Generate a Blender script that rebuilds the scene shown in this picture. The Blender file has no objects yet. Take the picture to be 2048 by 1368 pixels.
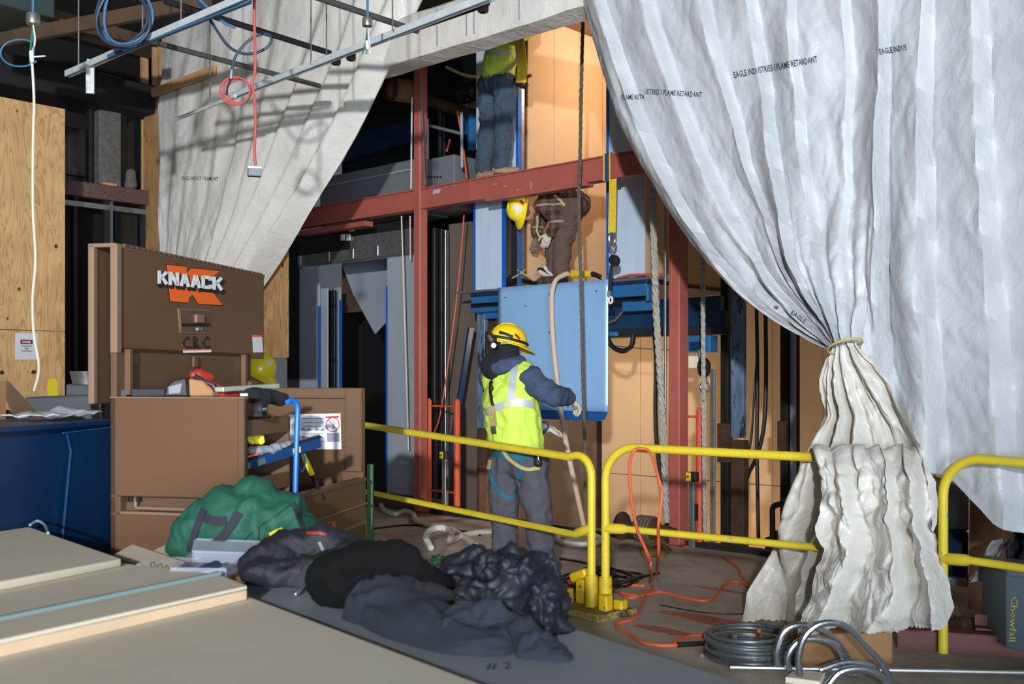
import bpy, bmesh, math, random
from mathutils import Vector, Matrix, noise
from mathutils.bvhtree import BVHTree
random.seed(7)
SC = bpy.context.scene
COL = SC.collection
PI = math.pi

# ------------------------------------------------------------------ camera, world, lights, exposure
CAMZ, FPX, CX, HY = 1.52, 2100.0, 1024.0, 755.0
cam_d = bpy.data.cameras.new('camera'); cam = bpy.data.objects.new('camera', cam_d); COL.objects.link(cam)
cam.location = (0, 0, CAMZ); cam.rotation_euler = (PI/2, 0, 0)
cam_d.sensor_width = 36; cam_d.lens = FPX/2048*36; cam_d.shift_y = (HY-684)/2048
cam_d.clip_start = 0.05; cam_d.clip_end = 100
cam_d.dof.use_dof = True; cam_d.dof.focus_distance = 7.6; cam_d.dof.aperture_fstop = 3.5
SC.camera = cam
SC.view_settings.view_transform = 'Standard'; SC.view_settings.look = 'None'
SC.view_settings.gamma = 1.0; SC.view_settings.use_curve_mapping = False
SC.view_settings.exposure = -0.12
wd = bpy.data.worlds.new('world'); SC.world = wd; wd.use_nodes = True
wd.node_tree.nodes['Background'].inputs[0].default_value = (0.75, 0.85, 1.0, 1)
wd.node_tree.nodes['Background'].inputs[1].default_value = 0.12

def light(name, kind, loc, target, power, color, size=0.5, spot=None, blend=0.3):
    d = bpy.data.lights.new(name, kind); d.energy = power; d.color = color
    if kind == 'AREA': d.shape = 'DISK'; d.size = size
    else: d.shadow_soft_size = size
    if kind == 'SPOT': d.spot_size = math.radians(spot); d.spot_blend = blend
    o = bpy.data.objects.new(name, d); COL.objects.link(o); o.location = loc
    if target is not None:
        o.rotation_euler = (Vector(target)-Vector(loc)).to_track_quat('-Z', 'Y').to_euler()
    return o
# work flood light on a stand at the left behind the photographer
light('work_flood_light', 'SPOT', (-1.0, -7.5, 3.4), (-0.9, 9.0, 4.9), 11800, (0.97, 0.98, 1.0), 0.16, 52, 0.8)
# cool fill light added behind the photographer for the tarps and upper worker
dl_ = light('cool_fill_light', 'AREA', (2.2, -7.0, 1.45), (0.4, 9, 2.6), 1250, (0.74, 0.87, 1.0), 5.6)
dl_.data.shape = 'RECTANGLE'; dl_.data.size_y = 2.6

# ------------------------------------------------------------------ geometry frame
ANG = math.radians(42.4)
Udir = Vector((math.cos(ANG), -math.sin(ANG), 0)); Vdir = Vector((math.sin(ANG), math.cos(ANG), 0)); Z = Vector((0, 0, 1))
CAM = Vector((0, 0, CAMZ))
def ray(px, py): return Vector(((px-CX)/FPX, 1.0, -(py-HY)/FPX))
def P(px, py, D): return CAM + ray(px, py)*D
def FV(px, py, V):
    r = ray(px, py); return CAM + r*(V/r.dot(Vdir))
def FU(px, py, U):
    r = ray(px, py); return CAM + r*(U/r.dot(Udir))
def G(px, py, z=0.0):
    r = ray(px, py); return CAM + r*((z-CAMZ)/r.z)
def B(U, V, z): return Udir*U + Vdir*V + Z*z
def UVz(p): return p.dot(Udir), p.dot(Vdir), p.z

# ------------------------------------------------------------------ materials
def lin(c):
    return tuple(((x/255)/12.92 if x/255 <= 0.04045 else ((x/255+0.055)/1.055)**2.4) for x in c)
MATS = {}
def mat(name, rgb, rough=0.6, metal=0.0, var=0.0, vscale=6.0, bump=0.0, bscale=40.0, spec=0.5, alt=None, altscale=3.0, altlo=0.5, althi=0.6,
        stretch=None, alpha=None, trans=0.0, emit=None, sheen=0.0, coat=0.0):
    if name in MATS: return MATS[name]
    m = bpy.data.materials.new(name); m.use_nodes = True; nt = m.node_tree; N = nt.nodes; L = nt.links
    b = N['Principled BSDF']; c = lin(rgb)
    b.inputs['Base Color'].default_value = (*c, 1); b.inputs['Roughness'].default_value = rough; b.inputs['Metallic'].default_value = metal
    b.inputs['Specular IOR Level'].default_value = spec
    if coat: b.inputs['Coat Weight'].default_value = coat
    if sheen: b.inputs['Sheen Weight'].default_value = sheen
    if trans: b.inputs['Transmission Weight'].default_value = trans
    if alpha is not None: b.inputs['Alpha'].default_value = alpha
    if emit: b.inputs['Emission Color'].default_value = (*lin(emit[0]), 1); b.inputs['Emission Strength'].default_value = emit[1]
    if var or alt or bump:
        tc = N.new('ShaderNodeTexCoord'); mp = N.new('ShaderNodeMapping'); L.new(tc.outputs['Object'], mp.inputs[0])
        if stretch: mp.inputs['Scale'].default_value = stretch
        src = None
        if var:
            n = N.new('ShaderNodeTexNoise'); n.inputs['Scale'].default_value = vscale; n.inputs['Detail'].default_value = 6; n.inputs['Roughness'].default_value = 0.6
            L.new(mp.outputs[0], n.inputs['Vector'])
            r = N.new('ShaderNodeValToRGB'); r.color_ramp.elements[0].position = 0.3; r.color_ramp.elements[1].position = 0.7
            r.color_ramp.elements[0].color = (*[x*(1-var) for x in c], 1); r.color_ramp.elements[1].color = (*[min(1, x*(1+var)) for x in c], 1)
            L.new(n.outputs['Fac'], r.inputs[0]); src = r.outputs[0]
        if alt:
            n2 = N.new('ShaderNodeTexNoise'); n2.inputs['Scale'].default_value = altscale; n2.inputs['Detail'].default_value = 8; n2.inputs['Roughness'].default_value = 0.7
            L.new(mp.outputs[0], n2.inputs['Vector'])
            r2 = N.new('ShaderNodeValToRGB'); r2.color_ramp.elements[0].position = altlo; r2.color_ramp.elements[1].position = althi
            r2.color_ramp.elements[0].color = (0, 0, 0, 1); r2.color_ramp.elements[1].color = (1, 1, 1, 1)
            L.new(n2.outputs['Fac'], r2.inputs[0])
            mx = N.new('ShaderNodeMix'); mx.data_type = 'RGBA'
            L.new(r2.outputs[0], mx.inputs[0])
            if src: L.new(src, mx.inputs[6])
            else: mx.inputs[6].default_value = (*c, 1)
            mx.inputs[7].default_value = (*lin(alt), 1); src = mx.outputs[2]
        if src: L.new(src, b.inputs['Base Color'])
        if bump:
            nb = N.new('ShaderNodeTexNoise'); nb.inputs['Scale'].default_value = bscale; nb.inputs['Detail'].default_value = 5
            L.new(mp.outputs[0], nb.inputs['Vector'])
            bp = N.new('ShaderNodeBump'); bp.inputs['Strength'].default_value = bump; bp.inputs['Distance'].default_value = 0.01
            L.new(nb.outputs['Fac'], bp.inputs['Height']); L.new(bp.outputs[0], b.inputs['Normal'])
    MATS[name] = m
    return m

def ply_mat(name, rgb, dark):
    m = bpy.data.materials.new(name); m.use_nodes = True; nt = m.node_tree; N = nt.nodes; L = nt.links; b = N['Principled BSDF']
    b.inputs['Roughness'].default_value = 0.75
    tc = N.new('ShaderNodeTexCoord'); mp = N.new('ShaderNodeMapping'); mp.inputs['Scale'].default_value = (2.2, 2.2, 0.32)
    L.new(tc.outputs['Object'], mp.inputs[0])
    n = N.new('ShaderNodeTexNoise'); n.inputs['Scale'].default_value = 1.6; n.inputs['Detail'].default_value = 3; n.inputs['Distortion'].default_value = 1.2
    L.new(mp.outputs[0], n.inputs['Vector'])
    ml = N.new('ShaderNodeMath'); ml.operation = 'MULTIPLY'; ml.inputs[1].default_value = 15; L.new(n.outputs['Fac'], ml.inputs[0])
    fr = N.new('ShaderNodeMath'); fr.operation = 'FRACT'; L.new(ml.outputs[0], fr.inputs[0])
    r = N.new('ShaderNodeValToRGB'); e = r.color_ramp.elements
    c = lin(rgb); d = lin(dark)
    e[0].position = 0.0; e[0].color = (*d, 1); e[1].position = 0.35; e[1].color = (*c, 1)
    x = e.new(0.9); x.color = (*[k*1.08 for k in c], 1); x = e.new(1.0); x.color = (*d, 1)
    L.new(fr.outputs[0], r.inputs[0])
    # blotches
    n2 = N.new('ShaderNodeTexNoise'); n2.inputs['Scale'].default_value = 3; n2.inputs['Detail'].default_value = 6; L.new(tc.outputs['Object'], n2.inputs['Vector'])
    mx = N.new('ShaderNodeMix'); mx.data_type = 'RGBA'; mx.blend_type = 'MULTIPLY'; mx.inputs[0].default_value = 0.6
    L.new(r.outputs[0], mx.inputs[6])
    r3 = N.new('ShaderNodeValToRGB'); r3.color_ramp.elements[0].position = 0.3; r3.color_ramp.elements[0].color = (0.62, 0.6, 0.56, 1); r3.color_ramp.elements[1].position = 0.65; r3.color_ramp.elements[1].color = (1, 1, 1, 1)
    L.new(n2.outputs['Fac'], r3.inputs[0]); L.new(r3.outputs[0], mx.inputs[7])
    # knots
    mp2 = N.new('ShaderNodeMapping'); mp2.inputs['Scale'].default_value = (1, 1, 0.8); L.new(tc.outputs['Object'], mp2.inputs[0])
    vo = N.new('ShaderNodeTexVoronoi'); vo.inputs['Scale'].default_value = 3.4; L.new(mp2.outputs[0], vo.inputs['Vector'])
    r2 = N.new('ShaderNodeValToRGB'); r2.color_ramp.elements[0].position = 0.05; r2.color_ramp.elements[0].color = (1, 1, 1, 1); r2.color_ramp.elements[1].position = 0.085; r2.color_ramp.elements[1].color = (0, 0, 0, 1)
    L.new(vo.outputs['Distance'], r2.inputs[0])
    mx2 = N.new('ShaderNodeMix'); mx2.data_type = 'RGBA'; L.new(r2.outputs[0], mx2.inputs[0]); L.new(mx.outputs[2], mx2.inputs[6]); mx2.inputs[7].default_value = (*lin((70, 42, 24)), 1)
    L.new(mx2.outputs[2], b.inputs['Base Color'])
    MATS[name] = m; return m

def tarp_mat(name, rgb, trans=0.25):
    m = bpy.data.materials.new(name); m.use_nodes = True; nt = m.node_tree; N = nt.nodes; L = nt.links; b = N['Principled BSDF']
    b.inputs['Base Color'].default_value = (*lin(rgb), 1); b.inputs['Roughness'].default_value = 0.38; b.inputs['Specular IOR Level'].default_value = 0.35
    tc = N.new('ShaderNodeTexCoord')
    # crinkles: two voronoi ridged layers + fine noise
    nw = N.new('ShaderNodeTexNoise'); nw.inputs['Scale'].default_value = 4; nw.inputs['Detail'].default_value = 4; L.new(tc.outputs['Object'], nw.inputs['Vector'])
    ad = N.new('ShaderNodeVectorMath'); ad.operation = 'MULTIPLY_ADD'; ad.inputs[1].default_value = (0.35, 0.35, 0.35)
    L.new(nw.outputs['Color'], ad.inputs[0]); L.new(tc.outputs['Object'], ad.inputs[2])
    v1 = N.new('ShaderNodeTexVoronoi'); v1.inputs['Scale'].default_value = 6; L.new(ad.outputs[0], v1.inputs['Vector'])
    v2 = N.new('ShaderNodeTexVoronoi'); v2.inputs['Scale'].default_value = 17; L.new(ad.outputs[0], v2.inputs['Vector'])
    n3 = N.new('ShaderNodeTexNoise'); n3.inputs['Scale'].default_value = 60; n3.inputs['Detail'].default_value = 3; L.new(tc.outputs['Object'], n3.inputs['Vector'])
    m1 = N.new('ShaderNodeMath'); m1.operation = 'MULTIPLY_ADD'; m1.inputs[1].default_value = 0.4; L.new(v2.outputs['Distance'], m1.inputs[0]); L.new(v1.outputs['Distance'], m1.inputs[2])
    m2 = N.new('ShaderNodeMath'); m2.operation = 'MULTIPLY_ADD'; m2.inputs[1].default_value = 0.08; L.new(n3.outputs['Fac'], m2.inputs[0]); L.new(m1.outputs[0], m2.inputs[2])
    bp = N.new('ShaderNodeBump'); bp.inputs['Strength'].default_value = 0.27; bp.inputs['Distance'].default_value = 0.025
    L.new(m2.outputs[0], bp.inputs['Height']); L.new(bp.outputs[0], b.inputs['Normal'])
    nv = N.new('ShaderNodeTexNoise'); nv.inputs['Scale'].default_value = 2.2; nv.inputs['Detail'].default_value = 5; L.new(tc.outputs['Object'], nv.inputs['Vector'])
    r = N.new('ShaderNodeValToRGB'); c = lin(rgb); r.color_ramp.elements[0].position = .3; r.color_ramp.elements[1].position = .7
    r.color_ramp.elements[0].color = (*[k*.86 for k in c], 1); r.color_ramp.elements[1].color = (*c, 1)
    L.new(nv.outputs['Fac'], r.inputs[0]); L.new(r.outputs[0], b.inputs['Base Color'])
    tr = N.new('ShaderNodeBsdfTranslucent'); L.new(r.outputs[0], tr.inputs[0]); L.new(bp.outputs[0], tr.inputs['Normal'])
    mx = N.new('ShaderNodeMixShader'); mx.inputs[0].default_value = trans
    L.new(b.outputs[0], mx.inputs[1]); L.new(tr.outputs[0], mx.inputs[2]); L.new(mx.outputs[0], N['Material Output'].inputs[0])
    MATS[name] = m; return m

def plaid_mat(name, c0, c1, c2):
    m = bpy.data.materials.new(name); m.use_nodes = True; nt = m.node_tree; N = nt.nodes; L = nt.links; b = N['Principled BSDF']
    b.inputs['Roughness'].default_value = 0.9
    tc = N.new('ShaderNodeTexCoord'); sp = N.new('ShaderNodeSeparateXYZ'); L.new(tc.outputs['Object'], sp.inputs[0])
    def stripes(sock, k, lo):
        a = N.new('ShaderNodeMath'); a.operation = 'MULTIPLY'; a.inputs[1].default_value = k; L.new(sock, a.inputs[0])
        f = N.new('ShaderNodeMath'); f.operation = 'PINGPONG'; f.inputs[1].default_value = 1.0; L.new(a.outputs[0], f.inputs[0])
        g = N.new('ShaderNodeMath'); g.operation = 'GREATER_THAN'; g.inputs[1].default_value = lo; L.new(f.outputs[0], g.inputs[0]); return g.outputs[0]
    s1 = stripes(sp.outputs[2], 22, .55); s2 = stripes(sp.outputs[0], 22, .55); s3 = stripes(sp.outputs[2], 11, .86)
    a = N.new('ShaderNodeMath'); a.operation = 'ADD'; L.new(s1, a.inputs[0]); L.new(s2, a.inputs[1])
    h = N.new('ShaderNodeMath'); h.operation = 'MULTIPLY'; h.inputs[1].default_value = .5; L.new(a.outputs[0], h.inputs[0])
    x = N.new('ShaderNodeMix'); x.data_type = 'RGBA'; x.inputs[6].default_value = (*lin(c0), 1); x.inputs[7].default_value = (*lin(c1), 1); L.new(h.outputs[0], x.inputs[0])
    y = N.new('ShaderNodeMix'); y.data_type = 'RGBA'; L.new(s3, y.inputs[0]); L.new(x.outputs[2], y.inputs[6]); y.inputs[7].default_value = (*lin(c2), 1)
    L.new(y.outputs[2], b.inputs['Base Color']); MATS[name] = m; return m

# ------------------------------------------------------------------ mesh builder
def wloc(o):
    v = Vector((0, 0, 0))
    while o is not None:
        v = v + o.location; o = o.parent
    return v
class MB:
    def __init__(s): s.v = []; s.f = []
    def add(s, vs, fs):
        k = len(s.v); s.v += [Vector(x) for x in vs]; s.f += [tuple(i+k for i in f) for f in fs]; return s
    def hexa(s, c8):  # 0-3 bottom loop, 4-7 top loop
        return s.add(c8, [(3,2,1,0),(4,5,6,7),(0,1,5,4),(1,2,6,5),(2,3,7,6),(3,0,4,7)])
    def obb(s, c, a, b, d):  # half axes
        c = Vector(c); return s.hexa([c-a-b-d, c+a-b-d, c+a+b-d, c-a+b-d, c-a-b+d, c+a-b+d, c+a+b+d, c-a+b+d])
    def box(s, x0, x1, y0, y1, z0, z1):
        return s.hexa([(x0,y0,z0),(x1,y0,z0),(x1,y1,z0),(x0,y1,z0),(x0,y0,z1),(x1,y0,z1),(x1,y1,z1),(x0,y1,z1)])
    def ub(s, U0, U1, V0, V1, z0, z1):
        return s.hexa([B(U0,V0,z0),B(U1,V0,z0),B(U1,V1,z0),B(U0,V1,z0),B(U0,V0,z1),B(U1,V0,z1),B(U1,V1,z1),B(U0,V1,z1)])
    def bar(s, p, q, w, h, up=Z):
        p = Vector(p); q = Vector(q); d = (q-p); L = d.length; d.normalize()
        side = d.cross(up)
        if side.length < 1e-4: side = d.cross(Vector((1, 0, 0)))
        side.normalize(); u2 = side.cross(d)
        return s.obb((p+q)/2, d*(L/2), side*(w/2), u2*(h/2))
    def prism(s, poly, vec):
        n = len(poly); poly = [Vector(p) for p in poly]; vec = Vector(vec)
        return s.add(poly+[p+vec for p in poly], [tuple(range(n-1, -1, -1)), tuple(range(n, 2*n))]+[(i, (i+1) % n, n+(i+1) % n, n+i) for i in range(n)])
    def tube(s, pts, r, n=10, caps=True, closed=False):
        pts = [Vector(p) for p in pts]; m = len(pts); rr = r if isinstance(r, (list, tuple)) else [r]*m
        k = len(s.v); nrm = None
        for i, p in enumerate(pts):
            a = pts[i-1] if (i > 0 or closed) else p; b = pts[(i+1) % m] if (i < m-1 or closed) else p
            t = (b-a)
            if t.length < 1e-9: t = Vector((0,0,1))
            t.normalize()
            if nrm is None:
                nrm = t.cross(Z)
                if nrm.length < 1e-3: nrm = t.cross(Vector((1, 0, 0)))
            nrm = nrm - t*nrm.dot(t)
            if nrm.length < 1e-6: nrm = t.orthogonal()
            nrm.normalize(); bi = t.cross(nrm)
            for j in range(n):
                a2 = 2*PI*j/n; s.v.append(p + (nrm*math.cos(a2)+bi*math.sin(a2))*rr[i])
        for i in range(m if closed else m-1):
            i2 = (i+1) % m
            for j in range(n):
                j2 = (j+1) % n; s.f.append((k+i*n+j, k+i*n+j2, k+i2*n+j2, k+i2*n+j))
        if caps and not closed:
            s.f.append(tuple(k+j for j in range(n-1, -1, -1))); s.f.append(tuple(k+(m-1)*n+j for j in range(n)))
        return s
    def lathe(s, c, prof, n=20, ax=Z, sx=None, rx=1.0, ry=1.0, cap=True):
        ax = Vector(ax).normalized(); sx = Vector(sx) if sx else ax.orthogonal(); sx = (sx-ax*sx.dot(ax)).normalized(); sy = ax.cross(sx)
        k = len(s.v); c = Vector(c)
        for (r, h) in prof:
            for j in range(n):
                a = 2*PI*j/n; s.v.append(c+ax*h+sx*(math.cos(a)*r*rx)+sy*(math.sin(a)*r*ry))
        for i in range(len(prof)-1):
            for j in range(n):
                j2 = (j+1) % n; s.f.append((k+i*n+j, k+i*n+j2, k+(i+1)*n+j2, k+(i+1)*n+j))
        if cap:
            s.f.append(tuple(k+j for j in range(n-1, -1, -1))); s.f.append(tuple(k+(len(prof)-1)*n+j for j in range(n)))
        return s
    def cap(s, p, q, r0, r1, side=None, k=1.0, n=12):
        """closed tapered capsule; k flattens the cross-section at right angles to side"""
        p = Vector(p); q = Vector(q); d = q-p; L = d.length
        if L < 1e-6: d = Vector((0,0,1)); L = 1e-6
        d.normalize(); sd = Vector(side) if side is not None else d.orthogonal()
        sd = sd-d*sd.dot(d)
        if sd.length < 1e-5: sd = d.orthogonal()
        prof = []
        for a in range(0, 5): t = a/4*PI/2; prof.append((max(1e-4, r0*math.sin(t)), -r0*math.cos(t)*(k if k < 1 else 1)))
        for a in range(0, 5): t = a/4*PI/2; prof.append((max(1e-4, r1*math.cos(t)), L+r1*math.sin(t)*(k if k < 1 else 1)))
        return s.lathe(p, prof, n, d, sd, 1.0, k)
    def ell(s, c, a, b, d, n=14, m=8):
        c = Vector(c); k = len(s.v)
        for i in range(m+1):
            t = PI*i/m; r = max(1e-3, math.sin(t)); h = -math.cos(t)
            for j in range(n):
                g = 2*PI*j/n; s.v.append(c+a*(r*math.cos(g))+b*(r*math.sin(g))+d*h)
        for i in range(m):
            for j in range(n):
                j2 = (j+1) % n; s.f.append((k+i*n+j, k+i*n+j2, k+(i+1)*n+j2, k+(i+1)*n+j))
        s.f.append(tuple(k+j for j in range(n-1, -1, -1))); s.f.append(tuple(k+m*n+j for j in range(n)))
        return s
    def grid(s, fn, nu, nv):
        k = len(s.v)
        for i in range(nu+1):
            for j in range(nv+1): s.v.append(Vector(fn(i/nu, j/nv)))
        for i in range(nu):
            for j in range(nv):
                a = k+i*(nv+1)+j; s.f.append((a, a+1, a+nv+2, a+nv+1))
        return s
    def mesh(s, name, bevel=0.0, smooth=True, recalc=True, weld=False, angle=35, org=Vector((0,0,0))):
        me = bpy.data.meshes.new(name); me.from_pydata([tuple(v-org) for v in s.v], [], s.f)
        bm = bmesh.new(); bm.from_mesh(me)
        if weld: bmesh.ops.remove_doubles(bm, verts=bm.verts, dist=1e-5)
        if recalc: bmesh.ops.recalc_face_normals(bm, faces=bm.faces)
        if bevel > 0:
            bmesh.ops.bevel(bm, geom=[e for e in bm.edges if len(e.link_faces) == 2 and e.calc_face_angle(0) > 0.6], offset=bevel, segments=1, affect='EDGES', clamp_overlap=True)
        bm.to_mesh(me); bm.free()
        if smooth:
            me.shade_smooth(); me.set_sharp_from_angle(angle=math.radians(angle))
        return me
    def build(s, name, m, parent=None, bevel=0.0, smooth=True, recalc=True, angle=35, thick=0.0):
        if parent is not None: org = wloc(parent)
        else:
            xs = [v.x for v in s.v]; ys = [v.y for v in s.v]; zs = [v.z for v in s.v]
            org = Vector(((min(xs)+max(xs))/2, (min(ys)+max(ys))/2, min(zs)))
        me = s.mesh(name, bevel, smooth, recalc, angle=angle, org=org)
        return link(name, me, m, parent, org, thick)
def link(name, me, m, parent=None, org=None, thick=0.0):
    o = bpy.data.objects.new(name, me); COL.objects.link(o)
    for x in (m if isinstance(m, (list, tuple)) else [m]):
        me.materials.append(MATS[x] if isinstance(x, str) else x)
    if parent is not None: o.parent = parent
    else: o.location = org
    if thick:
        md = o.modifiers.new('thickness', 'SOLIDIFY'); md.thickness = thick; md.offset = 0
    return o
def tag(o, label, cat, group=None, kind=None):
    if label: o['label'] = label
    if cat: o['category'] = cat
    if group: o['group'] = group
    if kind: o['kind'] = kind
    return o
def struct(o, label=None): o['kind'] = 'structure'; return o if not label else tag(o, label, None)
def thing(name, label, cat, loc, group=None):
    o = bpy.data.objects.new(name, None); COL.objects.link(o); o.location = Vector(loc); o.empty_display_size = 0.1
    return tag(o, label, cat, group)
def smooth_path(pts, n=8, closed=False):
    pts = [Vector(p) for p in pts]; m = len(pts); out = []
    for i in range(m if closed else m-1):
        p0 = pts[i-1] if (i > 0 or closed) else pts[0]*2-pts[1]
        p1 = pts[i]; p2 = pts[(i+1) % m]
        p3 = pts[(i+2) % m] if (i+2 < m or closed) else pts[-1]*2-pts[-2]
        for k in range(n):
            t = k/n; out.append(0.5*((2*p1)+(p2-p0)*t+(2*p0-5*p1+4*p2-p3)*t*t+(3*p1-p0-3*p2+p3)*t*t*t))
    if not closed: out.append(pts[-1])
    return out
# soft closed shapes: union of rounded primitives, voxel remeshed, then wrinkled
def soft_mesh(name, mb, voxel=0.02, it=4, wr=(), seed=0, org=Vector((0,0,0)), clampz=None):
    me = bpy.data.meshes.new('tmp'); me.from_pydata([tuple(v-org) for v in mb.v], [], mb.f)
    bm = bmesh.new(); bm.from_mesh(me); bmesh.ops.recalc_face_normals(bm, faces=bm.faces); bm.to_mesh(me); bm.free()
    o = bpy.data.objects.new('tmp', me); COL.objects.link(o)
    r = o.modifiers.new('r', 'REMESH'); r.mode = 'VOXEL'; r.voxel_size = voxel; r.use_smooth_shade = True
    if it:
        s = o.modifiers.new('s', 'SMOOTH'); s.factor = 0.5; s.iterations = it
    dg = bpy.context.evaluated_depsgraph_get(); dg.update()
    out = bpy.data.meshes.new_from_object(o.evaluated_get(dg)); out.name = name
    bpy.data.objects.remove(o); bpy.data.meshes.remove(me)
    if wr:
        nv = [Vector(v.normal) for v in out.vertices]; off = Vector((seed*3.7, seed*1.3, seed*2.1))
        for v, n in zip(out.vertices, nv):
            d = 0
            for (sc, amp, kind) in wr:
                q = Vector((v.co.x*sc[0], v.co.y*sc[1], v.co.z*sc[2]))+off if isinstance(sc, tuple) else v.co*sc+off
                if kind == 'r': d += amp*(0.5-abs(noise.noise(q+Vector((noise.noise(q*.7), noise.noise(q*.7+off), 0))*.5)))*2
                elif kind == 'c':
                    dd = noise.voronoi(q+Vector((noise.noise(q), noise.noise(q+off), noise.noise(q-off)))*.3)[0]; d += amp*((dd[1]-dd[0])-.3)
                else: d += amp*noise.noise(q)
            v.co += n*d
    if clampz is not None:
        for v in out.vertices:
            if v.co.z+org.z < clampz: v.co.z = clampz-org.z
    out.shade_smooth()
    return out
def soft(name, m, mb, parent=None, voxel=0.02, it=4, wr=(), seed=0, clampz=None):
    if parent is not None: org = wloc(parent)
    else:
        xs = [v.x for v in mb.v]; ys = [v.y for v in mb.v]; zs = [v.z for v in mb.v]
        org = Vector(((min(xs)+max(xs))/2, (min(ys)+max(ys))/2, clampz if clampz is not None else min(zs)))
    me = soft_mesh(name, mb, voxel, it, wr, seed, org, clampz)
    return link(name, me, m, parent, org)
def bvh_of(o):
    w = wloc(o); me = o.data
    return BVHTree.FromPolygons([v.co+w for v in me.vertices], [tuple(p.vertices) for p in me.polygons])
def hit(bvh, org, d, dflt=None, maxd=50):
    r = bvh.ray_cast(Vector(org), Vector(d).normalized(), maxd)
    return r[0] if r[0] is not None else dflt
def text_data(s, size=1.0, bold=0.0, res=2, spacing=1.0):
    c = bpy.data.curves.new('t', 'FONT'); c.body = s; c.size = size; c.offset = bold; c.resolution_u = res; c.space_character = spacing; c.align_x = 'CENTER'; c.align_y = 'CENTER'
    o = bpy.data.objects.new('t', c); COL.objects.link(o)
    dg = bpy.context.evaluated_depsgraph_get(); dg.update()
    me = bpy.data.meshes.new_from_object(o.evaluated_get(dg)); bpy.data.objects.remove(o)
    vs = [v.co.copy() for v in me.vertices]; fs = [tuple(p.vertices) for p in me.polygons]; bpy.data.meshes.remove(me)
    return vs, fs
def text_on(name, s, m, parent, org, xd, yd, size, bold=0.0, off=0.002, sx=1.0, shear=0.0):
    vs, fs = text_data(s, size, bold); xd = Vector(xd).normalized(); yd = Vector(yd).normalized(); n = xd.cross(yd)
    mb = MB(); mb.add([Vector(org)+xd*(v.x*sx+v.y*shear)+yd*v.y+n*off for v in vs], fs)
    return mb.build(name, m, parent, smooth=False, recalc=False)
def poly_on(name, pts2, m, parent, org, xd, yd, off=0.002, th=0.0012):
    xd = Vector(xd).normalized(); yd = Vector(yd).normalized(); n = xd.cross(yd)
    mb = MB(); mb.prism([Vector(org)+xd*a+yd*b+n*off for a, b in pts2], n*th)
    return mb.build(name, m, parent, smooth=False)
# ------------------------------------------------------------------ material palette
mat('concrete', (174, 163, 149), 0.9, var=0.22, vscale=1.6, bump=0.25, bscale=30, alt=(128, 118, 108), altscale=1.1, altlo=0.5, althi=0.72)
mat('floor_paint', (168, 96, 86), 0.9, var=0.3, vscale=9)
mat('red_primer', (164, 86, 76), 0.55, var=0.12, vscale=3, alt=(172, 104, 96), altscale=14, altlo=0.68, althi=0.74)
mat('red_shaded', (96, 48, 44), 0.6, var=0.2, vscale=6)  # red primer darkened: the shade at the bottom right is in the colour
mat('red_primer_scuff', (190, 150, 142), 0.7)
mat('beige_board', (200, 168, 132), 0.85, var=0.05, vscale=1.2)
mat('beige_edge', (130, 96, 64), 0.9)
mat('warm_grey_wall', (104, 92, 82), 0.9, var=0.1, vscale=1.5)
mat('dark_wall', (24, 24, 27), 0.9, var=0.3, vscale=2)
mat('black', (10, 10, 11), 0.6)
mat('black_rubber', (16, 16, 17), 0.5)
mat('dark_steel', (44, 44, 47), 0.5, 0.4, var=0.25, vscale=5)
mat('grey_jamb', (152, 160, 170), 0.5, var=0.04, vscale=3)
mat('pale_jamb', (184, 202, 222), 0.42, var=0.06, vscale=4, stretch=(3, 3, .5))
mat('grey_box', (112, 116, 120), 0.6, var=0.06, vscale=2)
mat('galv', (150, 152, 152), 0.38, 0.75, var=0.2, vscale=18)
mat('galv_strut', (200, 208, 210), 0.45, 0.15, var=0.1, vscale=9)
mat('steel_bright', (190, 192, 194), 0.3, 0.9, var=0.1, vscale=20)
mat('blue_tape', (10, 92, 180), 0.6)
mat('blue_steel', (40, 104, 158), 0.42, 0.15, var=0.12, vscale=3)
mat('navy_steel', (16, 50, 84), 0.45, 0.2, var=0.25, vscale=4)
mat('apron_blue', (146, 190, 234), 0.4, 0.2, var=0.04, vscale=2, stretch=(1, 1, .3))
mat('apron_lip', (18, 92, 168), 0.4, 0.2)
mat('blue_cabinet', (6, 46, 84), 0.45, 0.1, var=0.14, vscale=2.5, alt=(52, 48, 56), altscale=5, altlo=0.66, althi=0.76)
mat('steel_blue_post', (104, 130, 158), 0.5, 0.3, var=0.4, vscale=10, alt=(36, 42, 52), altscale=9, altlo=0.52, althi=0.6, stretch=(1, 1, .3))
mat('rust_steel', (70, 50, 38), 0.8, 0.2, var=0.4, vscale=8)
mat('orange_paint', (208, 82, 52), 0.55, var=0.12, vscale=6)
mat('yellow_rail', (210, 188, 46), 0.4, var=0.08, vscale=5, alt=(150, 146, 132), altscale=16, altlo=0.63, althi=0.68)
mat('yellow_base', (196, 164, 16), 0.5, var=0.2, vscale=8, alt=(34, 30, 26), altscale=14, altlo=0.6, althi=0.64)
mat('yellow_base_plate', (150, 128, 60), 0.8, var=0.3, vscale=10, alt=(60, 50, 40), altscale=9, altlo=0.5, althi=0.62)
mat('lumber', (188, 146, 98), 0.8, var=0.2, vscale=5, stretch=(4, 4, .6))
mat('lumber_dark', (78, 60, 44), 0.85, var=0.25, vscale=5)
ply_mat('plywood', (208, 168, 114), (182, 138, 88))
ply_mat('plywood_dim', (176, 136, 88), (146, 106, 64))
tarp_mat('white_tarp', (198, 202, 205), 0.14)
tarp_mat('cream_tarp', (226, 223, 215), 0.14)
mat('tarp_ink', (44, 48, 58), 0.8)
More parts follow.
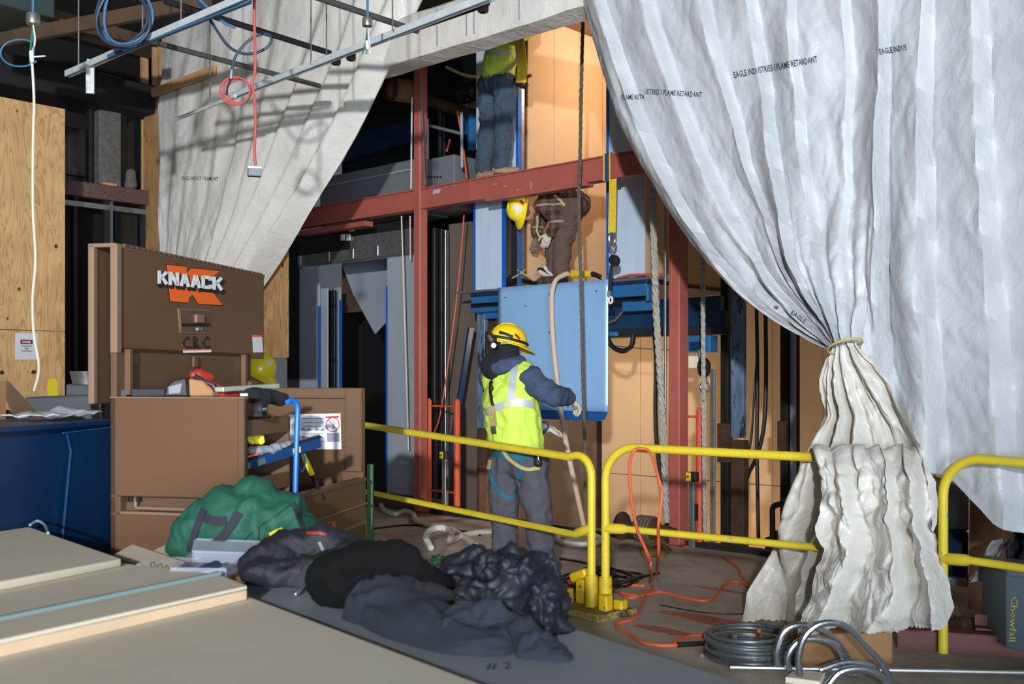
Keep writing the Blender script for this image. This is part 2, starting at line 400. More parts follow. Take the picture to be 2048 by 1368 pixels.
mat('box_brown', (94, 68, 47), 0.42, var=0.05, vscale=2.5, alt=(170, 146, 124), altscale=24, altlo=0.74, althi=0.78)
mat('box_brown_edge', (122, 98, 80), 0.45)
mat('box_inner', (88, 65, 47), 0.5, var=0.06, vscale=3)
mat('orange_print', (232, 98, 26), 0.5)
mat('white_print', (226, 228, 228), 0.5)
mat('black_print', (22, 24, 28), 0.5)
mat('paper', (206, 208, 214), 0.8)
mat('paper_grey', (128, 132, 140), 0.8)
mat('red_print', (170, 44, 48), 0.6)
mat('cable_blue', (62, 104, 140), 0.5)
mat('cable_dark_blue', (40, 58, 78), 0.5)
mat('cable_red', (176, 82, 78), 0.5)
mat('cord_orange', (206, 92, 58), 0.55)
mat('cord_white', (206, 202, 188), 0.7)
mat('hose_white', (208, 200, 190), 0.55, var=0.08, vscale=10)
mat('hose_beige', (208, 178, 148), 0.6, var=0.06, vscale=8)
mat('rope_grey', (160, 156, 144), 0.9, var=0.35, vscale=60, alt=(50, 92, 120), altscale=30, altlo=0.6, althi=0.64)
mat('rope_dark', (92, 84, 72), 0.9, var=0.4, vscale=70)
mat('strap_yellow', (222, 190, 40), 0.8, var=0.15, vscale=30)
mat('strap_blue', (36, 62, 116), 0.8)
mat('strap_tan', (176, 160, 100), 0.85)
mat('teal_strap', (30, 92, 110), 0.8)
mat('vest', (188, 216, 78), 0.75, var=0.04, vscale=5)
mat('reflect', (186, 192, 200), 0.45, 0.2)
mat('hat_yellow', (236, 200, 24), 0.32, coat=0.3)
mat('hat_bright', (246, 222, 26), 0.32, coat=0.3)
mat('sticker_white', (220, 218, 212), 0.6)
mat('navy_cloth', (56, 68, 92), 0.95, var=0.1, vscale=8, bump=0.3, bscale=160)
mat('black_cloth', (18, 20, 24), 0.95, var=0.15, vscale=9, bump=0.3, bscale=120)
mat('grey_trousers', (74, 74, 80), 0.95, var=0.12, vscale=7, bump=0.3, bscale=160)
mat('jeans', (58, 72, 88), 0.95, var=0.16, vscale=6, bump=0.3, bscale=160)
mat('brown_trousers', (92, 74, 66), 0.95, var=0.14, vscale=7)
plaid_mat('plaid', (44, 38, 40), (104, 74, 58), (146, 128, 116))
mat('skin', (186, 128, 102), 0.55, var=0.06, vscale=12)
mat('glove', (184, 174, 158), 0.95, var=0.15, vscale=20)
mat('glove_dark', (112, 98, 80), 0.95, var=0.2, vscale=20)
mat('boot', (150, 122, 92), 0.8, var=0.2, vscale=14)
mat('boot_dark', (60, 52, 46), 0.8)
mat('hair', (34, 26, 22), 0.8)
mat('bag_green', (14, 76, 58), 0.75, var=0.12, vscale=5, bump=0.2, bscale=180)
mat('bag_strap', (34, 36, 44), 0.85)
mat('backpack', (24, 27, 34), 0.7, var=0.25, vscale=6, bump=0.2, bscale=150)
mat('jacket_black', (9, 10, 13), 0.95, var=0.2, vscale=6, spec=0.2)
mat('nylon', (24, 27, 34), 0.56, spec=0.35, var=0.2, vscale=6)
mat('sweat_blue', (33, 41, 51), 0.95, var=0.12, vscale=5, bump=0.3, bscale=140)
mat('table_grey', (128, 136, 142), 0.5, var=0.06, vscale=3)
mat('cream_board', (206, 198, 178), 0.7, var=0.04, vscale=2.5)
mat('cream_edge', (206, 180, 148), 0.8, var=0.08, vscale=4)
mat('pale_wood', (232, 220, 200), 0.8, var=0.1, vscale=4)
mat('cardboard', (150, 112, 74), 0.85, var=0.06, vscale=3)
mat('cardboard_in', (104, 82, 62), 0.85)
mat('clear_plastic', (214, 216, 240), 0.12, spec=0.6, alpha=0.2)
mat('glass_dark', (22, 28, 30), 0.08, spec=0.6)
mat('chrome', (220, 222, 224), 0.15, 1.0)
mat('tool_red', (150, 44, 40), 0.5, var=0.15, vscale=10)
mat('tool_black', (30, 28, 30), 0.5)
mat('level_blue', (24, 62, 110), 0.35, 0.2)
mat('clamp_blue', (8, 98, 184), 0.4)
mat('plastic_yellow', (226, 206, 40), 0.5)
mat('green_paint', (52, 84, 46), 0.7, var=0.25, vscale=10)
mat('brown_post', (112, 78, 52), 0.85, var=0.3, vscale=6)
mat('granite', (92, 70, 66), 0.5, var=0.5, vscale=60)
mat('stone_column', (92, 90, 84), 0.85, var=0.3, vscale=14)
mat('mesh_dark', (26, 27, 30), 0.6, var=0.4, vscale=20)
mat('crate_grey', (92, 106, 116), 0.6)
mat('chalk_yellow', (190, 176, 60), 0.9)
mat('net_green', (34, 110, 62), 0.8)
mat('bulb', (255, 214, 150), 0.4, emit=((255, 190, 110), 14))
mat('orange_lamp', (255, 100, 30), 0.4, emit=((255, 96, 40), 3))

# ------------------------------------------------------------------ floor, ceiling, pit, outer shell
VS = 8.1           # edge of the floor slab at the hoistway
mb = MB(); mb.ub(-17, 7, -9, VS, -0.3, 0); floor = struct(mb.build('floor', 'concrete'))
mb = MB(); mb.ub(-17, 7, VS, 11.6, -1.7, -1.5); struct(mb.build('floor_pit', 'concrete'))
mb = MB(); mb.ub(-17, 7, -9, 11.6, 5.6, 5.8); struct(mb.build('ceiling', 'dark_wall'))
# faint red chalk dust on the floor slab
rnd = random.Random(3)
for (px, py, w, d) in ((1420, 1240, .9, .12), (1330, 1262, .5, .08), (1440, 1180, .6, .05)):
    c = G(px, py); mb = MB()
    pts = [c + Udir*(math.cos(a)*w*(.6+.4*rnd.random())*.5) + Vdir*(math.sin(a)*d*(.6+.4*rnd.random())) for a in [2*PI*k/18 for k in range(18)]]
    mb.prism([p+Z*.0005 for p in pts], Z*.001); mb.build('paint_mark', 'floor_paint', floor, smooth=False)

# back wall of the hoistway: boards in two rows
wb = thing('wall_back', None, None, B(-6, 10.8, -1.5)); wb['kind'] = 'structure'
mb = MB(); mb.ub(-11.6, 2, 10.84, 11.0, -1.5, 5.6); mb.build('backing', 'beige_edge', wb)
U = -8.3; first = None
while U < 1.0:
    for (z0, z1) in ((-1.5, .285), (.295, 2.735), (2.745, 5.185)):
        mb = MB(); mb.ub(U+.003, U+.607, 10.81, 10.84, z0, z1)
        mb.build('board', 'beige_board', wb, smooth=False)
    U += .61
# dark back wall behind the left hoistway
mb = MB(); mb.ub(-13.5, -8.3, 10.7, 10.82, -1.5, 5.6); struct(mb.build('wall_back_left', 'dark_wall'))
# partition between the two hoistways and the right end wall of the shaft
mb = MB(); mb.ub(-8.36, -8.3, 9.0, 10.8, -1.5, 5.6); struct(mb.build('wall_partition', 'warm_grey_wall'))
mb = MB(); mb.ub(1.2, 1.3, 8.1, 10.84, -1.5, 5.6); struct(mb.build('wall_right', 'warm_grey_wall'))
# face of the floor slab and a timber sill along the edge
mb = MB(); mb.ub(-8.6, -2.6, VS-.06, VS+.06, 0, .045); struct(mb.build('trim_1', 'dark_steel', bevel=.004))
mb = MB(); mb.ub(-10.6, -8.75, VS-.05, VS+.3, 0, .12); struct(mb.build('trim_2', 'lumber_dark', bevel=.004))

# ------------------------------------------------------------------ left side: plywood hoarding and old storefront
UW = -11.26
wl = thing('wall_left', None, None, B(UW, 5.0, 0)); wl['kind'] = 'structure'
def ply_sheet(U0, U1, V0, V1, z0, z1, parent, m='plywood', name='plywood_sheet'):
    mb = MB(); mb.ub(U0, U1, V0, V1, z0, z1); return mb.build(name, m, parent, bevel=.002)
z_top = FU(130, 218, UW).z; z_j = FU(65, 661, UW).z
ve = UVz(FU(130, 400, UW))[1]
ply_sheet(UW-.02, UW, ve-1.22, ve, z_j+.003, z_top, wl)
ply_sheet(UW-.02, UW, ve-1.22, ve, 0, z_j-.003, wl)
ply_sheet(UW-.02, UW, ve-2.45, ve-1.225, 0, z_top, wl)
mb = MB(); mb.ub(UW-.11, UW-.02, ve-.1, ve-.01, 0, z_top-.1); mb.build('stud', 'lumber', wl)
# yellow paint smear and bolt heads on the sheet
c = FU(105, 775, UW); mb = MB()
pts = [(-.05, -.1), (-.06, .0), (-.045, .085), (-.01, .1), (.03, .095), (.05, .07), (.055, -.02), (.07, -.1)]
mb.prism([c+Vdir*a+Z*b+Udir*.001 for a, b in pts], Udir*.001); mb.build('paint_mark', 'plastic_yellow', wl, smooth=False)
for (px, py) in ((67, 744), (3, 745)):
    p = FU(px, py, UW); mb = MB(); mb.lathe(p, [(.022, 0), (.022, .01), (.012, .014)], 12, Udir); mb.build('bolt', 'rust_steel', wl)
# hoarding behind the left tarp, running to the lift entrances
wh = thing('wall_hoarding', None, None, B(-10.5, 6.6, 0)); wh['kind'] = 'structure'
u_a = UVz(FV(287, 400, 6.55))[0]; u_b = UVz(FV(575, 600, 6.55))[0]; zb = FV(575, 715, 6.55).z; zb2 = FV(520, 705, 6.55).z
z6 = FV(300, 185, 6.55).z
us = [u_a, u_a+.95, u_b-.62, u_b]
for i in range(3):
    z0 = 0 if i == 0 else zb
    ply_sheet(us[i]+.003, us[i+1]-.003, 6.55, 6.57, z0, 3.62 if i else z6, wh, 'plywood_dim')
for px in (288, 311, 323):
    p = UVz(FV(px, 140, 6.62))[0]; mb = MB(); mb.ub(p-.02, p+.02, 6.58, 6.67, 3.0, FV(px, 92, 6.62).z); mb.build('stud', 'lumber', wh)
# lumber brace nailed across the top of the hoarding
a = FV(305, 186, 6.3); b = FV(430, 140, 6.3)
mb = MB(); mb.bar(a, b, .04, .1); tag(mb.build('lumber_brace', 'lumber', bevel=.003), 'pale lumber brace nailed slantwise across the top left of the left tarp', 'lumber')
# old storefront recess
sf = thing('storefront', 'dark old storefront window wall between the plywood sheets', 'window wall', B(-12.1, 5.8, 0))
US = -12.15
def su(px, py): return UVz(FU(px, py, US))
mb = MB(); mb.ub(US-.5, US-.42, 4.6, 7.4, 0, 5.6); mb.build('back_panel', 'black', sf)
v0 = su(120, 400)[1]; v1 = su(330, 400)[1]
zl0 = su(210, 402)[2]; zl1 = su(210, 372)[2]
mb = MB(); mb.ub(US-.4, US+.1, v0-.3, v1, zl0, zl1); mb.build('stone_ledge', 'granite', sf, bevel=.01)
va = su(203, 300)[1]; vb = su(247, 300)[1]
mb = MB(); mb.ub(US-.32, US-.05, va, vb, zl1, 5.2); mb.build('stone_column', 'stone_column', sf, bevel=.01)
va = su(252, 300)[1]; vb = su(262, 300)[1]
mb = MB(); mb.ub(US-.2, US-.1, va, vb, zl1, 5.2); mb.build('mullion', 'black', sf)
va = su(186, 300)[1]; vb = su(193, 300)[1]
mb = MB(); mb.ub(US-.2, US-.1, va, vb, zl1, 5.0); mb.build('mullion', 'dark_steel', sf)
va = su(130, 300)[1]; vb = su(187, 300)[1]; z0 = su(160, 330)[2]; z1 = su(160, 250)[2]
mb = MB(); mb.ub(US-.17, US-.15, va, vb, z0-.1, z1); mb.build('pane', 'glass_dark', sf)
mb = MB(); mb.ub(US-.17, US-.15, va, vb, zl1, z0-.12); mb.build('pane', 'glass_dark', sf)
va = su(262, 300)[1]
mb = MB(); mb.ub(US-.17, US-.15, va, v1, zl1, 5.0); mb.build('pane', 'glass_dark', sf)
# lower metal frame
for px, w in ((150, .05), (212, .06), (222, .03), (287, .05)):
    v = su(px, 600)[1]; mb = MB(); mb.ub(US-.05, US+.02, v-w/2, v+w/2, 0, zl0); mb.build('frame_post', 'dark_steel' if px != 222 else 'galv', sf)
z0 = su(210, 410)[2]; mb = MB(); mb.ub(US-.05, US+.03, v0, v1, z0-.06, z0); mb.build('frame_rail', 'galv', sf)
va = su(226, 600)[1]; vb = su(284, 600)[1]
mb = MB(); mb.ub(US-.1, US-.08, va, vb, 0, z0-.06); mb.build('pane', 'glass_dark', sf)
# offcut of wood and a cloth bag on the ledge
p = su(222, 356); mb = MB(); mb.ub(US-.1, US-.02, p[1]-.09, p[1]+.09, zl1, zl1+.05)
tag(mb.build('wood_offcut', 'lumber', bevel=.003), 'short orange-brown wood offcut on the stone ledge of the dark storefront', 'wood block')
v = su(262, 370)[1]; mb = MB(); mb.cap(B(US, v, zl1+.05), B(US, v, zl1+.22), .075, .05, Vdir, .6)
tag(soft('rag_bundle', 'stone_column', mb, None, .012, 2, (((14), .012, 'r'),), 3, zl1), 'grey rag bundle on the stone ledge beside the plywood corner', 'rag')
# dark duct hung above, with insulation
mb = MB(); mb.ub(-12.6, -11.9, 4.2, 8.0, 4.75, 5.1)
tag(mb.build('ceiling_duct', 'dark_wall', bevel=.02), 'dark rectangular duct under the ceiling at top left', 'duct')
# ceiling joists running away from the camera
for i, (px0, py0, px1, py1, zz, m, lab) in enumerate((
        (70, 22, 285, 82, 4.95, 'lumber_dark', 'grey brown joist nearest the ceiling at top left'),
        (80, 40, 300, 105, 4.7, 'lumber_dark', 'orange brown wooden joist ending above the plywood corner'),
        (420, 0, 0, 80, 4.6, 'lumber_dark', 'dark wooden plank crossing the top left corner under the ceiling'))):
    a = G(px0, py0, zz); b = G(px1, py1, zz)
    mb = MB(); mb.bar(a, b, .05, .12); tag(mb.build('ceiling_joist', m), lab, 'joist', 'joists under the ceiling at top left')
# grey-green box unit at the very top left corner
mb = MB(); c = P(0, 0, 9.2); mb.obb(c, Udir*.3, Vdir*.35, Z*.14)
tag(mb.build('ceiling_unit', mat('unit_green', (44, 60, 58), .7), bevel=.01), 'dark green metal unit hung in the top left corner', 'ceiling unit')

# ------------------------------------------------------------------ red steel frame
VB = 7.95; ZT = 3.63; ZB = 3.40
def steel_column(px0, w, d, z0, z1, lab):
    u0 = UVz(FV(px0, 600, VB))[0]
    t = thing('steel_column', lab, 'column', B(u0+w/2, VB+d/2, z0), 'red steel columns')
    mb = MB(); mb.ub(u0, u0+w, VB, VB+d, z0+.012, z1); mb.build('shaft', 'red_primer', t, bevel=.008)
    mb = MB(); mb.ub(u0-.05, u0+w+.05, VB-.05, VB+d+.05, z0, z0+.012); mb.build('base_plate', 'red_primer', t)
    for s in (-.03, w+.03):
        mb = MB(); mb.lathe(B(u0+s, VB-.03, z0+.012), [(.012, 0), (.012, .012), (.006, .014), (.006, .03)], 6); mb.build('bolt', 'dark_steel', t)
    return u0
uc1 = steel_column(827, .105, .12, 0, 5.3, 'red primed steel column between the dark lift entrance and the standing worker')
uc2 = steel_column(1337, .115, .15, 0, 5.3, 'red primed steel column right of the hanging blue sheet')
def ibeam(name, U0, U1, lab):
    t = thing(name, lab, 'beam', B((U0+U1)/2, VB, ZB), 'red steel beams')
    mb = MB(); mb.ub(U0, U1, VB+.0, VB+.13, ZT-.014, ZT); mb.build('top_flange', 'red_primer', t)
    mb = MB(); mb.ub(U0, U1, VB+.0, VB+.13, ZB, ZB+.014); mb.build('bottom_flange', 'red_primer', t)
    mb = MB(); mb.ub(U0, U1, VB+.03, VB+.042, ZB+.014, ZT-.014); mb.build('web', 'red_primer', t)
    return t
ul0 = UVz(FV(560, 440, VB))[0]
bl = ibeam('steel_beam', ul0, uc1-.002, 'red steel beam over the dark lift entrance, left of the column')
ur1 = UVz(FV(1420, 300, VB))[0]
br = ibeam('steel_beam', uc1+.107, ur1, 'long red steel beam the upper worker stands on')
for px in (938, 1158, 1225):
    u = UVz(FV(px, 380, VB))[0]; mb = MB(); mb.ub(u-.005, u+.005, VB+.004, VB+.03, ZB+.014, ZT-.014); mb.build('stiffener', 'red_primer', br)
for (px, py, w, h) in ((1062, 371, .01, .07), (1010, 372, .05, .008), (990, 368, .06, .006), (1035, 380, .02, .012)):
    p = FV(px, py, VB+.029); mb = MB(); mb.obb(p, Udir*(w/2), Vdir*.001, (Z+Udir*.15)*(h/2)); mb.build('chalk_mark', 'red_primer_scuff', br)
p = FV(873, 383, VB+.029); mb = MB(); mb.obb(p, Udir*.055, Vdir*.001, (Z+Udir*.4)*.022); mb.build('sticker', 'reflect', br)
u0 = UVz(FV(972, 400, VB))[0]; u1 = UVz(FV(1175, 385, VB))[0]
mb = MB(); mb.ub(u0, u1, VB-.02, VB+.1, ZB-.035, ZB-.002); mb.build('plate', 'red_primer', br, bevel=.003)
u0 = UVz(FV(600, 460, VB))[0]; u1 = UVz(FV(733, 445, VB))[0]
mb = MB(); mb.ub(u0, u1, VB-.02, VB+.1, ZB-.1, ZB-.04); mb.build('plate', 'red_primer', bl, bevel=.003)

# ------------------------------------------------------------------ white wrapped soffit
VT = 6.4
u0 = UVz(FV(735, 165, VT))[0]; u1 = UVz(FV(1500, 40, VT))[0]
mb = MB(); n = 40
def sof(U, dv, z): 
    q = Vector((U*2.2, dv*3, z*3)); return B(U, VT+dv+.012*noise.noise(q), z+.015*noise.noise(q+Vector((5, 2, 1))))
prof = [(.22, 4.385), (.02, 4.41), (0, 4.45), (0, 4.58), (0, 4.78), (.04, 4.82), (.34, 4.84)]
for i in range(n+1):
    U = u0+(u1-u0)*i/n
    for (dv, z) in prof: mb.v.append(sof(U, dv, z))
k = len(prof)
for i in range(n):
    for j in range(k-1): mb.f.append((i*k+j, i*k+j+1, (i+1)*k+j+1, (i+1)*k+j))
mb.f.append(tuple(range(k-1, -1, -1))); mb.f.append(tuple(n*k+j for j in range(k)))
so = struct(mb.build('trim_soffit', 'cream_tarp', angle=50))
for px in (876, 935, 950, 1040):
    U = UVz(FV(px, 90, VT))[0]; mb = MB(); mb.ub(U-.003, U+.003, VT-.016, VT-.008, 4.45, 4.77); mb.build('seam_line', 'paper_grey', so)
# ------------------------------------------------------------------ left lift entrance (open, dark)
VE = 8.4
def eu(px, py=700, V=VE): return UVz(FV(px, py, V))[0]
def ez(px, py, V=VE): return FV(px, py, V).z
le = thing('lift_entrance', 'unfinished grey lift entrance frame left of the first red column', 'door frame', B(eu(700), VE, 0))
zh = ez(828, 508)
def panel(parent, name, px0, px1, z0, z1, V0, th, m, bev=.003):
    a = eu(px0, V=V0); b = eu(px1, V=V0); mb = MB(); mb.ub(a, b, V0, V0+th, z0, z1); return mb.build(name, m, parent, bevel=bev)
panel(le, 'jamb_panel', 599, 637, 0, zh-.02, VE, .03, 'grey_jamb')
panel(le, 'jamb_return', 638, 655, 0, zh-.3, VE+.06, .02, 'grey_jamb')
t1 = panel(le, 'jamb_panel', 774, 828, 0, zh, VE, .03, 'grey_jamb')
panel(le, 'tape_edge', 635.5, 640, .2, ez(637, 612), VE-.004, .006, 'blue_tape', 0)
panel(le, 'tape_edge', 771.5, 775, .2, ez(772, 572), VE-.004, .006, 'blue_tape', 0)
panel(le, 'inner_jamb', 669, 679, 0, zh-.25, VE+.45, .03, 'grey_jamb')
panel(le, 'tape_edge', 678, 683, .2, ez(680, 600, VE+.45), VE+.446, .006, 'blue_tape', 0)
panel(le, 'door_edge', 655, 669, 0, zh-.3, VE+.3, .03, 'dark_steel')
for z0, z1 in ((2.45, 2.5), (1.72, 1.78)): panel(le, 'bracket', 655, 669, z0, z1, VE+.27, .03, 'black')
panel(le, 'wall_piece', 574, 599, 0, 3.3, VE+.0, .05, 'dark_wall')
# header
panel(le, 'header_panel', 575, 829, zh+.15, 3.42, VE, .03, 'dark_steel')
panel(le, 'header_panel', 700, 829, zh+.15, zh+.31, VE-.004, .01, 'galv')
hr = panel(le, 'header_rail', 597, 830, zh, zh+.15, VE-.03, .03, 'galv')
panel(le, 'rail_lip', 597, 830, zh-.012, zh+.012, VE-.05, .05, 'steel_bright', 0)
for px in (598, 655, 703, 752, 829):
    panel(le, 'rail_tab', px-2.5, px+2.5, zh+.03, zh+.15, VE-.04, .012, 'steel_bright', 0)
for px in (686, 697):
    mb = MB(); p = FV(px, 475, VE-.02); mb.obb(p, Udir*.035, Vdir*.012, Z*.04); mb.build('hanger_plate', 'sticker_white', le, bevel=.004)
mb = MB(); p = FV(703, 460, VE-.01); mb.obb(p, Udir*.04, Vdir*.006, Z*.02); mb.build('tag', 'plastic_yellow', le)
mb = MB(); p = FV(616, 727, VE); mb.lathe(p, [(.012, 0), (.012, .006)], 10, -Vdir); mb.build('screw', 'steel_bright', le)
# inside the dark lift shaft: pale sheet added in place of the patch of light
mb = MB(); Vk = 9.2
pts = [(682, 525), (776, 500), (776, 640), (750, 668), (707, 590)]
mb.prism([FV(a, b, Vk) for a, b in pts], Vdir*.012)
tag(mb.build('lit_patch_sheet', 'grey_jamb'), 'pointed pale sheet in place of the lit patch inside the dark lift entrance', 'sheet')
mb = MB(); mb.ub(eu(684, V=9.4), eu(724, V=9.4), 9.4, 9.43, ez(700, 625, 9.4), ez(700, 545, 9.4))
tag(mb.build('inner_board', 'lumber_dark'), 'brown board half hidden behind the pointed pale sheet', 'board')
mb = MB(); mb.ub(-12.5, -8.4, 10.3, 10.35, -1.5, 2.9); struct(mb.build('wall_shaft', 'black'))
for px, lab in ((803, 'thin white rod nearer the door opening'), (820, 'thin white rod nearest the red column')):
    mb = MB(); a = FV(px, 432, VE-.25); b = FV(px+(14 if px < 810 else 1), 900 if px < 810 else 520, VE-.15); mb.tube([a, b], .008, 6)
    tag(mb.build('hanger_rod', 'cord_white'), lab+' hanging in front of the lift header', 'rod')
# grey enclosure above the left beam
t = thing('metal_enclosure', 'long grey metal enclosure behind the red beam left of the column', 'enclosure', B(eu(740, 340, 8.5), 8.5, 3.5))
mb = MB(); ua = eu(640, V=8.5); ub_ = eu(826, V=8.5); mb.ub(ua, ub_, 8.5, 9.1, 3.5, ez(826, 318, 8.5)); mb.build('body', 'grey_box', t, bevel=.006)
mb = MB(); z = ez(760, 352, 8.5); mb.ub(ua, ub_, 8.47, 8.5, z-.01, z+.01); mb.build('trim_strip', 'grey_jamb', t)
t = thing('slotted_enclosure', 'dark grey slotted metal box right of the first red column above the beam', 'enclosure', B(eu(880, 340, 8.6), 8.6, 3.5))
mb = MB(); ua = eu(852, V=8.6); ub2 = eu(908, V=8.6); mb.ub(ua, ub2, 8.6, 9.1, 3.5, ez(860, 318, 8.6)); mb.build('body', 'grey_box', t, bevel=.006)
for k in range(5):
    p = FV(857+6*k, 354, 8.595); mb = MB(); mb.obb(p, Udir*.012, Vdir*.004, Z*.012); mb.build('slot', 'black', t)
# blue girder and odds in the dark above
mb = MB(); a = FV(650, 310, 9.8); b = FV(826, 262, 9.8); mb.bar(a, b, .1, .32); tag(mb.build('girder', 'navy_steel'), 'dark blue girder in the shadows above the grey enclosure', 'girder')
mb = MB(); pts = smooth_path([FV(852, 200, 8.9), FV(890, 212, 8.9), FV(930, 225, 8.9), FV(955, 232, 8.9)], 6); mb.tube(pts, .07, 10)
tag(mb.build('wrapped_pipe', 'rust_steel'), 'sagging brown wrapped pipe behind the upper worker', 'pipe')
t = thing('clay_pipe', 'open brown pipe end sticking out left of the column top', 'pipe', FV(800, 185, 8.0))
mb = MB(); a = FV(784, 178, 7.85); b = FV(840, 186, 8.2); mb.tube([a, b], .13, 18, caps=False); mb.tube([a+(b-a)*.02, b], .108, 18, caps=False); mb.build('pipe_wall', 'brown_post', t)
mb = MB(); mb.tube([a-(b-a)*.03, a+(b-a)*.04], .14, 18, caps=False); mb.tube([a-(b-a)*.03, a+(b-a)*.04], .112, 18, caps=False); mb.build('pipe_collar', 'rust_steel', t)
for i, (px0, py0, px1, py1, V, r, m, lab) in enumerate((
    (824, 195, 822, 378, 7.9, .009, 'cord_white', 'thin pale wire hanging left of the first red column'),
    (841, 158, 850, 370, 7.9, .012, 'galv', 'grey conduit strapped down the side of the first red column'),
    (854, 238, 854, 318, 8.3, .022, 'grey_jamb', 'short pale upright strip right of the first red column'),
    (923, 225, 924, 335, 8.5, .018, 'grey_jamb', 'pale upright strip behind the upper worker'),
    (915, 222, 922, 262, 8.55, .012, 'cord_orange', 'orange cable crossing behind the upper worker'),
    (900, 279, 893, 303, 8.5, .012, 'cord_orange', 'short orange cable end in the dark left of the upper worker'),
    (927, 300, 934, 358, 8.5, .012, 'cord_orange', 'orange cable rising from the beam beside the upper worker'),
    (880, 210, 880, 370, 9.0, .022, 'dark_steel', 'thin dark guide rail beyond the slotted box'),
    (888, 210, 888, 370, 9.2, .022, 'dark_steel', 'dark guide rail next to the thin one beyond the slotted box'),
    (945, 230, 945, 300, 8.8, .06, 'blue_steel', 'bright blue tank in the dark left of the upper worker'),
    (930, 225, 930, 270, 8.9, .03, 'blue_steel', 'small blue upright further left of the blue tank'),
    (858, 251, 925, 268, 8.6, .02, 'grey_box', 'slim grey cross rail in the dark right of the first column'),
    )):
    mb = MB(); mb.tube([FV(px0, py0, V), FV(px1, py1, V)], r, 8); tag(mb.build('cable' if 'able' in lab else ('tank' if 'tank' in lab else 'rod'), m), lab, 'cable' if 'able' in lab else ('tank' if 'tank' in lab else 'rod'))
# motor lump with shiny bolts behind the worker
t = thing('hoist_motor', 'dark hoist motor with shiny bolts behind the upper worker', 'motor', FV(940, 205, 8.9))
mb = MB(); mb.lathe(FV(938, 185, 9.0), [(.09, -.16), (.12, -.12), (.12, .12), (.08, .16)], 16, Udir); mb.build('body', 'dark_steel', t)
for (px, py) in ((945, 191), (937, 198), (937, 209)):
    mb = MB(); mb.lathe(FV(px, py, 8.84), [(.016, 0), (.016, .02), (.008, .024)], 6, -Vdir); mb.build('bolt', 'chrome', t)

# ------------------------------------------------------------------ shaft strip between column one and the car
for (px, w, V, z0, z1, m, lab) in (
    (880, .05, 8.7, -1.2, 3.3, 'dark_steel', 'black guide rail just right of the first red column'),
    (889, .03, 8.8, -1.2, 3.3, 'galv', 'thin shiny strip beside the black guide rail'),
    (866, .05, 8.6, -1.2, 3.3, 'dark_steel', 'dark upright immediately behind the first red column')):
    u = eu(px, V=V); mb = MB(); mb.ub(u-w/2, u+w/2, V, V+.06, z0, z1); tag(mb.build('guide_rail', m, bevel=.004), lab, 'rail', 'upright rails in the shaft')
mb = MB(); mb.ub(eu(898, V=9.0), eu(956, V=9.0), 9.0, 9.04, -1.5, 3.4); struct(mb.build('wall_shaft_panel', 'warm_grey_wall'))
mb = MB(); a = FV(942, 655, 8.6); b = FV(893, 965, 8.6); mb.bar(a, b, .03, .075, Vdir); tag(mb.build('diagonal_brace', 'navy_steel'), 'dark blue diagonal steel brace left of the worker in the vest', 'brace')
mb = MB(); mb.tube(smooth_path([FV(928, 430, 8.5), FV(917, 560, 8.5), FV(900, 700, 8.5), FV(880, 830, 8.5), FV(866, 870, 8.5)], 5), .008, 6); tag(mb.build('cable', 'cord_orange'), 'thin red cable slanting down the shaft between rail and brace', 'cable')
# orange gate frames
def orange_gate(pxa, pxb, top, bot, V, lab, cross=(.1, .8)):
    ua, ub_ = eu(pxa, V=V), eu(pxb, V=V); zt = FV(pxa, top, V).z; zb_ = FV(pxa, bot, V).z
    t = thing('gate_frame', lab, 'frame', B((ua+ub_)/2, V, zb_), 'orange frames at the lift openings')
    for u in (ua, ub_):
        mb = MB(); mb.tube([B(u, V, zb_), B(u, V, zt-.03), B(u, V, zt)], [.036, .036, .02], 12); mb.build('post', 'orange_paint', t)
    for c in cross:
        z = zt+(zb_-zt)*c; mb = MB(); mb.tube([B(ua, V, z), B(ub_, V, z)], .011, 8); mb.build('cross_bar', 'orange_paint', t)
orange_gate(857, 914, 797, 1005, VS+.1, 'orange gate frame beside the first red column', (.07, .88))
orange_gate(1400, 1345, 815, 1085, VS+.02, 'orange gate post right of the second red column', (.07,))
def button_post(px, top, bot, V, lab):
    u = eu(px, V=V); zt = FV(px, top, V).z; zb_ = max(0, FV(px, bot, V).z)
    t = thing('button_post', lab, 'control post', B(u, V, zb_), 'push button posts at the lift openings')
    mb = MB(); mb.ub(u-.03, u+.03, V, V+.05, zb_, zt); mb.build('post', 'galv', t, bevel=.004)
    mb = MB(); mb.ub(u-.035, u+.05, V-.01, V+.06, zt, zt+.085); mb.build('switch_box', 'tool_black', t, bevel=.006)
    mb = MB(); mb.ub(u-.04, u+.005, V-.022, V-.01, zt+.005, zt+.08); mb.build('switch_face', 'plastic_yellow', t)
    mb = MB(); mb.lathe(B(u-.018, V-.022, zt+.045), [(.012, 0), (.012, .012), (.008, .016)], 10, -Vdir); mb.build('button', 'red_print', t)
    mb = MB(); mb.ub(u+.032, u+.05, V+.01, V+.04, zt-.35, zt-.2); mb.build('latch', 'tool_black', t)
button_post(887, 918, 1010, VS-.02, 'push button post with yellow switch left of the worker in the vest')
button_post(1382, 963, 1100, VS-.08, 'push button post with yellow switch in front of the orange post')

# ------------------------------------------------------------------ lift car: walls, platform, apron
VJ = 8.45
ZP = 2.49
zc = 5.5
car = thing('lift_car', 'lift car with tan inner wall boards open to the floor', 'lift car', B(eu(1120, V=9), 9.2, 2.3))
uL = eu(1041, 450, VJ); uR = eu(1214, 450, VJ)
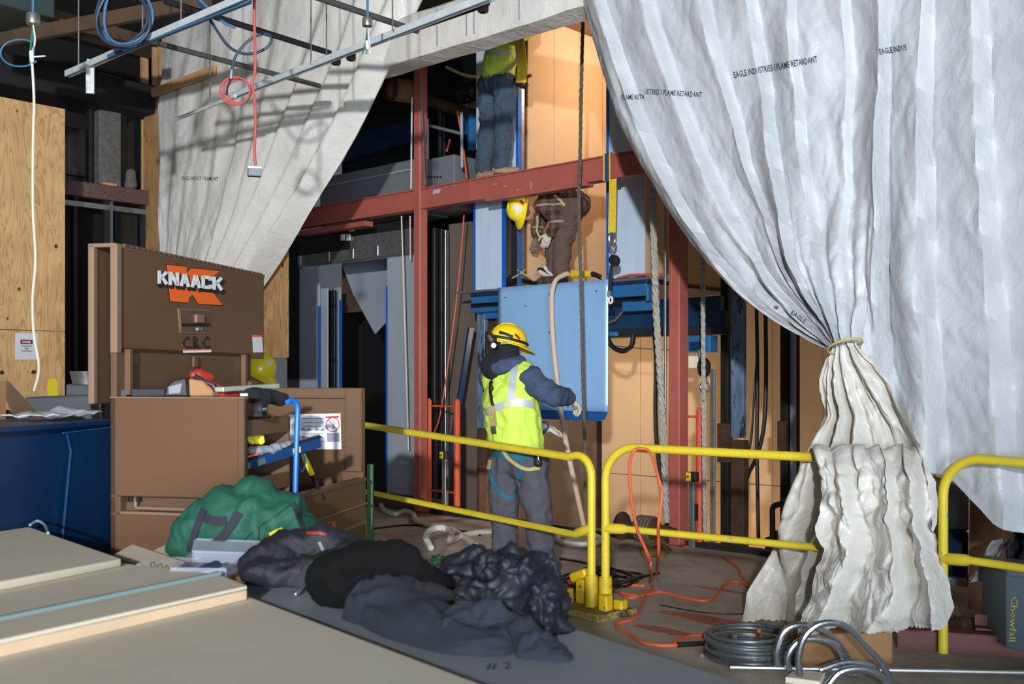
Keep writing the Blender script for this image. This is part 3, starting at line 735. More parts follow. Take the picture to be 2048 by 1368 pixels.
# left inner wall, seen through the opening, in boards
V = VJ+.12; k = 0
while V < VJ+1.7:
    mb = MB(); mb.ub(uL-.03, uL, V+.003, V+.44, ZP+.01, zc); mb.build('wall_board', 'beige_board', car, smooth=False)
    mb = MB(); mb.ub(uL-.034, uL-.012, V-.004, V+.004, ZP+.01, zc); mb.build('joint', 'beige_edge', car, smooth=False)
    V += .445
Vb = V
mb = MB(); mb.ub(uL-.03, uR+.4, Vb, Vb+.03, ZP+.01, zc); mb.build('rear_wall', 'beige_board', car)
mb = MB(); mb.ub(uR+.37, uR+.4, VJ+.1, Vb, ZP+.01, zc); mb.build('side_wall', 'beige_board', car)
mb = MB(); mb.ub(uL-.05, uR+.42, VJ+.05, Vb+.04, zc, zc+.05); mb.build('roof', 'beige_edge', car)
mb = MB(); mb.ub(uL-.2, uL-.035, VJ+.06, VJ+.1, ZP, zc); mb.build('front_return', 'dark_wall', car)
mb = MB(); mb.ub(uL-.05, uL-.03, VJ, VJ+.1, ZP, zc); mb.build('slot_post', 'galv', car)
mb = MB(); mb.ub(uL-.014, uL, VJ-.01, VJ+.02, ZP, zc); mb.build('corner_tape', 'blue_tape', car)
# pale jamb panels either side of the car opening
def jamb(px0, px1, z0, z1, lab, tapes):
    t = thing('jamb_panel', lab, 'panel', B(eu((px0+px1)/2, V=VJ), VJ, z0), 'pale jamb panels of the lift car')
    a = eu(px0, V=VJ-.02); b = eu(px1, V=VJ-.02)
    mb = MB(); mb.ub(a, b, VJ-.05, VJ-.02, z0, z1); mb.build('sheet', 'pale_jamb', t, bevel=.003)
    for u in tapes:
        u = a if u < 0 else b
        mb = MB(); mb.ub(u-.016, u+.016, VJ-.054, VJ-.016, z0, z1); mb.build('tape_edge', 'blue_tape', t)
    return t
zja = FV(980, 405, VJ).z
jamb(953, 1010, ZP, 3.6, 'pale blue jamb panel left of the bending worker', (-1, 1))
jamb(956, 1038, 3.64, 5.3, 'grey jamb panel behind the legs of the upper worker', (1,))
jamb(1219, 1292, ZP, 3.6, 'pale blue jamb panel with round marks right of the yellow strap', (-1,))
jamb(1219, 1330, 3.64, 5.3, 'grey jamb panel above the beam beside the right tarp', (-1,))
# platform
pl = thing('lift_platform', 'blue steel lift car platform with a thin deck edge', 'platform', B(eu(1120, V=8.4), 8.5, 2.1))
ua = eu(912, 580, 8.3); ub_ = eu(1337, 550, 8.3)
mb = MB(); mb.ub(ua, ub_, 8.3, 8.42, ZP-.03, ZP-.005); mb.build('deck_edge', 'galv', pl, bevel=.004)
mb = MB(); mb.ub(uL-.3, uR+.42, 8.42, Vb, ZP-.04, ZP); mb.build('deck', 'dark_steel', pl)
def pbox(name, px0, py0, px1, py1, V, th, m, bev=.005):
    a = FV(px0, py0, V); b = FV(px1, py1, V); u0, _, za = UVz(a); u1, _, zb_ = UVz(b)
    mb = MB(); mb.ub(u0, u1, V, V+th, zb_, za); return mb.build(name, m, pl, bevel=bev)
pbox('channel', 942, 589, 998, 604, 8.34, .12, 'blue_steel')
pbox('channel_flange', 940, 583, 1000, 590, 8.32, .3, 'navy_steel')
pbox('channel', 941, 604, 998, 619, 8.44, .03, 'black')
pbox('channel_flange', 940, 616, 1000, 622, 8.34, .2, 'blue_steel')
pbox('bracket', 968, 622, 1000, 636, 8.42, .05, 'blue_steel')
pbox('channel', 1218, 566, 1292, 591, 8.34, .1, 'blue_steel')
pbox('channel_flange', 1218, 558, 1294, 566, 8.32, .3, 'navy_steel')
pbox('channel', 1218, 592, 1292, 605, 8.5, .03, 'black')
pbox('channel_end', 1291, 572, 1296, 602, 8.3, .2, 'blue_steel')
pbox('outrigger', 1244, 604, 1305, 620, 8.4, .12, 'blue_steel')
pbox('girder', 1190, 606, 1440, 640, 8.7, .08, 'navy_steel')
pbox('girder', 1190, 632, 1440, 664, 8.62, .14, 'navy_steel')
pbox('girder_flange', 1190, 661, 1440, 668, 8.6, .2, 'dark_steel')
pbox('bracket', 1212, 664, 1232, 672, 8.5, .05, 'blue_steel')
pbox('guide_shoe', 1368, 672, 1420, 704, 8.55, .14, 'blue_steel')
pbox('guide_shoe_plate', 1378, 684, 1405, 700, 8.52, .04, 'navy_steel')
pbox('roller_block', 1376, 712, 1396, 736, 8.55, .1, 'pale_wood')
# apron sheet hung from the platform
ap = thing('apron_sheet', 'large glossy blue metal sheet hanging below the platform', 'metal sheet', B(eu(1105, V=8.22), 8.24, 1.2))
u0 = eu(997, 700, 8.24); u1 = eu(1216, 700, 8.24); z1 = FV(1105, 567, 8.24).z; z0 = FV(1216, 824, 8.24).z
mb = MB()
def apf(s, t):
    U = u0+(u1-u0)*s; z = z0+(z1-z0)*t
    return B(U, 8.24-.012*math.sin(s*5.2+.4)*(1-t*.5)-.01*(1-t), z)
mb.grid(apf, 24, 16); sheet = mb.build('sheet', 'apron_blue', ap, recalc=False, thick=.004)
mb = MB(); mb.grid(lambda s, t: apf(s, 0)+(-Vdir*.10*t-Z*.085*t+Udir*.03*t), 24, 3); mb.build('bent_lip', 'apron_lip', ap, recalc=False, thick=.004)
for (px, py) in ((1011, 595), (1099, 588), (1051, 612), (1193, 582), (1099, 665)):
    p = FV(px, py, 8.225); mb = MB(); mb.lathe(p, [(.008, 0), (.008, .004)], 8, -Vdir); mb.build('screw', 'navy_steel', ap)

# steel post and timber below the platform, left of the apron
t = thing('support_post', 'worn blue grey steel post under the left end of the platform', 'post', B(eu(960, V=8.5), 8.5, -1.4))
u = eu(961, V=8.5); mb = MB(); mb.ub(u-.06, u+.06, 8.5, 8.56, .95, 2.42); mb.build('post', 'steel_blue_post', t, bevel=.004)
mb = MB(); mb.ub(u-.05, u+.05, 8.49, 8.58, -1.4, .95); mb.build('post_base', 'rust_steel', t, bevel=.004)
u = eu(984, V=8.6); mb = MB(); mb.ub(u-.07, u+.07, 8.6, 8.7, -1.4, 2.4); tag(mb.build('dark_post', 'rust_steel'), 'dark brown timber post just right of the worn steel post', 'post')
# timber post standing at the slab edge behind the worker's legs
u = eu(965, V=8.2); mb = MB(); mb.ub(u-.06, u+.06, 8.2, 8.3, -1.0, .56); tag(mb.build('timber_stub', 'brown_post', bevel=.006), 'short weathered timber stub behind the vested worker, left of his legs', 'timber')

# ------------------------------------------------------------------ rails, posts and cables right of the second column
def upr(name, px, wpx, V, z0, z1, m, lab, cat='rail', dep=.06, grp='upright rails in the shaft'):
    a = eu(px-wpx/2, V=V); b = eu(px+wpx/2, V=V); mb = MB(); mb.ub(a, b, V, V+dep, z0, z1); return tag(mb.build(name, m, bevel=.004), lab, cat, grp)
upr('guide_rail', 1448, 15, 8.9, -1.3, 4.0, 'black', 'tall black guide rail between the pulley block and the blue black post', dep=.1)
upr('steel_post', 1474, 25, 8.75, .95, 4.0, 'steel_blue_post', 'wide blue black steel post right of the black guide rail', 'post')
upr('timber_post', 1474, 26, 8.72, -1.3, .93, 'rust_steel', 'charred timber below the wide blue black steel post', 'post', .1)
upr('guide_rail', 1424, 9, 9.0, -1.3, 1.6, 'galv', 'bright galvanised strip lit from below, left of the black guide rail', dep=.03)
upr('guide_rail', 1567, 14, 9.0, -1.3, 4.0, 'black', 'black guide rail nearest the tied tarp', dep=.08)
upr('guide_rail', 1585, 10, 9.05, -1.3, 4.0, 'grey_jamb', 'pale grey strip beside the tied tarp', dep=.03)
upr('guide_rail', 1594, 6, 9.1, -1.3, 4.0, 'rust_steel', 'thin brown strip closest to the tied tarp', dep=.03)
upr('bracket_plate', 1447, 26, 8.85, FV(1447, 925, 8.85).z, FV(1447, 847, 8.85).z, 'rust_steel', 'brown bracket plate on the black guide rail', 'bracket', .05, None)
upr('bracket_plate', 1563, 18, 8.95, FV(1560, 920, 8.95).z, FV(1560, 842, 8.95).z, 'rust_steel', 'brown bracket plate on the guide rail nearest the tied tarp', 'bracket', .05, None)
upr('upright_strip', 1329, 4, 8.0, .2, 3.3, 'galv', 'thin pale strip hugging the left of the second red column', 'strip', .02, None)
upr('upright_strip', 1372, 2.5, 8.3, .2, 2.2, 'galv', 'thin steel wire strip right of the second red column', 'strip', .02, None)
def cable(pts, r, m, name, lab, cat, n=8, k=8, grp=None, kn=6):
    mb = MB(); mb.tube(smooth_path(pts, kn), r, k); return tag(mb.build(name, m), lab, cat, grp)
FVl = lambda V, L: [FV(a, b, V) for a, b in L]
cable(FVl(8.9, [(1513, 610), (1515, 760), (1514, 900), (1517, 1080)]), .018, 'black_rubber', 'power_cable', 'straight thick black cable hanging in the shaft, left of the pair', 'cable')
cable(FVl(8.9, [(1531, 620), (1532, 760), (1528, 850), (1515, 910), (1496, 950), (1488, 985)]), .02, 'black_rubber', 'power_cable', 'thick black cable curving left behind the straight one', 'cable')
cable(FVl(8.95, [(1515, 700), (1508, 800), (1502, 880), (1490, 940), (1485, 970)]), .012, 'black_rubber', 'power_cable', 'thinner black cable looping beside the charred timber', 'cable')
cable(FVl(8.8, [(1306, 640), (1312, 720), (1311, 820), (1315, 900), (1326, 980), (1335, 1060)]), .022, 'black_rubber', 'power_cable', 'black cable hanging beside the thick grey rope', 'cable')
cable(FVl(8.5, [(1211, 660), (1222, 690), (1244, 702), (1262, 693), (1268, 668)]), .026, 'black_rubber', 'hose_loop', 'thick black hose loop hanging under the blue girder', 'hose')
cable(FVl(8.48, [(1212, 646), (1230, 640), (1246, 622)]), .012, 'brown_post', 'cable_loop', 'thin brown cable at the blue girder end', 'cable')
cable(FVl(8.6, [(1214, 690), (1270, 696), (1340, 700)]), .006, 'galv', 'steel_wire', 'thin steel wire stretched across under the blue girder', 'wire')
# pulley block
t = thing('pulley_block', 'grey pulley block with a ring hanging right of the second red column', 'pulley', FV(1410, 780, 8.5))
mb = MB(); mb.lathe(FV(1408, 735, 8.5), [(.07, -.03), (.09, -.02), (.06, 0), (.09, .02), (.07, .03)], 16, Udir); mb.build('sheave', 'dark_steel', t)
mb = MB(); mb.tube([FV(1400, 700, 8.5), FV(1404, 740, 8.5), FV(1412, 765, 8.5)], .02, 8); mb.build('hook', 'galv', t)
c = FV(1409, 774, 8.5); mb = MB(); mb.tube([c+Udir*(.045*math.cos(a))+Z*(.05*math.sin(a)) for a in [2*PI*i/20 for i in range(20)]], .012, 8, closed=True); mb.build('ring', 'steel_bright', t)
# dark steel steps in the pit at the tarp
t = thing('pit_steps', 'black metal steps with a bent handrail beside the tied tarp', 'steps', FV(1570, 1075, 8.4))
mb = MB(); mb.tube(smooth_path(FVl(8.4, [(1545, 1080), (1545, 1040), (1546, 1015), (1560, 1008), (1600, 996), (1640, 986)]), 4), .026, 8); mb.build('handrail', 'tool_black', t)
for i in range(4):
    a = eu(1530+14*i, V=8.5); mb = MB(); z = FV(1540, 1076-14*i, 8.5).z; mb.ub(a, a+.6, 8.5, 8.75, z-.12, z); mb.build('step', 'rust_steel', t)
# winch with a rope spool at the slab edge
t = thing('cable_winch', 'rusty cable winch lying at the slab edge behind the railing', 'winch', G(1300, 1090))
p = FV(1300, 1058, 7.8); ax = Udir
mb = MB(); mb.lathe(p-ax*.32, [(.03, 0), (.13, .0), (.13, .02), (.05, .03), (.045, .2), (.1, .21), (.11, .3), (.1, .38), (.05, .4), (.05, .5), (.03, .6)], 18, ax); mb.build('drum', 'rust_steel', t)
for k in range(5):
    mb = MB(); q = p+ax*(-.11+.035*k); mb.tube([q+(Vdir*math.cos(a)+Z*math.sin(a))*.105 for a in [2*PI*i/18 for i in range(18)]], .016, 6, closed=True); mb.build('rope_turn', 'rope_dark', t)
mb = MB(); mb.hexa([G(1282, 1112), G(1330, 1118), G(1345, 1100), G(1300, 1092), p+Vector((-.05, -.02, -.08)), p+Vector((.1, -.06, -.08)), p+Vector((.12, .04, -.08)), p+Vector((-.04, .06, -.08))]); mb.build('bracket', 'yellow_base_plate', t)

# ------------------------------------------------------------------ ropes, strap, hoses in front of the car
def rope(pts, r, m, name, lab, twist=True, grp=None):
    path = smooth_path(pts, 14); t = thing(name, lab, 'rope', path[-1], grp)
    for k in range(3):
        mb = MB(); q = []
        s = 0
        for i, p in enumerate(path):
            if i: s += (p-path[i-1]).length
            a = s*26+k*2*PI/3; q.append(p+Udir*(r*.5*math.cos(a))+Vdir*(r*.5*math.sin(a)))
        mb.tube(q, r*.62, 6); mb.build('strand', m, t)
    return t
rope(FVl(7.75, [(1166, 30), (1163, 160), (1160, 320), (1158, 380), (1159, 470), (1163, 620), (1166, 760), (1170, 900), (1171, 1045)]), .017, 'rope_dark', 'hoist_rope', 'dark twisted rope hanging down past the blue sheet')
rope(FVl(7.8, [(1304, 330), (1306, 420), (1310, 560), (1314, 650), (1322, 780), (1327, 890), (1333, 1045)]), .031, 'rope_grey', 'hoist_rope', 'thick pale rope with blue flecks left of the second red column')
rope(FVl(7.9, [(1405, 500), (1406, 620), (1407, 760), (1408, 900), (1410, 1080)]), .02, 'rope_grey', 'hoist_rope', 'pale rope hanging right of the second red column')
# lifting strap over the beam
t = thing('lifting_strap', 'yellow webbing strap slung over the red beam with hook and snap', 'strap', FV(1222, 600, VB-.05))
def ribbon(pts, w, wd_, th=.006):
    mb = MB(); k = len(pts)
    for i, p in enumerate(pts):
        a = pts[max(0, i-1)]; b = pts[min(k-1, i+1)]; d = (b-a).normalized(); nrm = d.cross(wd_).normalized()
        mb.v += [p-wd_*w/2-nrm*th/2, p+wd_*w/2-nrm*th/2, p+wd_*w/2+nrm*th/2, p-wd_*w/2+nrm*th/2]
    for i in range(k-1):
        a = i*4; b = a+4
        for j in range(4): mb.f.append((a+j, a+(j+1) % 4, b+(j+1) % 4, b+j))
    mb.f += [(3, 2, 1, 0), tuple((k-1)*4+j for j in range(4))]
    return mb
us_ = eu(1216, 330, VB); 
ribbon([B(us_, VB-.012, ZB-.03), B(us_, VB-.014, ZB), B(us_, VB-.012, ZT-.02), B(us_, VB-.01, ZT+.008), B(us_, VB+.14, ZT+.008), B(us_, VB+.145, ZB-.02)], .085, Udir).build('beam_loop', 'strap_blue', t)
for s in (-1, 1): ribbon([B(us_+s*.035, VB-.018, ZB-.02), B(us_+s*.035, VB-.02, ZT-.02), B(us_+s*.035, VB-.016, ZT+.014), B(us_+s*.035, VB+.13, ZT+.014)], .016, Udir).build('loop_edge', 'strap_yellow', t)
pa = FV(1226, 358, VB-.02); pb_ = FV(1224, 466, VB-.02)
ribbon([pa+(pb_-pa)*i/6 for i in range(7)], .085, Udir).build('webbing', 'strap_yellow', t)
p = FV(1224, 478, VB-.02); mb = MB(); mb.tube([p+Udir*(.035*math.cos(a))+Z*(.055*math.sin(a)) for a in [2*PI*i/18 for i in range(18)]], .014, 8, closed=True); mb.build('ring', 'steel_bright', t)
for k, py in enumerate((494, 506, 518)):
    p = FV(1224, py, VB-.02); d = Udir if k % 2 == 0 else Vdir; mb = MB(); mb.tube([p+d*(.016*math.cos(a))+Z*(.035*math.sin(a)) for a in [2*PI*i/14 for i in range(14)]], .007, 6, closed=True); mb.build('chain_link', 'galv', t)
p = FV(1229, 521, VB-.02); mb = MB(); mb.lathe(p, [(.03, -.025), (.05, -.02), (.05, .02), (.03, .025)], 14, -Vdir, rx=1, ry=1.15); mb.build('absorber_case', 'tool_black', t)
ribbon(smooth_path(FVl(VB-.02, [(1223, 530), (1221, 555), (1219, 584)]), 4), .04, Udir).build('dark_webbing', 'bag_strap', t)
mb = MB(); mb.tube([FV(1219, 582, VB-.02), FV(1219, 594, VB-.02)], .022, 8); mb.build('snap_body', 'steel_bright', t)
p = FV(1221, 600, VB-.02); mb = MB(); mb.tube([p+Udir*(.022*math.cos(a))+Z*(.03*math.sin(a)) for a in [2*PI*i/14 for i in range(14)]], .011, 8, closed=True); mb.build('snap_hook', 'sticker_white', t)
# pale air hose from the platform past the worker to the floor
hp = FVl(8.1, [(1136, 547), (1125, 551), (1112, 560), (1105, 580), (1103, 610), (1106, 680), (1113, 750), (1121, 815)])
hp += [FV(1128, 862, 7.4), FV(1137, 910, 7.3), FV(1150, 970, 7.4), FV(1168, 1052, 7.6)]
cable(hp, .024, 'hose_beige', 'air_hose', 'pale beige hose draped from the platform across the blue sheet', 'hose', k=10)
# tools and hoses on the platform deck
cable([B(*x) for x in ((eu(1015, 560, 8.7), 8.7, ZP+.04), (eu(1022, 540, 8.7), 8.7, ZP+.16), (eu(1050, 525, 8.7), 8.75, ZP+.22), (eu(1085, 527, 8.7), 8.75, ZP+.2), (eu(1105, 545, 8.8), 8.8, ZP+.08))], .025, 'black_rubber', 'hose_loop', 'black hose arching over the platform deck beside the bending worker', 'hose')
cable([B(*x) for x in ((eu(1020, 560, 8.5), 8.5, ZP+.06), (eu(1040, 560, 8.5), 8.5, ZP+.09), (eu(1080, 560, 8.5), 8.5, ZP+.03), (eu(1100, 560, 8.5), 8.55, ZP+.02))], .025, 'black_rubber', 'hose_loop', 'black hose lying flat on the platform deck near its left end', 'hose')
cable([B(*x) for x in ((eu(1140, 548, 8.6), 8.6, ZP+.1), (eu(1165, 540, 8.6), 8.65, ZP+.12), (eu(1190, 547, 8.6), 8.65, ZP+.07), (eu(1205, 553, 8.6), 8.6, ZP+.02))], .012, 'black_rubber', 'electric_cord', 'thin black tool cord right of the bending worker on the platform', 'cord')
t = thing('power_tool', 'yellow power tool lying on the platform right of the bending worker', 'power tool', B(eu(1165, 550, 8.6), 8.6, ZP))
mb = MB(); a = FV(1145, 548, 8.6); b = FV(1186, 548, 8.6); mb.cap(a, b, .045, .03, Z, .8); mb.build('body', 'strap_yellow', t)
mb = MB(); mb.cap(b, FV(1200, 552, 8.6), .03, .02); mb.build('handle', 'tool_black', t)
for (x0, y0, x1, y1, lab) in ((1079, 543, 1102, 556, 'white plastic tube lying lowest beside the bending worker'), (1090, 535, 1106, 553, 'white plastic tube leaning higher beside the bending worker')):
    mb = MB(); mb.tube([FV(x0, y0, 8.45), FV(x1, y1, 8.45)], .022, 12); tag(mb.build('plastic_tube', 'hose_white'), lab, 'tube')
for (pts, lab) in ((((1025, 556), (1040, 548), (1050, 540)), 'short tan strap end sticking up at the platform left end'), (((1035, 540), (1060, 556), (1068, 562)), 'tan strap lying across the hoses on the platform')):
    cable(FVl(8.45, pts), .01, 'strap_tan', 'strap_end', lab, 'strap', k=6)
cable(FVl(8.35, [(1235, 556), (1260, 550), (1290, 549), (1325, 548)]), .012, 'cord_orange', 'electric_cord', 'orange cord lying along the right end of the platform deck', 'cord')
cable(FVl(8.2, [(998, 690), (1012, 670)]), .012, 'black_rubber', 'electric_cord', 'stub of cord left of the sheet', 'cord') if False else None

# warm lamps inside the hoistway and the car: unseen bulbs, added as light sources
def lamp(p, power, col, rad, lab):
    t = thing('unseen_lamp', lab, 'lamp', p)
    mb = MB(); mb.ell(Vector(p), Vector((.05, 0, 0)), Vector((0, .05, 0)), Vector((0, 0, .07))); mb.build('bulb', 'bulb', t)
    mb = MB(); mb.tube([Vector(p)+Z*.06, Vector(p)+Z*.16], .03, 10); mb.build('socket', 'tool_black', t)
    o = light('lamp_light', 'POINT', Vector(p)-Z*.0, None, power, col, rad); o.location = Vector(p)+Vector((0, 0, -.14)); return t
lamp(B(uL+1.05, VJ+1.0, 5.2), 62, (1.0, .84, .64), .12, 'unseen bulb glowing near the roof of the lift car')
lamp(B(eu(1395, V=9.8), 9.6, -.9), 70, (1.0, .74, .48), .12, 'unseen bulb glowing low in the lift pit')
lamp(B(eu(1180, V=9.8), 9.5, 1.9), 48, (1.0, .80, .56), .15, 'unseen bulb added under the lift car platform')
# ------------------------------------------------------------------ tarps
def lerp_tab(tab, s):
    for i in range(len(tab)-1):
        a, b = tab[i], tab[i+1]
        if s <= b[0] or i == len(tab)-2:
            t = (s-a[0])/(b[0]-a[0]); t = max(0, min(1, t))
            return [tuple(p+(q-p)*t for p, q in zip(x, y)) for x, y in zip(a[1:], b[1:])]
def saw(x, sharp=.22):
    x = x-math.floor(x)
    if x < 1-sharp: return x/(1-sharp)
    t = (x-(1-sharp))/sharp; return 1-t*t*(3-2*t)
def nz(*a): return noise.noise(Vector(a))
def crumple(q, sc):
    d = noise.voronoi(q*sc+Vector((nz(q.x*sc, q.y*sc, q.z*sc+4), nz(q.x*sc, q.y*sc+7, q.z*sc), 0))*.5)[0]; return min(1, (d[1]-d[0])*1.6)

RT = [(0.0, (1138, -80), (1286, 560), (1668, 700)), (.06, (1180, -80), (1335, 545), (1672, 697)), (.12, (1232, -80), (1390, 520), (1676, 694)), (.3, (1400, -80), (1500, 470), (1684, 690)),
      (.48, (1580, -80), (1625, 430), (1700, 688)), (.60, (1700, -80), (1725, 380), (1716, 684)), (.66, (1750, -80), (1790, 330), (1735, 690)), (.72, (1800, -80), (1800, 400), (1800, 840)),
      (.80, (1880, -80), (1876, 400), (1890, 945)), (.88, (2000, -80), (1995, 420), (2005, 1045)), (1.0, (2360, -80), (2340, 450), (2350, 1190))]
def right_upper(s, t):
    p0, c, e = lerp_tab(RT, s)
    px = (1-t)**2*p0[0]+2*t*(1-t)*c[0]+t*t*e[0]; py = (1-t)**2*p0[1]+2*t*(1-t)*c[1]+t*t*e[1]
    g = max(0, min(1, (.70-s)/.10)); g = g*g*(3-2*g)      # gathered share
    Vb_ = VT-.02-.45*t**2.2*g-.30*t**2*(1-g)
    p = FV(px, py, Vb_)
    ph = 10.2*s+.7*nz(s*4.0, t*.6, 3.1)+.15*nz(s*15, t*1.2, 8)
    amp = .23*(1-.6*t*g)*(.7+.6*nz(s*6, 1.2+t*.8, 5))*(0.55+.45*min(1, t*2.5))
    d = amp*saw(ph, .11)
    # radiating creases close to the tie
    if g > 0: d += g*max(0, t-.5)*.13*abs(math.sin(s*44+2.2*nz(s*16, t*2, 1)))
    # big soft pouches above the tie
    d += .16*math.exp(-((s-.40)/.07)**2-((t-.74)/.16)**2)+.12*math.exp(-((s-.74)/.05)**2-((t-.62)/.2)**2)
    q = Vector((s*7.5, t*5.5, 0)); d += .04*crumple(q, .7)*(.5+t)+.016*crumple(q, 2.0)+.005*crumple(q, 5)
    d += .05*nz(s*9, t*5, 2)
    if s < .035: d -= .05*(1-s/.035)                      # hem turned back
    return p-Vdir*d
t = thing('tied_tarp', 'huge white plastic tarp on the right, gathered and tied with twine over the yellow railing', 'tarp', G(1720, 1270))
mb = MB(); mb.grid(right_upper, 230, 150); up = mb.build('upper_sheet', 'white_tarp', t, recalc=False, angle=60)
LE = [(698, 1666), (720, 1655), (760, 1645), (800, 1646), (830, 1652), (900, 1626), (1000, 1592), (1100, 1548), (1180, 1512), (1245, 1500)]
RE = [(690, 1724), (720, 1752), (760, 1790), (830, 1830), (900, 1875), (960, 1895), (1040, 1902), (1100, 1890), (1180, 1880), (1245, 1870)]
def tabx(tab, y):
    for (a, b) in zip(tab, tab[1:]):
        if y <= b[0]: 
            f = max(0, min(1, (y-a[0])/(b[0]-a[0]))); return a[1]+(b[1]-a[1])*f
    return tab[-1][1]
def lower_skirt(s, t):
    yb = 1236+14*nz(s*9, 2, 2)+(6*nz(s*60, 1, 1)) - 30*max(0, s-.55)
    y = 686+(yb-686)*t
    x = tabx(LE, y)+(tabx(RE, y)-tabx(LE, y))*s
    Vb_ = 5.95-(.02+.28*s)*min(1, (y-686)/210.0)
    if y > 1180: Vb_ += .0
    p = FV(x, y, Vb_)
    ph = 2.8*s+.9*nz(s*3, t*1.4, 9)
    d = (.03+.2*min(1, t*2.2))*saw(ph, .2)+.05*(1-t)**2*abs(math.sin(s*28+nz(s*9, t*4, 2)))
    q = Vector((s*3.0, t*4.2, 3)); d += .035*crumple(q, 1.3)+.016*crumple(q, 3.1)+.04*nz(s*5, t*6, 7)
    return p-Vdir*d
mb = MB(); mb.grid(lower_skirt, 120, 150); mb.build('lower_sheet', 'cream_tarp', t, recalc=False, angle=60)
FLe = [(890, 1632), (930, 1646), (1000, 1652), (1100, 1654), (1200, 1640), (1260, 1628)]
FRe = [(890, 1842), (930, 1852), (1000, 1868), (1100, 1886), (1200, 1908), (1260, 1914)]
def flap(s, t):
    yb = 1252+8*nz(s*7, 2, 5)+7*nz(s*70, 1, 4)-22*max(0, s-.6)
    y = 896+(yb-896)*t
    x = tabx(FLe, y)+(tabx(FRe, y)-tabx(FLe, y))*s
    w = 14*nz(s*5, t*2, 4)*(1-t)
    Vb_ = 5.60-.22*min(1, t*6)**.5+.05*s-.06*t
    p = FV(x+w, y-10*abs(math.sin(s*17))*(1-t)**4, Vb_)
    ph = 2.5*s+.3+.7*nz(s*2.2, t*1.3, 6)
    d = (.05+.2*t)*saw(ph, .22)+.06*(1-t)**2*abs(math.sin(s*19+1.5*nz(s*6, t*5, 3)))
    q = Vector((s*2.2, t*3.4, 8)); d += .07*crumple(q, 1.1)+.03*crumple(q, 2.6)+.05*nz(s*4, t*5, 1)
    return p-Vdir*d
mb = MB(); mb.grid(flap, 110, 120); mb.build('front_flap', 'cream_tarp', t, recalc=False, angle=60)
# torn strip hanging behind the third railing and ragged scraps at the hem
def strip(s, tt):
    a = P(2030, 1075, 6.1); b = P(1985, 1080, 6.2); c = P(1960, 1165, 6.1); d_ = P(1935, 1160, 6.2)
    p = (a+(c-a)*tt)*(1-s)+(b+(d_-b)*tt)*s
    return p-Vdir*(.05*math.sin(s*9+tt*3)+.04*nz(s*5, tt*5, 2))
mb = MB(); mb.grid(strip, 16, 16); mb.build('torn_strip', 'white_tarp', t, recalc=False)
for i, (cx_, cy_, dx, dy) in enumerate(((1520, 1200, 34, 26), (1540, 1222, 40, 18), (1585, 1232, 34, 20))):
    def scrap(s, tt, cx_=cx_, cy_=cy_, dx=dx, dy=dy, i=i):
        p = G(cx_+dx*(s-.5)*(1-.6*tt)-22*tt, cy_+dy*(tt-.5)*.8, .02); p.z = .012+.05*abs(math.sin(s*7+i))*(1-tt*.5)+.05*(1-tt); return p
    mb = MB(); mb.grid(scrap, 10, 8); mb.build('torn_scrap', 'cream_tarp', t, recalc=False)
# twine
mb = MB(); cpt = FV(1694, 692, 5.85)
mb.tube([cpt+Udir*(.10*math.cos(a))+Z*(.035*math.cos(a)+.02*math.sin(a))-Vdir*(.09*math.sin(a)+.03) for a in [2*PI*i/28 for i in range(28)]], .007, 6, closed=True)
mb.build('twine', 'strap_tan', t)
for (px, py) in ((1552, 616), (1659, 799), (1636, 914)):
    p = FV(px, py, 5.5 if py > 700 else 6.0); mb = MB(); mb.lathe(p, [(.006, -.003), (.016, -.003), (.016, .003), (.006, .003)], 12, -Vdir)
    h = hit(bvh_of(up), CAM, ray(px, py)); 
    if h is not None:
        mb = MB(); mb.lathe(h-ray(px, py).normalized()*.005, [(.006, -.003), (.016, -.003), (.016, .003), (.006, .003)], 12, -Vdir); mb.build('grommet', 'galv', t)

def print_on(bvh, parent, s, px, py, w, h, ang, m='tarp_ink', off=.005, name='lettering', bold=.012):
    vs, fs = text_data(s, 1.0, bold, 1); xs = [v.x for v in vs]; ys = [v.y for v in vs]
    W = max(xs)-min(xs); H = max(ys)-min(ys); ca, sa = math.cos(ang), math.sin(ang); mb = MB(); pts = []; ok = []
    for v in vs:
        a = (v.x-(min(xs)+max(xs))/2)/W*w; b = -(v.y-(min(ys)+max(ys))/2)/H*h
        r = ray(px+a*ca-b*sa, py+a*sa+b*ca); q = hit(bvh, CAM, r)
        ok.append(q is not None); pts.append((q-r.normalized()*off) if q is not None else Vector((0, 0, 0)))
    def good(f):
        if not all(ok[i] for i in f): return False
        return max((pts[i]-pts[f[0]]).length for i in f) < .12
    keep = [f for f in fs if good(f)]; used = sorted(set(i for f in keep for i in f)); mp = {k: n for n, k in enumerate(used)}
    if not keep: return
    mb.add([pts[i] for i in used], [tuple(mp[i] for i in f) for f in keep])
    mb.build(name, m, parent, smooth=False, recalc=False)
bv = bvh_of(up); LB = 'EAGLE INDUSTRIES / FLAME RETARDANT'
print_on(bv, t, LB, 1551, 134, 170, 13, -.19)
print_on(bv, t, 'USTRIES / FLAME RETARDANT', 1346, 186, 116, 11, .06)
print_on(bv, t, 'FLAME RETA', 1266, 194, 46, 10, -.02)
print_on(bv, t, 'EAGLE INDUS', 1786, 99, 55, 12, -.17)
print_on(bv, t, 'EAGLE', 1597, 634, 34, 9, .62)

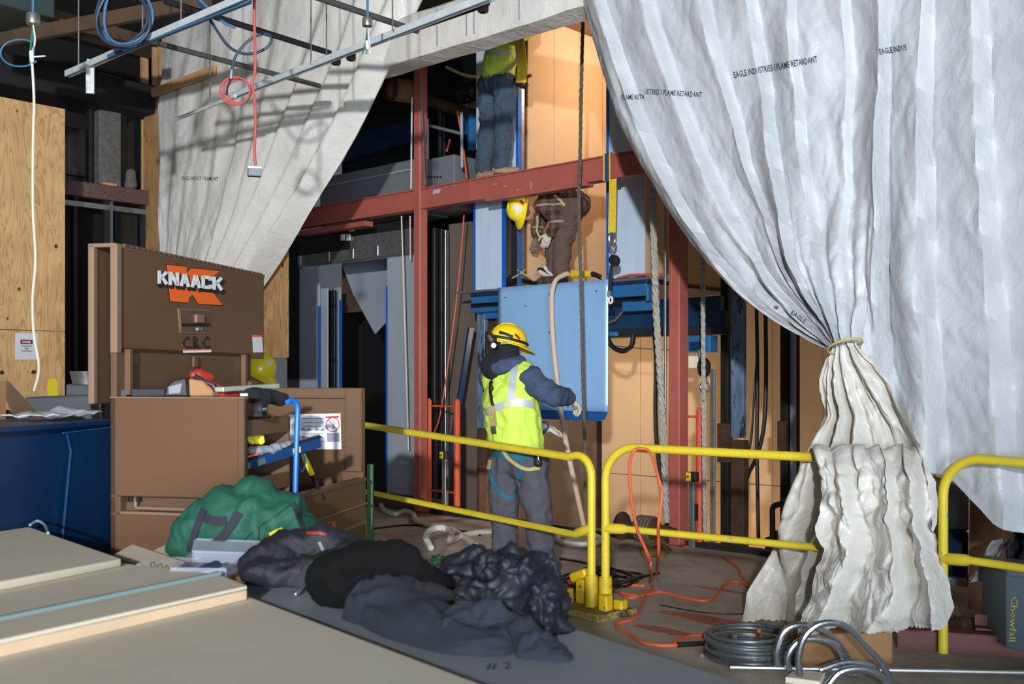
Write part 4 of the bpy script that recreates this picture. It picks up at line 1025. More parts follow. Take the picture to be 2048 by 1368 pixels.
# left tarp
LT = [(0.0, (322, 40), (322, 330), (318, 650)), (.25, (430, -60), (398, 330), (345, 650)), (.5, (560, -60), (490, 330), (372, 650)), (.75, (705, -60), (600, 330), (405, 650)), (.92, (812, -60), (688, 330), (432, 650)), (1.0, (852, -60), (716, 330), (442, 650))]
def left_sheet(s, t):
    p0, c, e = lerp_tab(LT, s)
    px = (1-t)**2*p0[0]+2*t*(1-t)*c[0]+t*t*e[0]; py = (1-t)**2*p0[1]+2*t*(1-t)*c[1]+t*t*e[1]
    p = FV(px, py, VT+.02-.12*t)
    w = .25+.75*max(0, min(1, (s-.45)/.25))
    ph = 9*s+.7*nz(s*3, t*1.2, 4)
    d = .20*w*saw(-ph, .35)*(.35+.65*t)*(1-.35*t)+.05*nz(s*8, t*4, 6)
    q = Vector((s*6, t*5, 2)); d += .02*crumple(q, 1)+.008*crumple(q, 2.6)
    if s > .93: d -= .10*(s-.93)/.07
    return p-Vdir*d
tl = thing('left_tarp', 'white tarp curtain on the left, pulled aside behind the open brown tool chest', 'tarp', FV(400, 650, VT))
mb = MB(); mb.grid(left_sheet, 170, 130); lo = mb.build('sheet', 'cream_tarp', tl, recalc=False, angle=60)
bl_ = bvh_of(lo)
print_on(bl_, tl, 'EAGLE INDUST / FLAME RET', 400, 357, 74, 8, .02)

# ------------------------------------------------------------------ yellow railings
def railing(a, b, H, lower, lab, legL=True, legR=True, r=.027, drop=.30):
    """a, b: ground points under the two ends"""
    d = (b-a).normalized(); t = thing('safety_railing', lab, 'railing', (a+b)/2, 'yellow safety railings')
    R = .2; pts = []
    za, zb_ = Vector((a.x, a.y, 0)), Vector((b.x, b.y, 0))
    if legL:
        pts += [za+Z*drop, za+Z*(H-R)]+[za+Z*(H-R)+d*(R*(1-math.cos(x)))+Z*(R*math.sin(x)) for x in [PI/2*i/8 for i in range(1, 9)]]
    else: pts += [za+Z*H]
    if legR:
        pts += [zb_+Z*(H-R)-d*(R*(1-math.cos(x)))+Z*(R*math.sin(x)) for x in [PI/2*i/8 for i in range(8, 0, -1)]]+[zb_+Z*(H-R), zb_+Z*drop]
    else: pts += [zb_+Z*H]
    mb = MB(); mb.tube(pts, r, 14); mb.build('top_rail', 'yellow_rail', t)
    p, q = za+Z*lower, zb_+Z*lower
    L = (q-p).length
    mb = MB(); mb.tube([p, p+d*.05, p+d*.13, p+d*.16, q-d*.16, q-d*.13, q-d*.05, q], [r*1.15, r*1.25, r*1.2, r*.82, r*.82, r*1.2, r*1.25, r*1.15], 12); mb.build('lower_rail', 'yellow_rail', t)
    return t
H = 1.07
g1a = P(735, 900, 8.45); g1b = P(1183, 900, 6.78)
railing(Vector((g1a.x, g1a.y, 0))-(g1b-g1a).normalized()*.35, g1b, H, .55, 'yellow pipe railing in front of the worker in the vest', True, True, drop=.06)
g2a = P(1211, 900, 6.72); g2b = P(1762, 900, 5.79)
railing(g2a, g2b, H, .555, 'yellow pipe railing from the shared base to under the tied tarp', True, True, drop=.06)
g3a = P(1886, 900, 5.80); g3b = P(2400, 900, 4.9)
railing(g3a, g3b, H, .52, 'yellow pipe railing at the right edge of the picture', True, True, drop=.0)
# shared base for the first two railings
bc = G(1196, 1232)
t = thing('railing_base', 'chipped yellow cast base plate holding two railing posts', 'railing base', bc)
mb = MB(); d1 = (g2a-g1a).normalized(); d1.z = 0; d1.normalize(); n1 = Vector((-d1.y, d1.x, 0))
bc = Vector(((g1b.x+g2a.x)/2, (g1b.y+g2a.y)/2, 0))
mb.prism([bc-d1*.28-n1*.17, bc+d1*.16-n1*.19, bc+d1*.2+n1*.15, bc-d1*.28+n1*.19], Z*.045); mb.build('plate', 'yellow_base_plate', t, bevel=.008)
for g in (g1b, g2a):
    mb = MB(); mb.lathe(Vector((g.x, g.y, .045)), [(.044, 0), (.044, .17), (.04, .2), (.036, .2)], 16); mb.build('socket', 'yellow_base', t)
for k, (o1, o2, hh) in enumerate(((-.15, .02, .16), (-.22, -.06, .10), (.1, -.05, .1), (.14, .05, .06))):
    mb = MB(); p = bc+d1*o1+n1*o2; mb.obb(p+Z*(.045+hh/2), d1*.035, n1*.035, Z*(hh/2)); mb.build('lug', 'yellow_base', t, bevel=.008)
mb = MB(); p = bc-d1*.15+n1*.0; mb.obb(p+Z*.23, (d1+Z*.4).normalized()*.07, n1*.04, (Z-d1*.4).normalized()*.03); mb.build('clamp', 'yellow_base', t, bevel=.01)
mb = MB(); mb.tube([p-d1*.1+Z*.17, p-d1*.06+Z*.19], .018, 8); mb.build('reflector', 'red_print', t)

# ------------------------------------------------------------------ brown tool chest
A = Vector((-1.17, 4.6, 0)); Ld = Vector((.215, .977, 0)).normalized(); Dd = Vector((-Ld.y, Ld.x, 0))   # length (away), depth (to the left/back)
LEN, DEP, ZT2 = 1.5, .66, 1.43
def K(l, d, z): return A+Ld*l+Dd*d+Z*z
def kb(mb, l0, l1, d0, d1_, z0, z1):
    return mb.hexa([K(l0,d0,z0),K(l1,d0,z0),K(l1,d1_,z0),K(l0,d1_,z0),K(l0,d0,z1),K(l1,d0,z1),K(l1,d1_,z1),K(l0,d1_,z1)])
tc = thing('tool_chest', 'big brown steel tool chest with its lid raised', 'tool chest', K(LEN/2, DEP/2, 0))
def kp(name, l0, l1, d0, d1_, z0, z1, m='box_brown', bev=.004, par=None):
    mb = MB(); kb(mb, l0, l1, d0, d1_, z0, z1); return mb.build(name, m, par or tc, bevel=bev)
# near side panel with recessed lift handle
sp = kp('side_panel', 0, .03, 0, DEP, .985, ZT2)
kp('side_panel_lower', .0, .03, 0, DEP, .12, .905)
kp('handle_recess', .05, .055, .05, DEP-.03, .90, .99, 'box_inner', 0)
kp('recess_end', 0, .05, DEP-.05, DEP, .905, .985); kp('recess_end', 0, .05, 0, .05, .905, .985)
kp('recess_ledge', .004, .05, .03, DEP-.03, .905, .917, 'box_brown_edge', 0)
mb = MB(); mb.tube([K(.03, DEP-.12, .985), K(.012, DEP-.12, .975), K(.012, DEP-.12, .94), K(.012, DEP-.13, .932), K(.012, .1, .932)], .0095, 10); mb.build('lift_handle', 'box_brown_edge', tc)
for d in (DEP-.09, DEP-.11, DEP-.14): kp('hinge_clip', -.004, .02, d, d+.012, .962, .984, 'dark_steel', .002)
kp('panel_edge', -.004, .0, 0, .0015, .985, ZT2, 'box_brown_edge', 0); kp('panel_edge', -.003, .03, 0, DEP, ZT2-.002, ZT2+.003, 'box_brown_edge', 0)
kp('front_return', 0, .03, -.0, .035, .985, ZT2-.003)
kp('front_flange', -.012, .0, 0, .03, .99, ZT2-.002, 'box_brown')
# far side panel, floor, back wall, front sill
kp('far_side', LEN-.03, LEN, 0, DEP, .12, ZT2+.03)
kp('far_flange', LEN-.06, LEN-.03, 0, .10, .98, ZT2+.03); kp('far_flange', LEN-.06, LEN-.03, .10, DEP, ZT2-.03, ZT2+.03)
kp('far_rib', LEN-.04, LEN-.03, .1, DEP, 1.12, 1.15)
kp('bottom', .03, LEN-.03, .02, DEP-.02, .55, .57, 'box_inner')
kp('front_sill', .03, LEN, -.004, .03, .12, .93); kp('sill_lip', .03, LEN, -.01, .045, .92, .945)
kp('sill_groove', .03, LEN, -.014, -.002, .79, .80, 'box_brown_edge', 0)
kp('back_wall', 0, LEN, DEP-.03, DEP, .12, 1.43, 'box_inner'); kp('back_wall_upper', 0, LEN-.17, DEP-.03, DEP, 1.43, 1.66, 'box_inner')
# caster skids
for l in (.15, LEN-.3): kp('skid', l, l+.15, .05, DEP-.05, 0, .12, 'dark_steel')
# inner shelf unit with two trays
kp('shelf_divider', .50, .515, .02, DEP-.03, .60, ZT2-.1, 'box_inner')
for z0 in (.99, 1.255):
    kp('shelf_tray', .03, .52, .03, DEP-.04, z0, z0+.012, 'box_inner'); kp('tray_lip', .03, .52, .02, .032, z0, z0+.075)
kp('shelf_post', .40, .44, .3, .34, .95, 1.3, 'box_inner')
# raised lid: front panel with lettering, folded top panel behind
ZL0, ZL1 = 1.63, 2.12
ld = kp('lid_panel', 0, LEN, DEP-.03, DEP, ZL0, ZL1, 'box_brown', .005)
kp('lid_side', -.012, .03, DEP-.04, DEP-.005, ZL0, ZL1, 'box_brown_edge', .004, ld)
kp('lid_side', -.014, .02, DEP+.075, DEP+.105, 1.40, ZL1, 'box_brown_edge', .004, ld)
kp('lid_back', .02, LEN, DEP+.08, DEP+.1, 1.40, ZL1-.01, 'box_inner', .004, ld)
kp('lid_cap', -.014, LEN, DEP-.035, DEP+.105, ZL1-.012, ZL1+.006, 'box_brown_edge', .003, ld)
for k in range(30): kp('hinge_knuckle', .05+.047*k, .08+.047*k, DEP-.045, DEP-.03, ZL1-.004, ZL1+.009, 'box_inner', 0, ld)
# struts and brackets under the lid
for l in (.06, LEN-.3): kp('strut_cover', l, l+.03, DEP-.06, DEP-.03, 1.44, ZL0+.02, 'box_brown', .004)
for l in (.1, .66): kp('lid_hook', l, l+.05, DEP-.045, DEP-.03, ZL0-.06, ZL0, 'box_brown', .006)
kp('strut_box', LEN-.27, LEN-.18, DEP-.08, DEP-.03, 1.44, 1.5, 'box_brown', .006)
# latch recess
def plane_pt(px, py, p0, n):
    r = ray(px, py); return CAM+r*((p0-CAM).dot(n)/r.dot(n))
LN = -Dd
lp0 = K(0, DEP-.03, 1.7)
def lidpt(px, py): return plane_pt(px, py, lp0, LN)
def lidpoly(name, cp, m, off, th=.0012, grow=0.0, par=None):
    pts = [(160+a/4.0225, 470+b/4.0225) for a, b in cp]
    if grow:
        mx_ = sum(p[0] for p in pts)/len(pts); my_ = sum(p[1] for p in pts)/len(pts)
        pts = [(mx_+(a-mx_)*(1+grow), my_+(b-my_)*(1+grow)) for a, b in pts]
    mb = MB(); mb.prism([lidpt(a, b)+LN*off for a, b in pts], LN*th); return mb.build(name, m, par or ld, smooth=False)
KP = [(697, 240), (852, 256), (855, 308), (890, 268), (1118, 290), (985, 400), (1040, 430), (1145, 565), (950, 553), (903, 480), (872, 505), (868, 545), (725, 532)]
lidpoly('logo_outline', KP, 'black_print', .0010, grow=.045); lidpoly('logo_shape', KP, 'orange_print', .0022)
lbv = bvh_of(ld)
GLY = {'K': [((.15, 0), (.15, 1)), ((.88, .03), (.28, .55)), ((.38, .42), (.88, .97))], 'N': [((.15, 0), (.15, 1)), ((.18, .04), (.82, .96)), ((.85, 0), (.85, 1))],
       'A': [((.46, .05), (.14, 1)), ((.54, .05), (.86, 1)), ((.3, .66), (.7, .66))], 'C': [((.85, .12), (.15, .12)), ((.15, .04), (.15, .96)), ((.15, .88), (.85, .88)), ((.86, .06), (.86, .34)), ((.86, .66), (.86, .94))]}
def logo_word(word, dx, dy, thk, m, off):
    for i_, ch in enumerate(word):
        x0 = 313+22.0*i_; mb = MB()
        for (a_, b_) in GLY[ch]:
            pa_, pb2 = [Vector((x0+20.5*u_+dx, 541+(x0+20.5*u_-312)*.108+26*v_+dy, 0)) for u_, v_ in (a_, b_)]
            d_ = (pb2-pa_).normalized(); e_ = Vector((-d_.y, d_.x, 0))*(thk/2); d_ = d_*(thk*.22 if m == 'black_print' else 0)
            mb.prism([lidpt(q_.x, q_.y)+LN*off for q_ in (pa_-d_-e_, pb2+d_-e_, pb2+d_+e_, pa_-d_+e_)], LN*.0008)
        mb.build('logo_letter', m, ld, smooth=False)
logo_word('KNAACK', 4.0, 6.0, 8.6, 'black_print', .0045); logo_word('KNAACK', 1.6, 2.6, 9.4, 'black_print', .0055); logo_word('KNAACK', 0, 0, 6.4, 'white_print', .0068)
print_on(lbv, ld, 'C.R.C', 392, 686, 56, 27, .0, 'black_print', .003, 'painted_initials', .03)
lidpoly('label_strip', [(828, 930), (1052, 926), (1052, 943), (828, 947)], 'white_print', .002)
lidpoly('label_strip', [(828, 920), (1052, 917), (1052, 926), (828, 929)], 'orange_print', .002)
lidpoly('notice_sticker', [(1384, 822), (1462, 822), (1470, 943), (1392, 945)], 'paper', .002)
lidpoly('notice_sticker', [(1384, 803), (1462, 807), (1462, 822), (1384, 822)], 'orange_print', .0021)
# latch pocket
lidpoly('latch_rim', [(786, 590), (1034, 603), (1050, 790), (800, 788)], 'box_brown_edge', .0005, .004)
lidpoly('latch_pocket', [(796, 600), (1026, 611), (1040, 780), (810, 778)], 'box_inner', .003, .004)
lidpoly('latch_slot', [(804, 712), (1034, 712), (1035, 736), (806, 736)], 'black', .007, .002)
lidpoly('latch_handle', [(912, 640), (972, 643), (972, 705), (912, 703)], 'box_brown_edge', .007, .014)
lidpoly('latch_tongue', [(930, 745), (975, 745), (975, 768), (930, 768)], 'steel_bright', .007, .006)
# instruction sheet on the inside of the far end
fp0 = K(LEN-.0405, .2, 1.2); FN = -Ld
def farpt(px, py): return plane_pt(px, py, fp0, FN)
def farpoly(name, pts, m, off, par=tc):
    mb = MB(); mb.prism([farpt(200+a/3.42, 740+b/3.42)+FN*off for a, b in pts], FN*.001); return mb.build(name, m, par, smooth=False)
isheet = farpoly('instruction_sheet', [(1292, 305), (1645, 296), (1652, 543), (1300, 540)], 'paper', .0)
farpoly('sheet_header', [(1543, 318), (1633, 314), (1634, 328), (1543, 330)], 'red_print', .0014, isheet)
c0 = [(1592+44*math.cos(a), 374+48*math.sin(a)) for a in [2*PI*i/24 for i in range(25)]]
mb = MB(); mb.tube([farpt(200+a/3.42, 740+b/3.42)+FN*.002 for a, b in c0], .0028, 5); mb.build('no_symbol', 'red_print', isheet)
mb = MB(); mb.tube([farpt(200+a/3.42, 740+b/3.42)+FN*.002 for a, b in ((1562, 340), (1624, 408))], .0025, 5); mb.build('no_symbol', 'red_print', isheet)
mb = MB(); mb.tube([farpt(200+a/3.42, 740+b/3.42)+FN*.002 for a, b in ((1598, 345), (1604, 360), (1598, 382), (1592, 405))], .002, 5); mb.build('figure_symbol', 'tarp_ink', isheet)
for i in range(7):
    y = 330+i*26
    for (a, b) in ((1385, 1455), (1465, 1530)):
        farpoly('text_line', [(a, y), (b, y-1), (b, y+5), (a, y+6)], 'paper_grey', .0014, isheet)
for (a, b) in ((1392, 405), (1430, 408), (1483, 405), (1524, 408), (1392, 458)):
    farpoly('symbol', [(a-9, b-9), (a+9, b-9), (a+9, b+9), (a-9, b+9)], 'paper_grey', .0014, isheet)
farpoly('text_block', [(1553, 432), (1638, 430), (1640, 490), (1555, 492)], 'paper_grey', .0012, isheet)
# orange sticker on the front sill
sp0 = K(.2, -.004, .7); SN = -Dd
def sillpt(px, py): return plane_pt(px, py, sp0, SN)
mb = MB(); mb.prism([sillpt(a, b)+SN*.0 for a, b in ((622, 1056), (670, 1042), (671, 1057), (624, 1070))], SN*.001); st = mb.build('sill_sticker', 'orange_print', tc, smooth=False)
print_on(bvh_of(st), st, 'WEST', 647, 1056, 40, 10, -.28, 'black_print', .002, 'sticker_lettering', .03)
# tape residue on the sill
mb = MB(); mb.prism([sillpt(a, b)+SN*.001 for a, b in ((640, 1075), (672, 1062), (728, 1040), (731, 1046), (700, 1060), (660, 1078))], SN*.0008); mb.build('tape_residue', 'box_brown_edge', tc, smooth=False)

# ---- things in and on the chest
def KP3(px, py, D): return P(px, py, D)
t = thing('spirit_level', 'blue box spirit level jutting out of the lower tray of the tool chest', 'level', P(565, 905, 4.9))
a = P(480, 934, 4.78); b = P(640, 884, 5.05); up_ = Vector((.08, -.25, 1)).normalized()
mb = MB(); mb.bar(a, b, .025, .048, up_); mb.build('beam', 'level_blue', t, bevel=.003)
dl = (b-a).normalized(); sdv = dl.cross(up_).normalized(); u2 = sdv.cross(dl)
mb = MB(); mb.bar(a-u2*.026+Vector((0,0,.052)), b-u2*.026+Vector((0,0,.052)), .028, .006, up_); mb.build('top_edge', 'tool_black', t)
for f, m in ((.68, 'plastic_yellow'), (.06, 'steel_bright'), (.24, 'galv')):
    p = a+(b-a)*f; mb = MB(); mb.obb(p+sdv*.0, dl*.02, sdv*.0145, u2*.014); mb.build('vial' if m == 'plastic_yellow' else 'label_plate', m, t)
t = thing('pipe_clamp', 'bright blue bent flat bar clamp standing in the tool chest', 'clamp', P(592, 1000, 4.95))
mb = MB(); mb.tube(smooth_path([P(572, 806, 5.0), P(583, 801, 5.0), P(592, 806, 4.98), P(595, 818, 4.97), P(594, 850, 4.96), P(592, 920, 4.95), P(590, 1002, 4.94)], 5), .013, 10); mb.build('bar', 'clamp_blue', t)
mb = MB(); mb.tube([P(592, 996, 4.94), P(591, 1016, 4.94)], .02, 10); mb.build('foot', 'tool_black', t)
mb = MB(); mb.tube([P(603+7*math.cos(x), 925+18*math.sin(x), 5.0) for x in [2*PI*i/18 for i in range(18)]], .005, 6, closed=True); tag(mb.build('cord_loop', 'level_blue'), 'small dark blue cord loop hanging beside the bright blue clamp', 'cord')
t = thing('pry_tool', 'long tool with yellow and black grip leaning inside the tool chest', 'hand tool', P(642, 1000, 5.4))
mb = MB(); mb.tube([P(606, 908, 5.3), P(612, 922, 5.3), P(624, 948, 5.35)], [.01, .014, .014], 10); mb.build('grip', 'plastic_yellow', t)
mb = MB(); mb.tube([P(624, 948, 5.35), P(634, 972, 5.4), P(646, 998, 5.45)], .012, 10); mb.build('shaft', 'tool_black', t)
t = thing('tape_measure', 'dark round tape measure case on the upper tray lip of the tool chest', 'tape measure', P(522, 832, 4.72))
mb = MB(); c = P(521, 818, 4.72); mb.lathe(c, [(.0, -.02), (.03, -.02), (.034, -.012), (.034, .012), (.03, .02), (.0, .02)], 18, -Dd, Z); mb.build('case', 'backpack', t)
mb = MB(); mb.obb(c-Z*.024, Ld*.034, Dd*.02, Z*.012); mb.build('case_base', 'tool_black', t, bevel=.004)
mb = MB(); mb.obb(c+LN*.021, Ld*.018, Dd*.001, Z*.006); mb.build('label_plate', 'paper_grey', t)
mb = MB()
for i in range(7): mb.cap(P(498+4*i, 872+3*(i % 2), 4.85+.01*(i % 3)), P(500+4*i, 884, 4.85), .012, .01)
tag(soft('tie_bundle', 'plastic_yellow', mb, None, .005, 1, ((40, .005, 'r'),), 1), 'bright yellow bundle of ties on the lower tray of the tool chest', 'tie bundle')
mb = MB(); mb.cap(P(496, 861, 4.86), P(520, 862, 4.9), .018, .014); tag(soft('glove_bundle', 'paper_grey', mb, None, .006, 1, ((30, .008, 'r'),), 5), 'pale grey rag on top of the yellow bundle in the tool chest', 'rag')
mb = MB(); mb.cap(P(500, 903, 4.8), P(545, 900, 4.9), .022, .026, Ld, .5); mb.cap(P(545, 898, 4.9), P(585, 888, 5.0), .026, .016, Ld, .5)
tag(soft('plastic_bag', 'paper_grey', mb, None, .008, 1, ((22, .014, 'r'),), 2), 'crumpled grey plastic bag on the lower tray behind the level', 'bag')
mb = MB(); mb.cap(P(490, 915, 4.74), P(515, 908, 4.78), .006, .006); tag(mb.build('marker', 'orange_print'), 'orange marker pen on the lower tray of the tool chest', 'pen')
# bag of dark cloth on the top tray
mb = MB(); mb.cap(P(500, 792, 4.9), P(560, 796, 5.1), .045, .04, Ld, .7); mb.cap(P(530, 790, 5.0), P(572, 800, 5.1), .03, .014, Ld, .6)
tag(soft('tool_pouch', 'black_cloth', mb, None, .01, 2, ((14, .014, 'r'),), 4), 'black cloth tool pouch lying on the top tray of the tool chest', 'pouch')
mb = MB(); mb.bar(P(438, 779, 4.8), P(551, 772, 5.2), .05, .022, Z); tag(mb.build('clipboard', mat('neon_grey', (176, 190, 172), .35, .3), bevel=.003), 'slim silver straightedge with a green tint across the chest top', 'straightedge')
# red and black saw on the chest
t = thing('circular_saw', 'red and black power saw with brown guard on top of the tool chest', 'power saw', P(395, 792, 4.9))
cs = P(392, 778, 4.9)
mb = MB(); poly = [(328, 793), (333, 772), (348, 760), (372, 755), (376, 793)]
mb.prism([P(a, b, 4.8) for a, b in poly], Vector((.0, .1, 0))); mb.build('base_guard', 'tool_black', t, bevel=.006)
mb = MB(); poly = [(376, 757), (404, 762), (424, 780), (426, 793), (378, 793)]
mb.prism([P(a, b, 4.82) for a, b in poly], Vector((.02, .12, 0))); mb.build('blade_cover', 'cardboard', t, bevel=.006)
mb = MB(); mb.cap(P(396, 752, 4.9), P(418, 756, 4.95), .036, .028); mb.cap(P(388, 750, 4.88), P(398, 748, 4.9), .022, .026); mb.build('motor_housing', 'tool_red', t)
mb = MB(); mb.cap(P(412, 764, 4.9), P(446, 784, 4.9), .018, .026); mb.cap(P(446, 785, 4.9), P(470, 790, 4.95), .03, .02); mb.build('rear_handle', 'tool_red', t)
mb = MB(); mb.tube(smooth_path([P(390, 752, 4.85), P(408, 764, 4.84), P(424, 770, 4.84), P(432, 782, 4.84)], 4), .012, 8); mb.build('front_handle', 'tool_black', t)
mb = MB(); mb.prism([P(a, b, 4.795) for a, b in ((337, 774), (364, 766), (360, 786), (338, 788))], Vector((0, .004, 0))); mb.build('label_plate', 'paper_grey', t)
for (x0, x1, y0, y1, m, nm, lab) in ((232, 254, 779, 796, 'crate_grey', 'parts_box', 'small grey label box at the left end of the chest top'), (262, 330, 777, 793, 'backpack', 'tool_case', 'long dark tool case along the back of the chest top')):
    mb = MB(); mb.hexa([P(x0, y1, 4.75), P(x1, y1, 4.8), P(x1, y1, 4.9), P(x0, y1, 4.85), P(x0, y0, 4.75), P(x1, y0, 4.8), P(x1, y0, 4.9), P(x0, y0, 4.85)]); tag(mb.build(nm, m, bevel=.004), lab, 'case')
mb = MB(); mb.lathe(P(252, 776, 4.85), [(.012, -.01), (.02, 0), (.02, .02), (.012, .03)], 12); tag(mb.build('spray_cap', 'tool_black'), 'small black round cap standing at the left end of the chest top', 'cap')
for i, (px, lab) in enumerate(((484, 'left white bottle cap on the chest corner'), (492, 'right white bottle cap on the chest corner'))):
    mb = MB(); mb.lathe(P(px, 792, 4.7), [(.009, 0), (.009, .01), (.006, .012)], 10); tag(mb.build('bottle_cap', 'sticker_white'), lab, 'cap')
# green post at the chest's far corner
mb = MB(); a = G(741, 1275); p0 = P(741, 1100, 6.3); mb.obb(Vector((p0.x, p0.y, .5)), Vector((.017, 0, 0)), Vector((0, .03, 0)), Z*.5)
tag(mb.build('fence_post', 'green_paint'), 'scratched dark green steel post at the right corner of the tool chest', 'post')

# ------------------------------------------------------------------ blue steel cabinet and clutter at the left
cb = thing('blue_cabinet', 'dark blue steel cabinet at the left edge beside the tool chest', 'cabinet', G(100, 1400))
a = P(-160, 868, 3.9); b = P(222, 834, 5.15); zt = P(100, 846, 4.7).z; a.z = b.z = zt
dn = (b-a).normalized(); nn = Vector((dn.y, -dn.x, 0))
if nn.y > 0: nn = -nn
mb = MB(); mb.prism([Vector((a.x, a.y, .1)), Vector((b.x, b.y, .1)), Vector((b.x, b.y, .1))-nn*.5, Vector((a.x, a.y, .1))-nn*.5], Z*(zt-.1)); mb.build('body', 'blue_cabinet', cb, bevel=.006)
def cabpt(px, py): return plane_pt(px, py, a, nn)
mb = MB(); mb.prism([cabpt(*q)+nn*.012 for q in ((125, 866), (214, 854), (214, 1300), (112, 1300), (117, 1070), (133, 902))], nn*.012); mb.build('door_panel', 'blue_cabinet', cb, bevel=.003)
mb = MB(); mb.tube([cabpt(*q)+nn*.026 for q in ((116, 866), (214, 854))], .003, 6); mb.build('door_edge', 'blue_steel', cb)
mb = MB(); mb.tube([cabpt(*q)+nn*.026 for q in ((125, 866), (133, 902), (117, 1070))], .002, 6); mb.build('door_edge', 'navy_steel', cb)
mb = MB(); mb.bar(a+nn*.02-Z*.012, b+nn*.02-Z*.012, .04, .024); mb.build('top_lip', 'blue_cabinet', cb, bevel=.003)
# crumpled white sheets on the cabinet
def pap(s, t_):
    q = a+(b-a)*(.72+.3*s)-nn*(.05+.3*t_); q.z = zt+.03+.02*nz(s*6, t_*5, 3)+.03*nz(s*3, t_*2, 8); return q
mb = MB(); mb.grid(pap, 16, 10); tag(mb.build('plastic_sheet', 'white_tarp', recalc=False, thick=.003), 'crumpled white plastic sheet on top of the blue cabinet', 'plastic sheet')
# grey bins behind
mb = MB(); q = P(150, 790, 6.6); mb.prism([P(50, 795, 6.8), P(178, 790, 6.8), P(186, 850, 6.8), P(50, 850, 6.8)], Vector((-.1, .4, 0))); tag(mb.build('grey_bin', mat('bin_grey', (72, 76, 84), .7), bevel=.01), 'wide dark grey plastic bin behind the blue cabinet', 'bin')
mb = MB(); mb.prism([P(132, 768, 7.2), P(178, 770, 7.2), P(184, 800, 7.2), P(188, 830, 7.2), P(132, 830, 7.2)], Vector((-.1, .3, 0))); tag(mb.build('grey_bin', 'bin_grey' if 'bin_grey' in MATS else 'crate_grey', bevel=.01), 'smaller grey bin standing behind the wide dark bin', 'bin')
t = thing('trash_can', 'galvanised metal can in the dark doorway left of the tool chest', 'can', G(172, 1090))
c = P(176, 780, 8.5); mb = MB(); mb.lathe(Vector((c.x, c.y, .95)), [(.0, 0), (.11, 0), (.125, .1), (.1, .3), (.1, .45), (.14, .62), (.135, .62)], 20); mb.build('body', 'galv', t)
mb = MB(); mb.box(c.x-.25, c.x+.25, c.y-.2, c.y+.2, 0, .95); mb.build('stand', 'dark_wall', t)
# open cardboard box
t = thing('cardboard_box', 'open brown cardboard box at the far left edge behind the blue cabinet', 'box', P(20, 850, 5.6))
mb = MB(); mb.prism([P(-90, 762, 5.2), P(12, 762, 5.5), P(12, 900, 5.5), P(-90, 900, 5.2)], Vector((-.1, .012, 0))); mb.build('side', 'cardboard', t)
mb = MB(); mb.prism([P(12, 762, 5.5), P(86, 842, 5.7), P(32, 842, 5.5), P(12, 800, 5.5)], Vector((.004, .012, .004))); mb.build('flap', 'cardboard_in', t)
mb = MB(); mb.prism([P(12, 838, 5.5), P(80, 838, 5.75), P(80, 900, 5.75), P(12, 900, 5.5)], Vector((.0, .012, 0))); mb.build('front', 'cardboard', t)
mb = MB(); mb.cap(P(10, 832, 5.55), P(28, 846, 5.55), .03, .03); tag(soft('dark_rag', 'black_cloth', mb, None, .01, 1, ((20, .01, 'r'),), 6), 'dark rag stuffed in the open cardboard box', 'rag')
# danger notice on the plywood
nt_ = thing('danger_notice', 'white danger notice taped to the plywood at the left', 'sign', FU(53, 720, UW+.006))
def plyp(px, py, off=0): return FU(px, py, UW+.004+off)
def plypoly(name, pts, m, off):
    mb = MB(); mb.prism([plyp(a, b, off) for a, b in pts], Udir*.001); return mb.build(name, m, nt_, smooth=False)
ns = plypoly('paper_sheet', [(30, 666), (75, 668), (75, 719), (30, 719)], 'paper', 0)
plypoly('red_banner', [(41, 679), (65, 680), (65, 688), (41, 688)], 'black_print', .002)
plypoly('red_oval', [(43, 680.5), (63, 681), (63, 686.5), (43, 686.5)], 'red_print', .0035)
nb = bvh_of(ns)
print_on(nb, nt_, 'DANGER', 53, 684, 17, 4, .02, 'white_print', .006, 'notice_lettering')
print_on(nb, nt_, 'CONSTRUCTION', 53, 692, 21, 3.2, .02, 'black_print', .004, 'notice_lettering')
print_on(nb, nt_, 'AREA', 53, 697, 8, 3.2, .02, 'black_print', .004, 'notice_lettering')
print_on(nb, nt_, 'NO TRESPASSING', 53, 702, 21, 3.2, .02, 'black_print', .004, 'notice_lettering')
# ------------------------------------------------------------------ foreground table of stacked sheets
ZTB = .80
tb = thing('work_table', 'grey sheet metal laid out as a long table in the foreground', 'table', (0, 2.6, 0))
q = [G(632, 1092, ZTB), G(1600, 1403, ZTB), Vector((.62, 1.7, ZTB)), Vector((-1.9, 1.7, ZTB)), Vector((-1.72, 4.15, ZTB))]
mb = MB(); mb.prism(q, -Z*.03); top = mb.build('top_sheet', 'table_grey', tb, bevel=.002)
for (x, y) in ((-.9, 4.1), (-1.5, 3.9), (.1, 2.5), (-1.5, 2.1), (.2, 2.0)):
    mb = MB(); mb.box(x-.04, x+.04, y-.04, y+.04, 0, ZTB-.03); mb.build('leg', 'lumber_dark', tb)
tbv = bvh_of(top)
print_on(tbv, tb, '# 2', 998, 1332, 52, 15, -.06, 'black_print', .002, 'marker_writing', 0)
print_on(tbv, tb, '5', 1510, 1354, 26, 12, .1, 'black_print', .002, 'marker_writing', 0)
def board(name, pts, z, th, m, lab, bev=.003, cat='board'):
    mb = MB(); mb.prism([G(a, b, z) for a, b in pts], -Z*th); return tag(mb.build(name, m, bevel=bev), lab, cat, 'cream boards in the foreground')
board('cream_board', [(478, 1186), (1030, 1394), (900, 2300), (-900, 2300), (-500, 1440)], .83, .03, 'cream_board', 'large cream board filling the bottom left foreground')
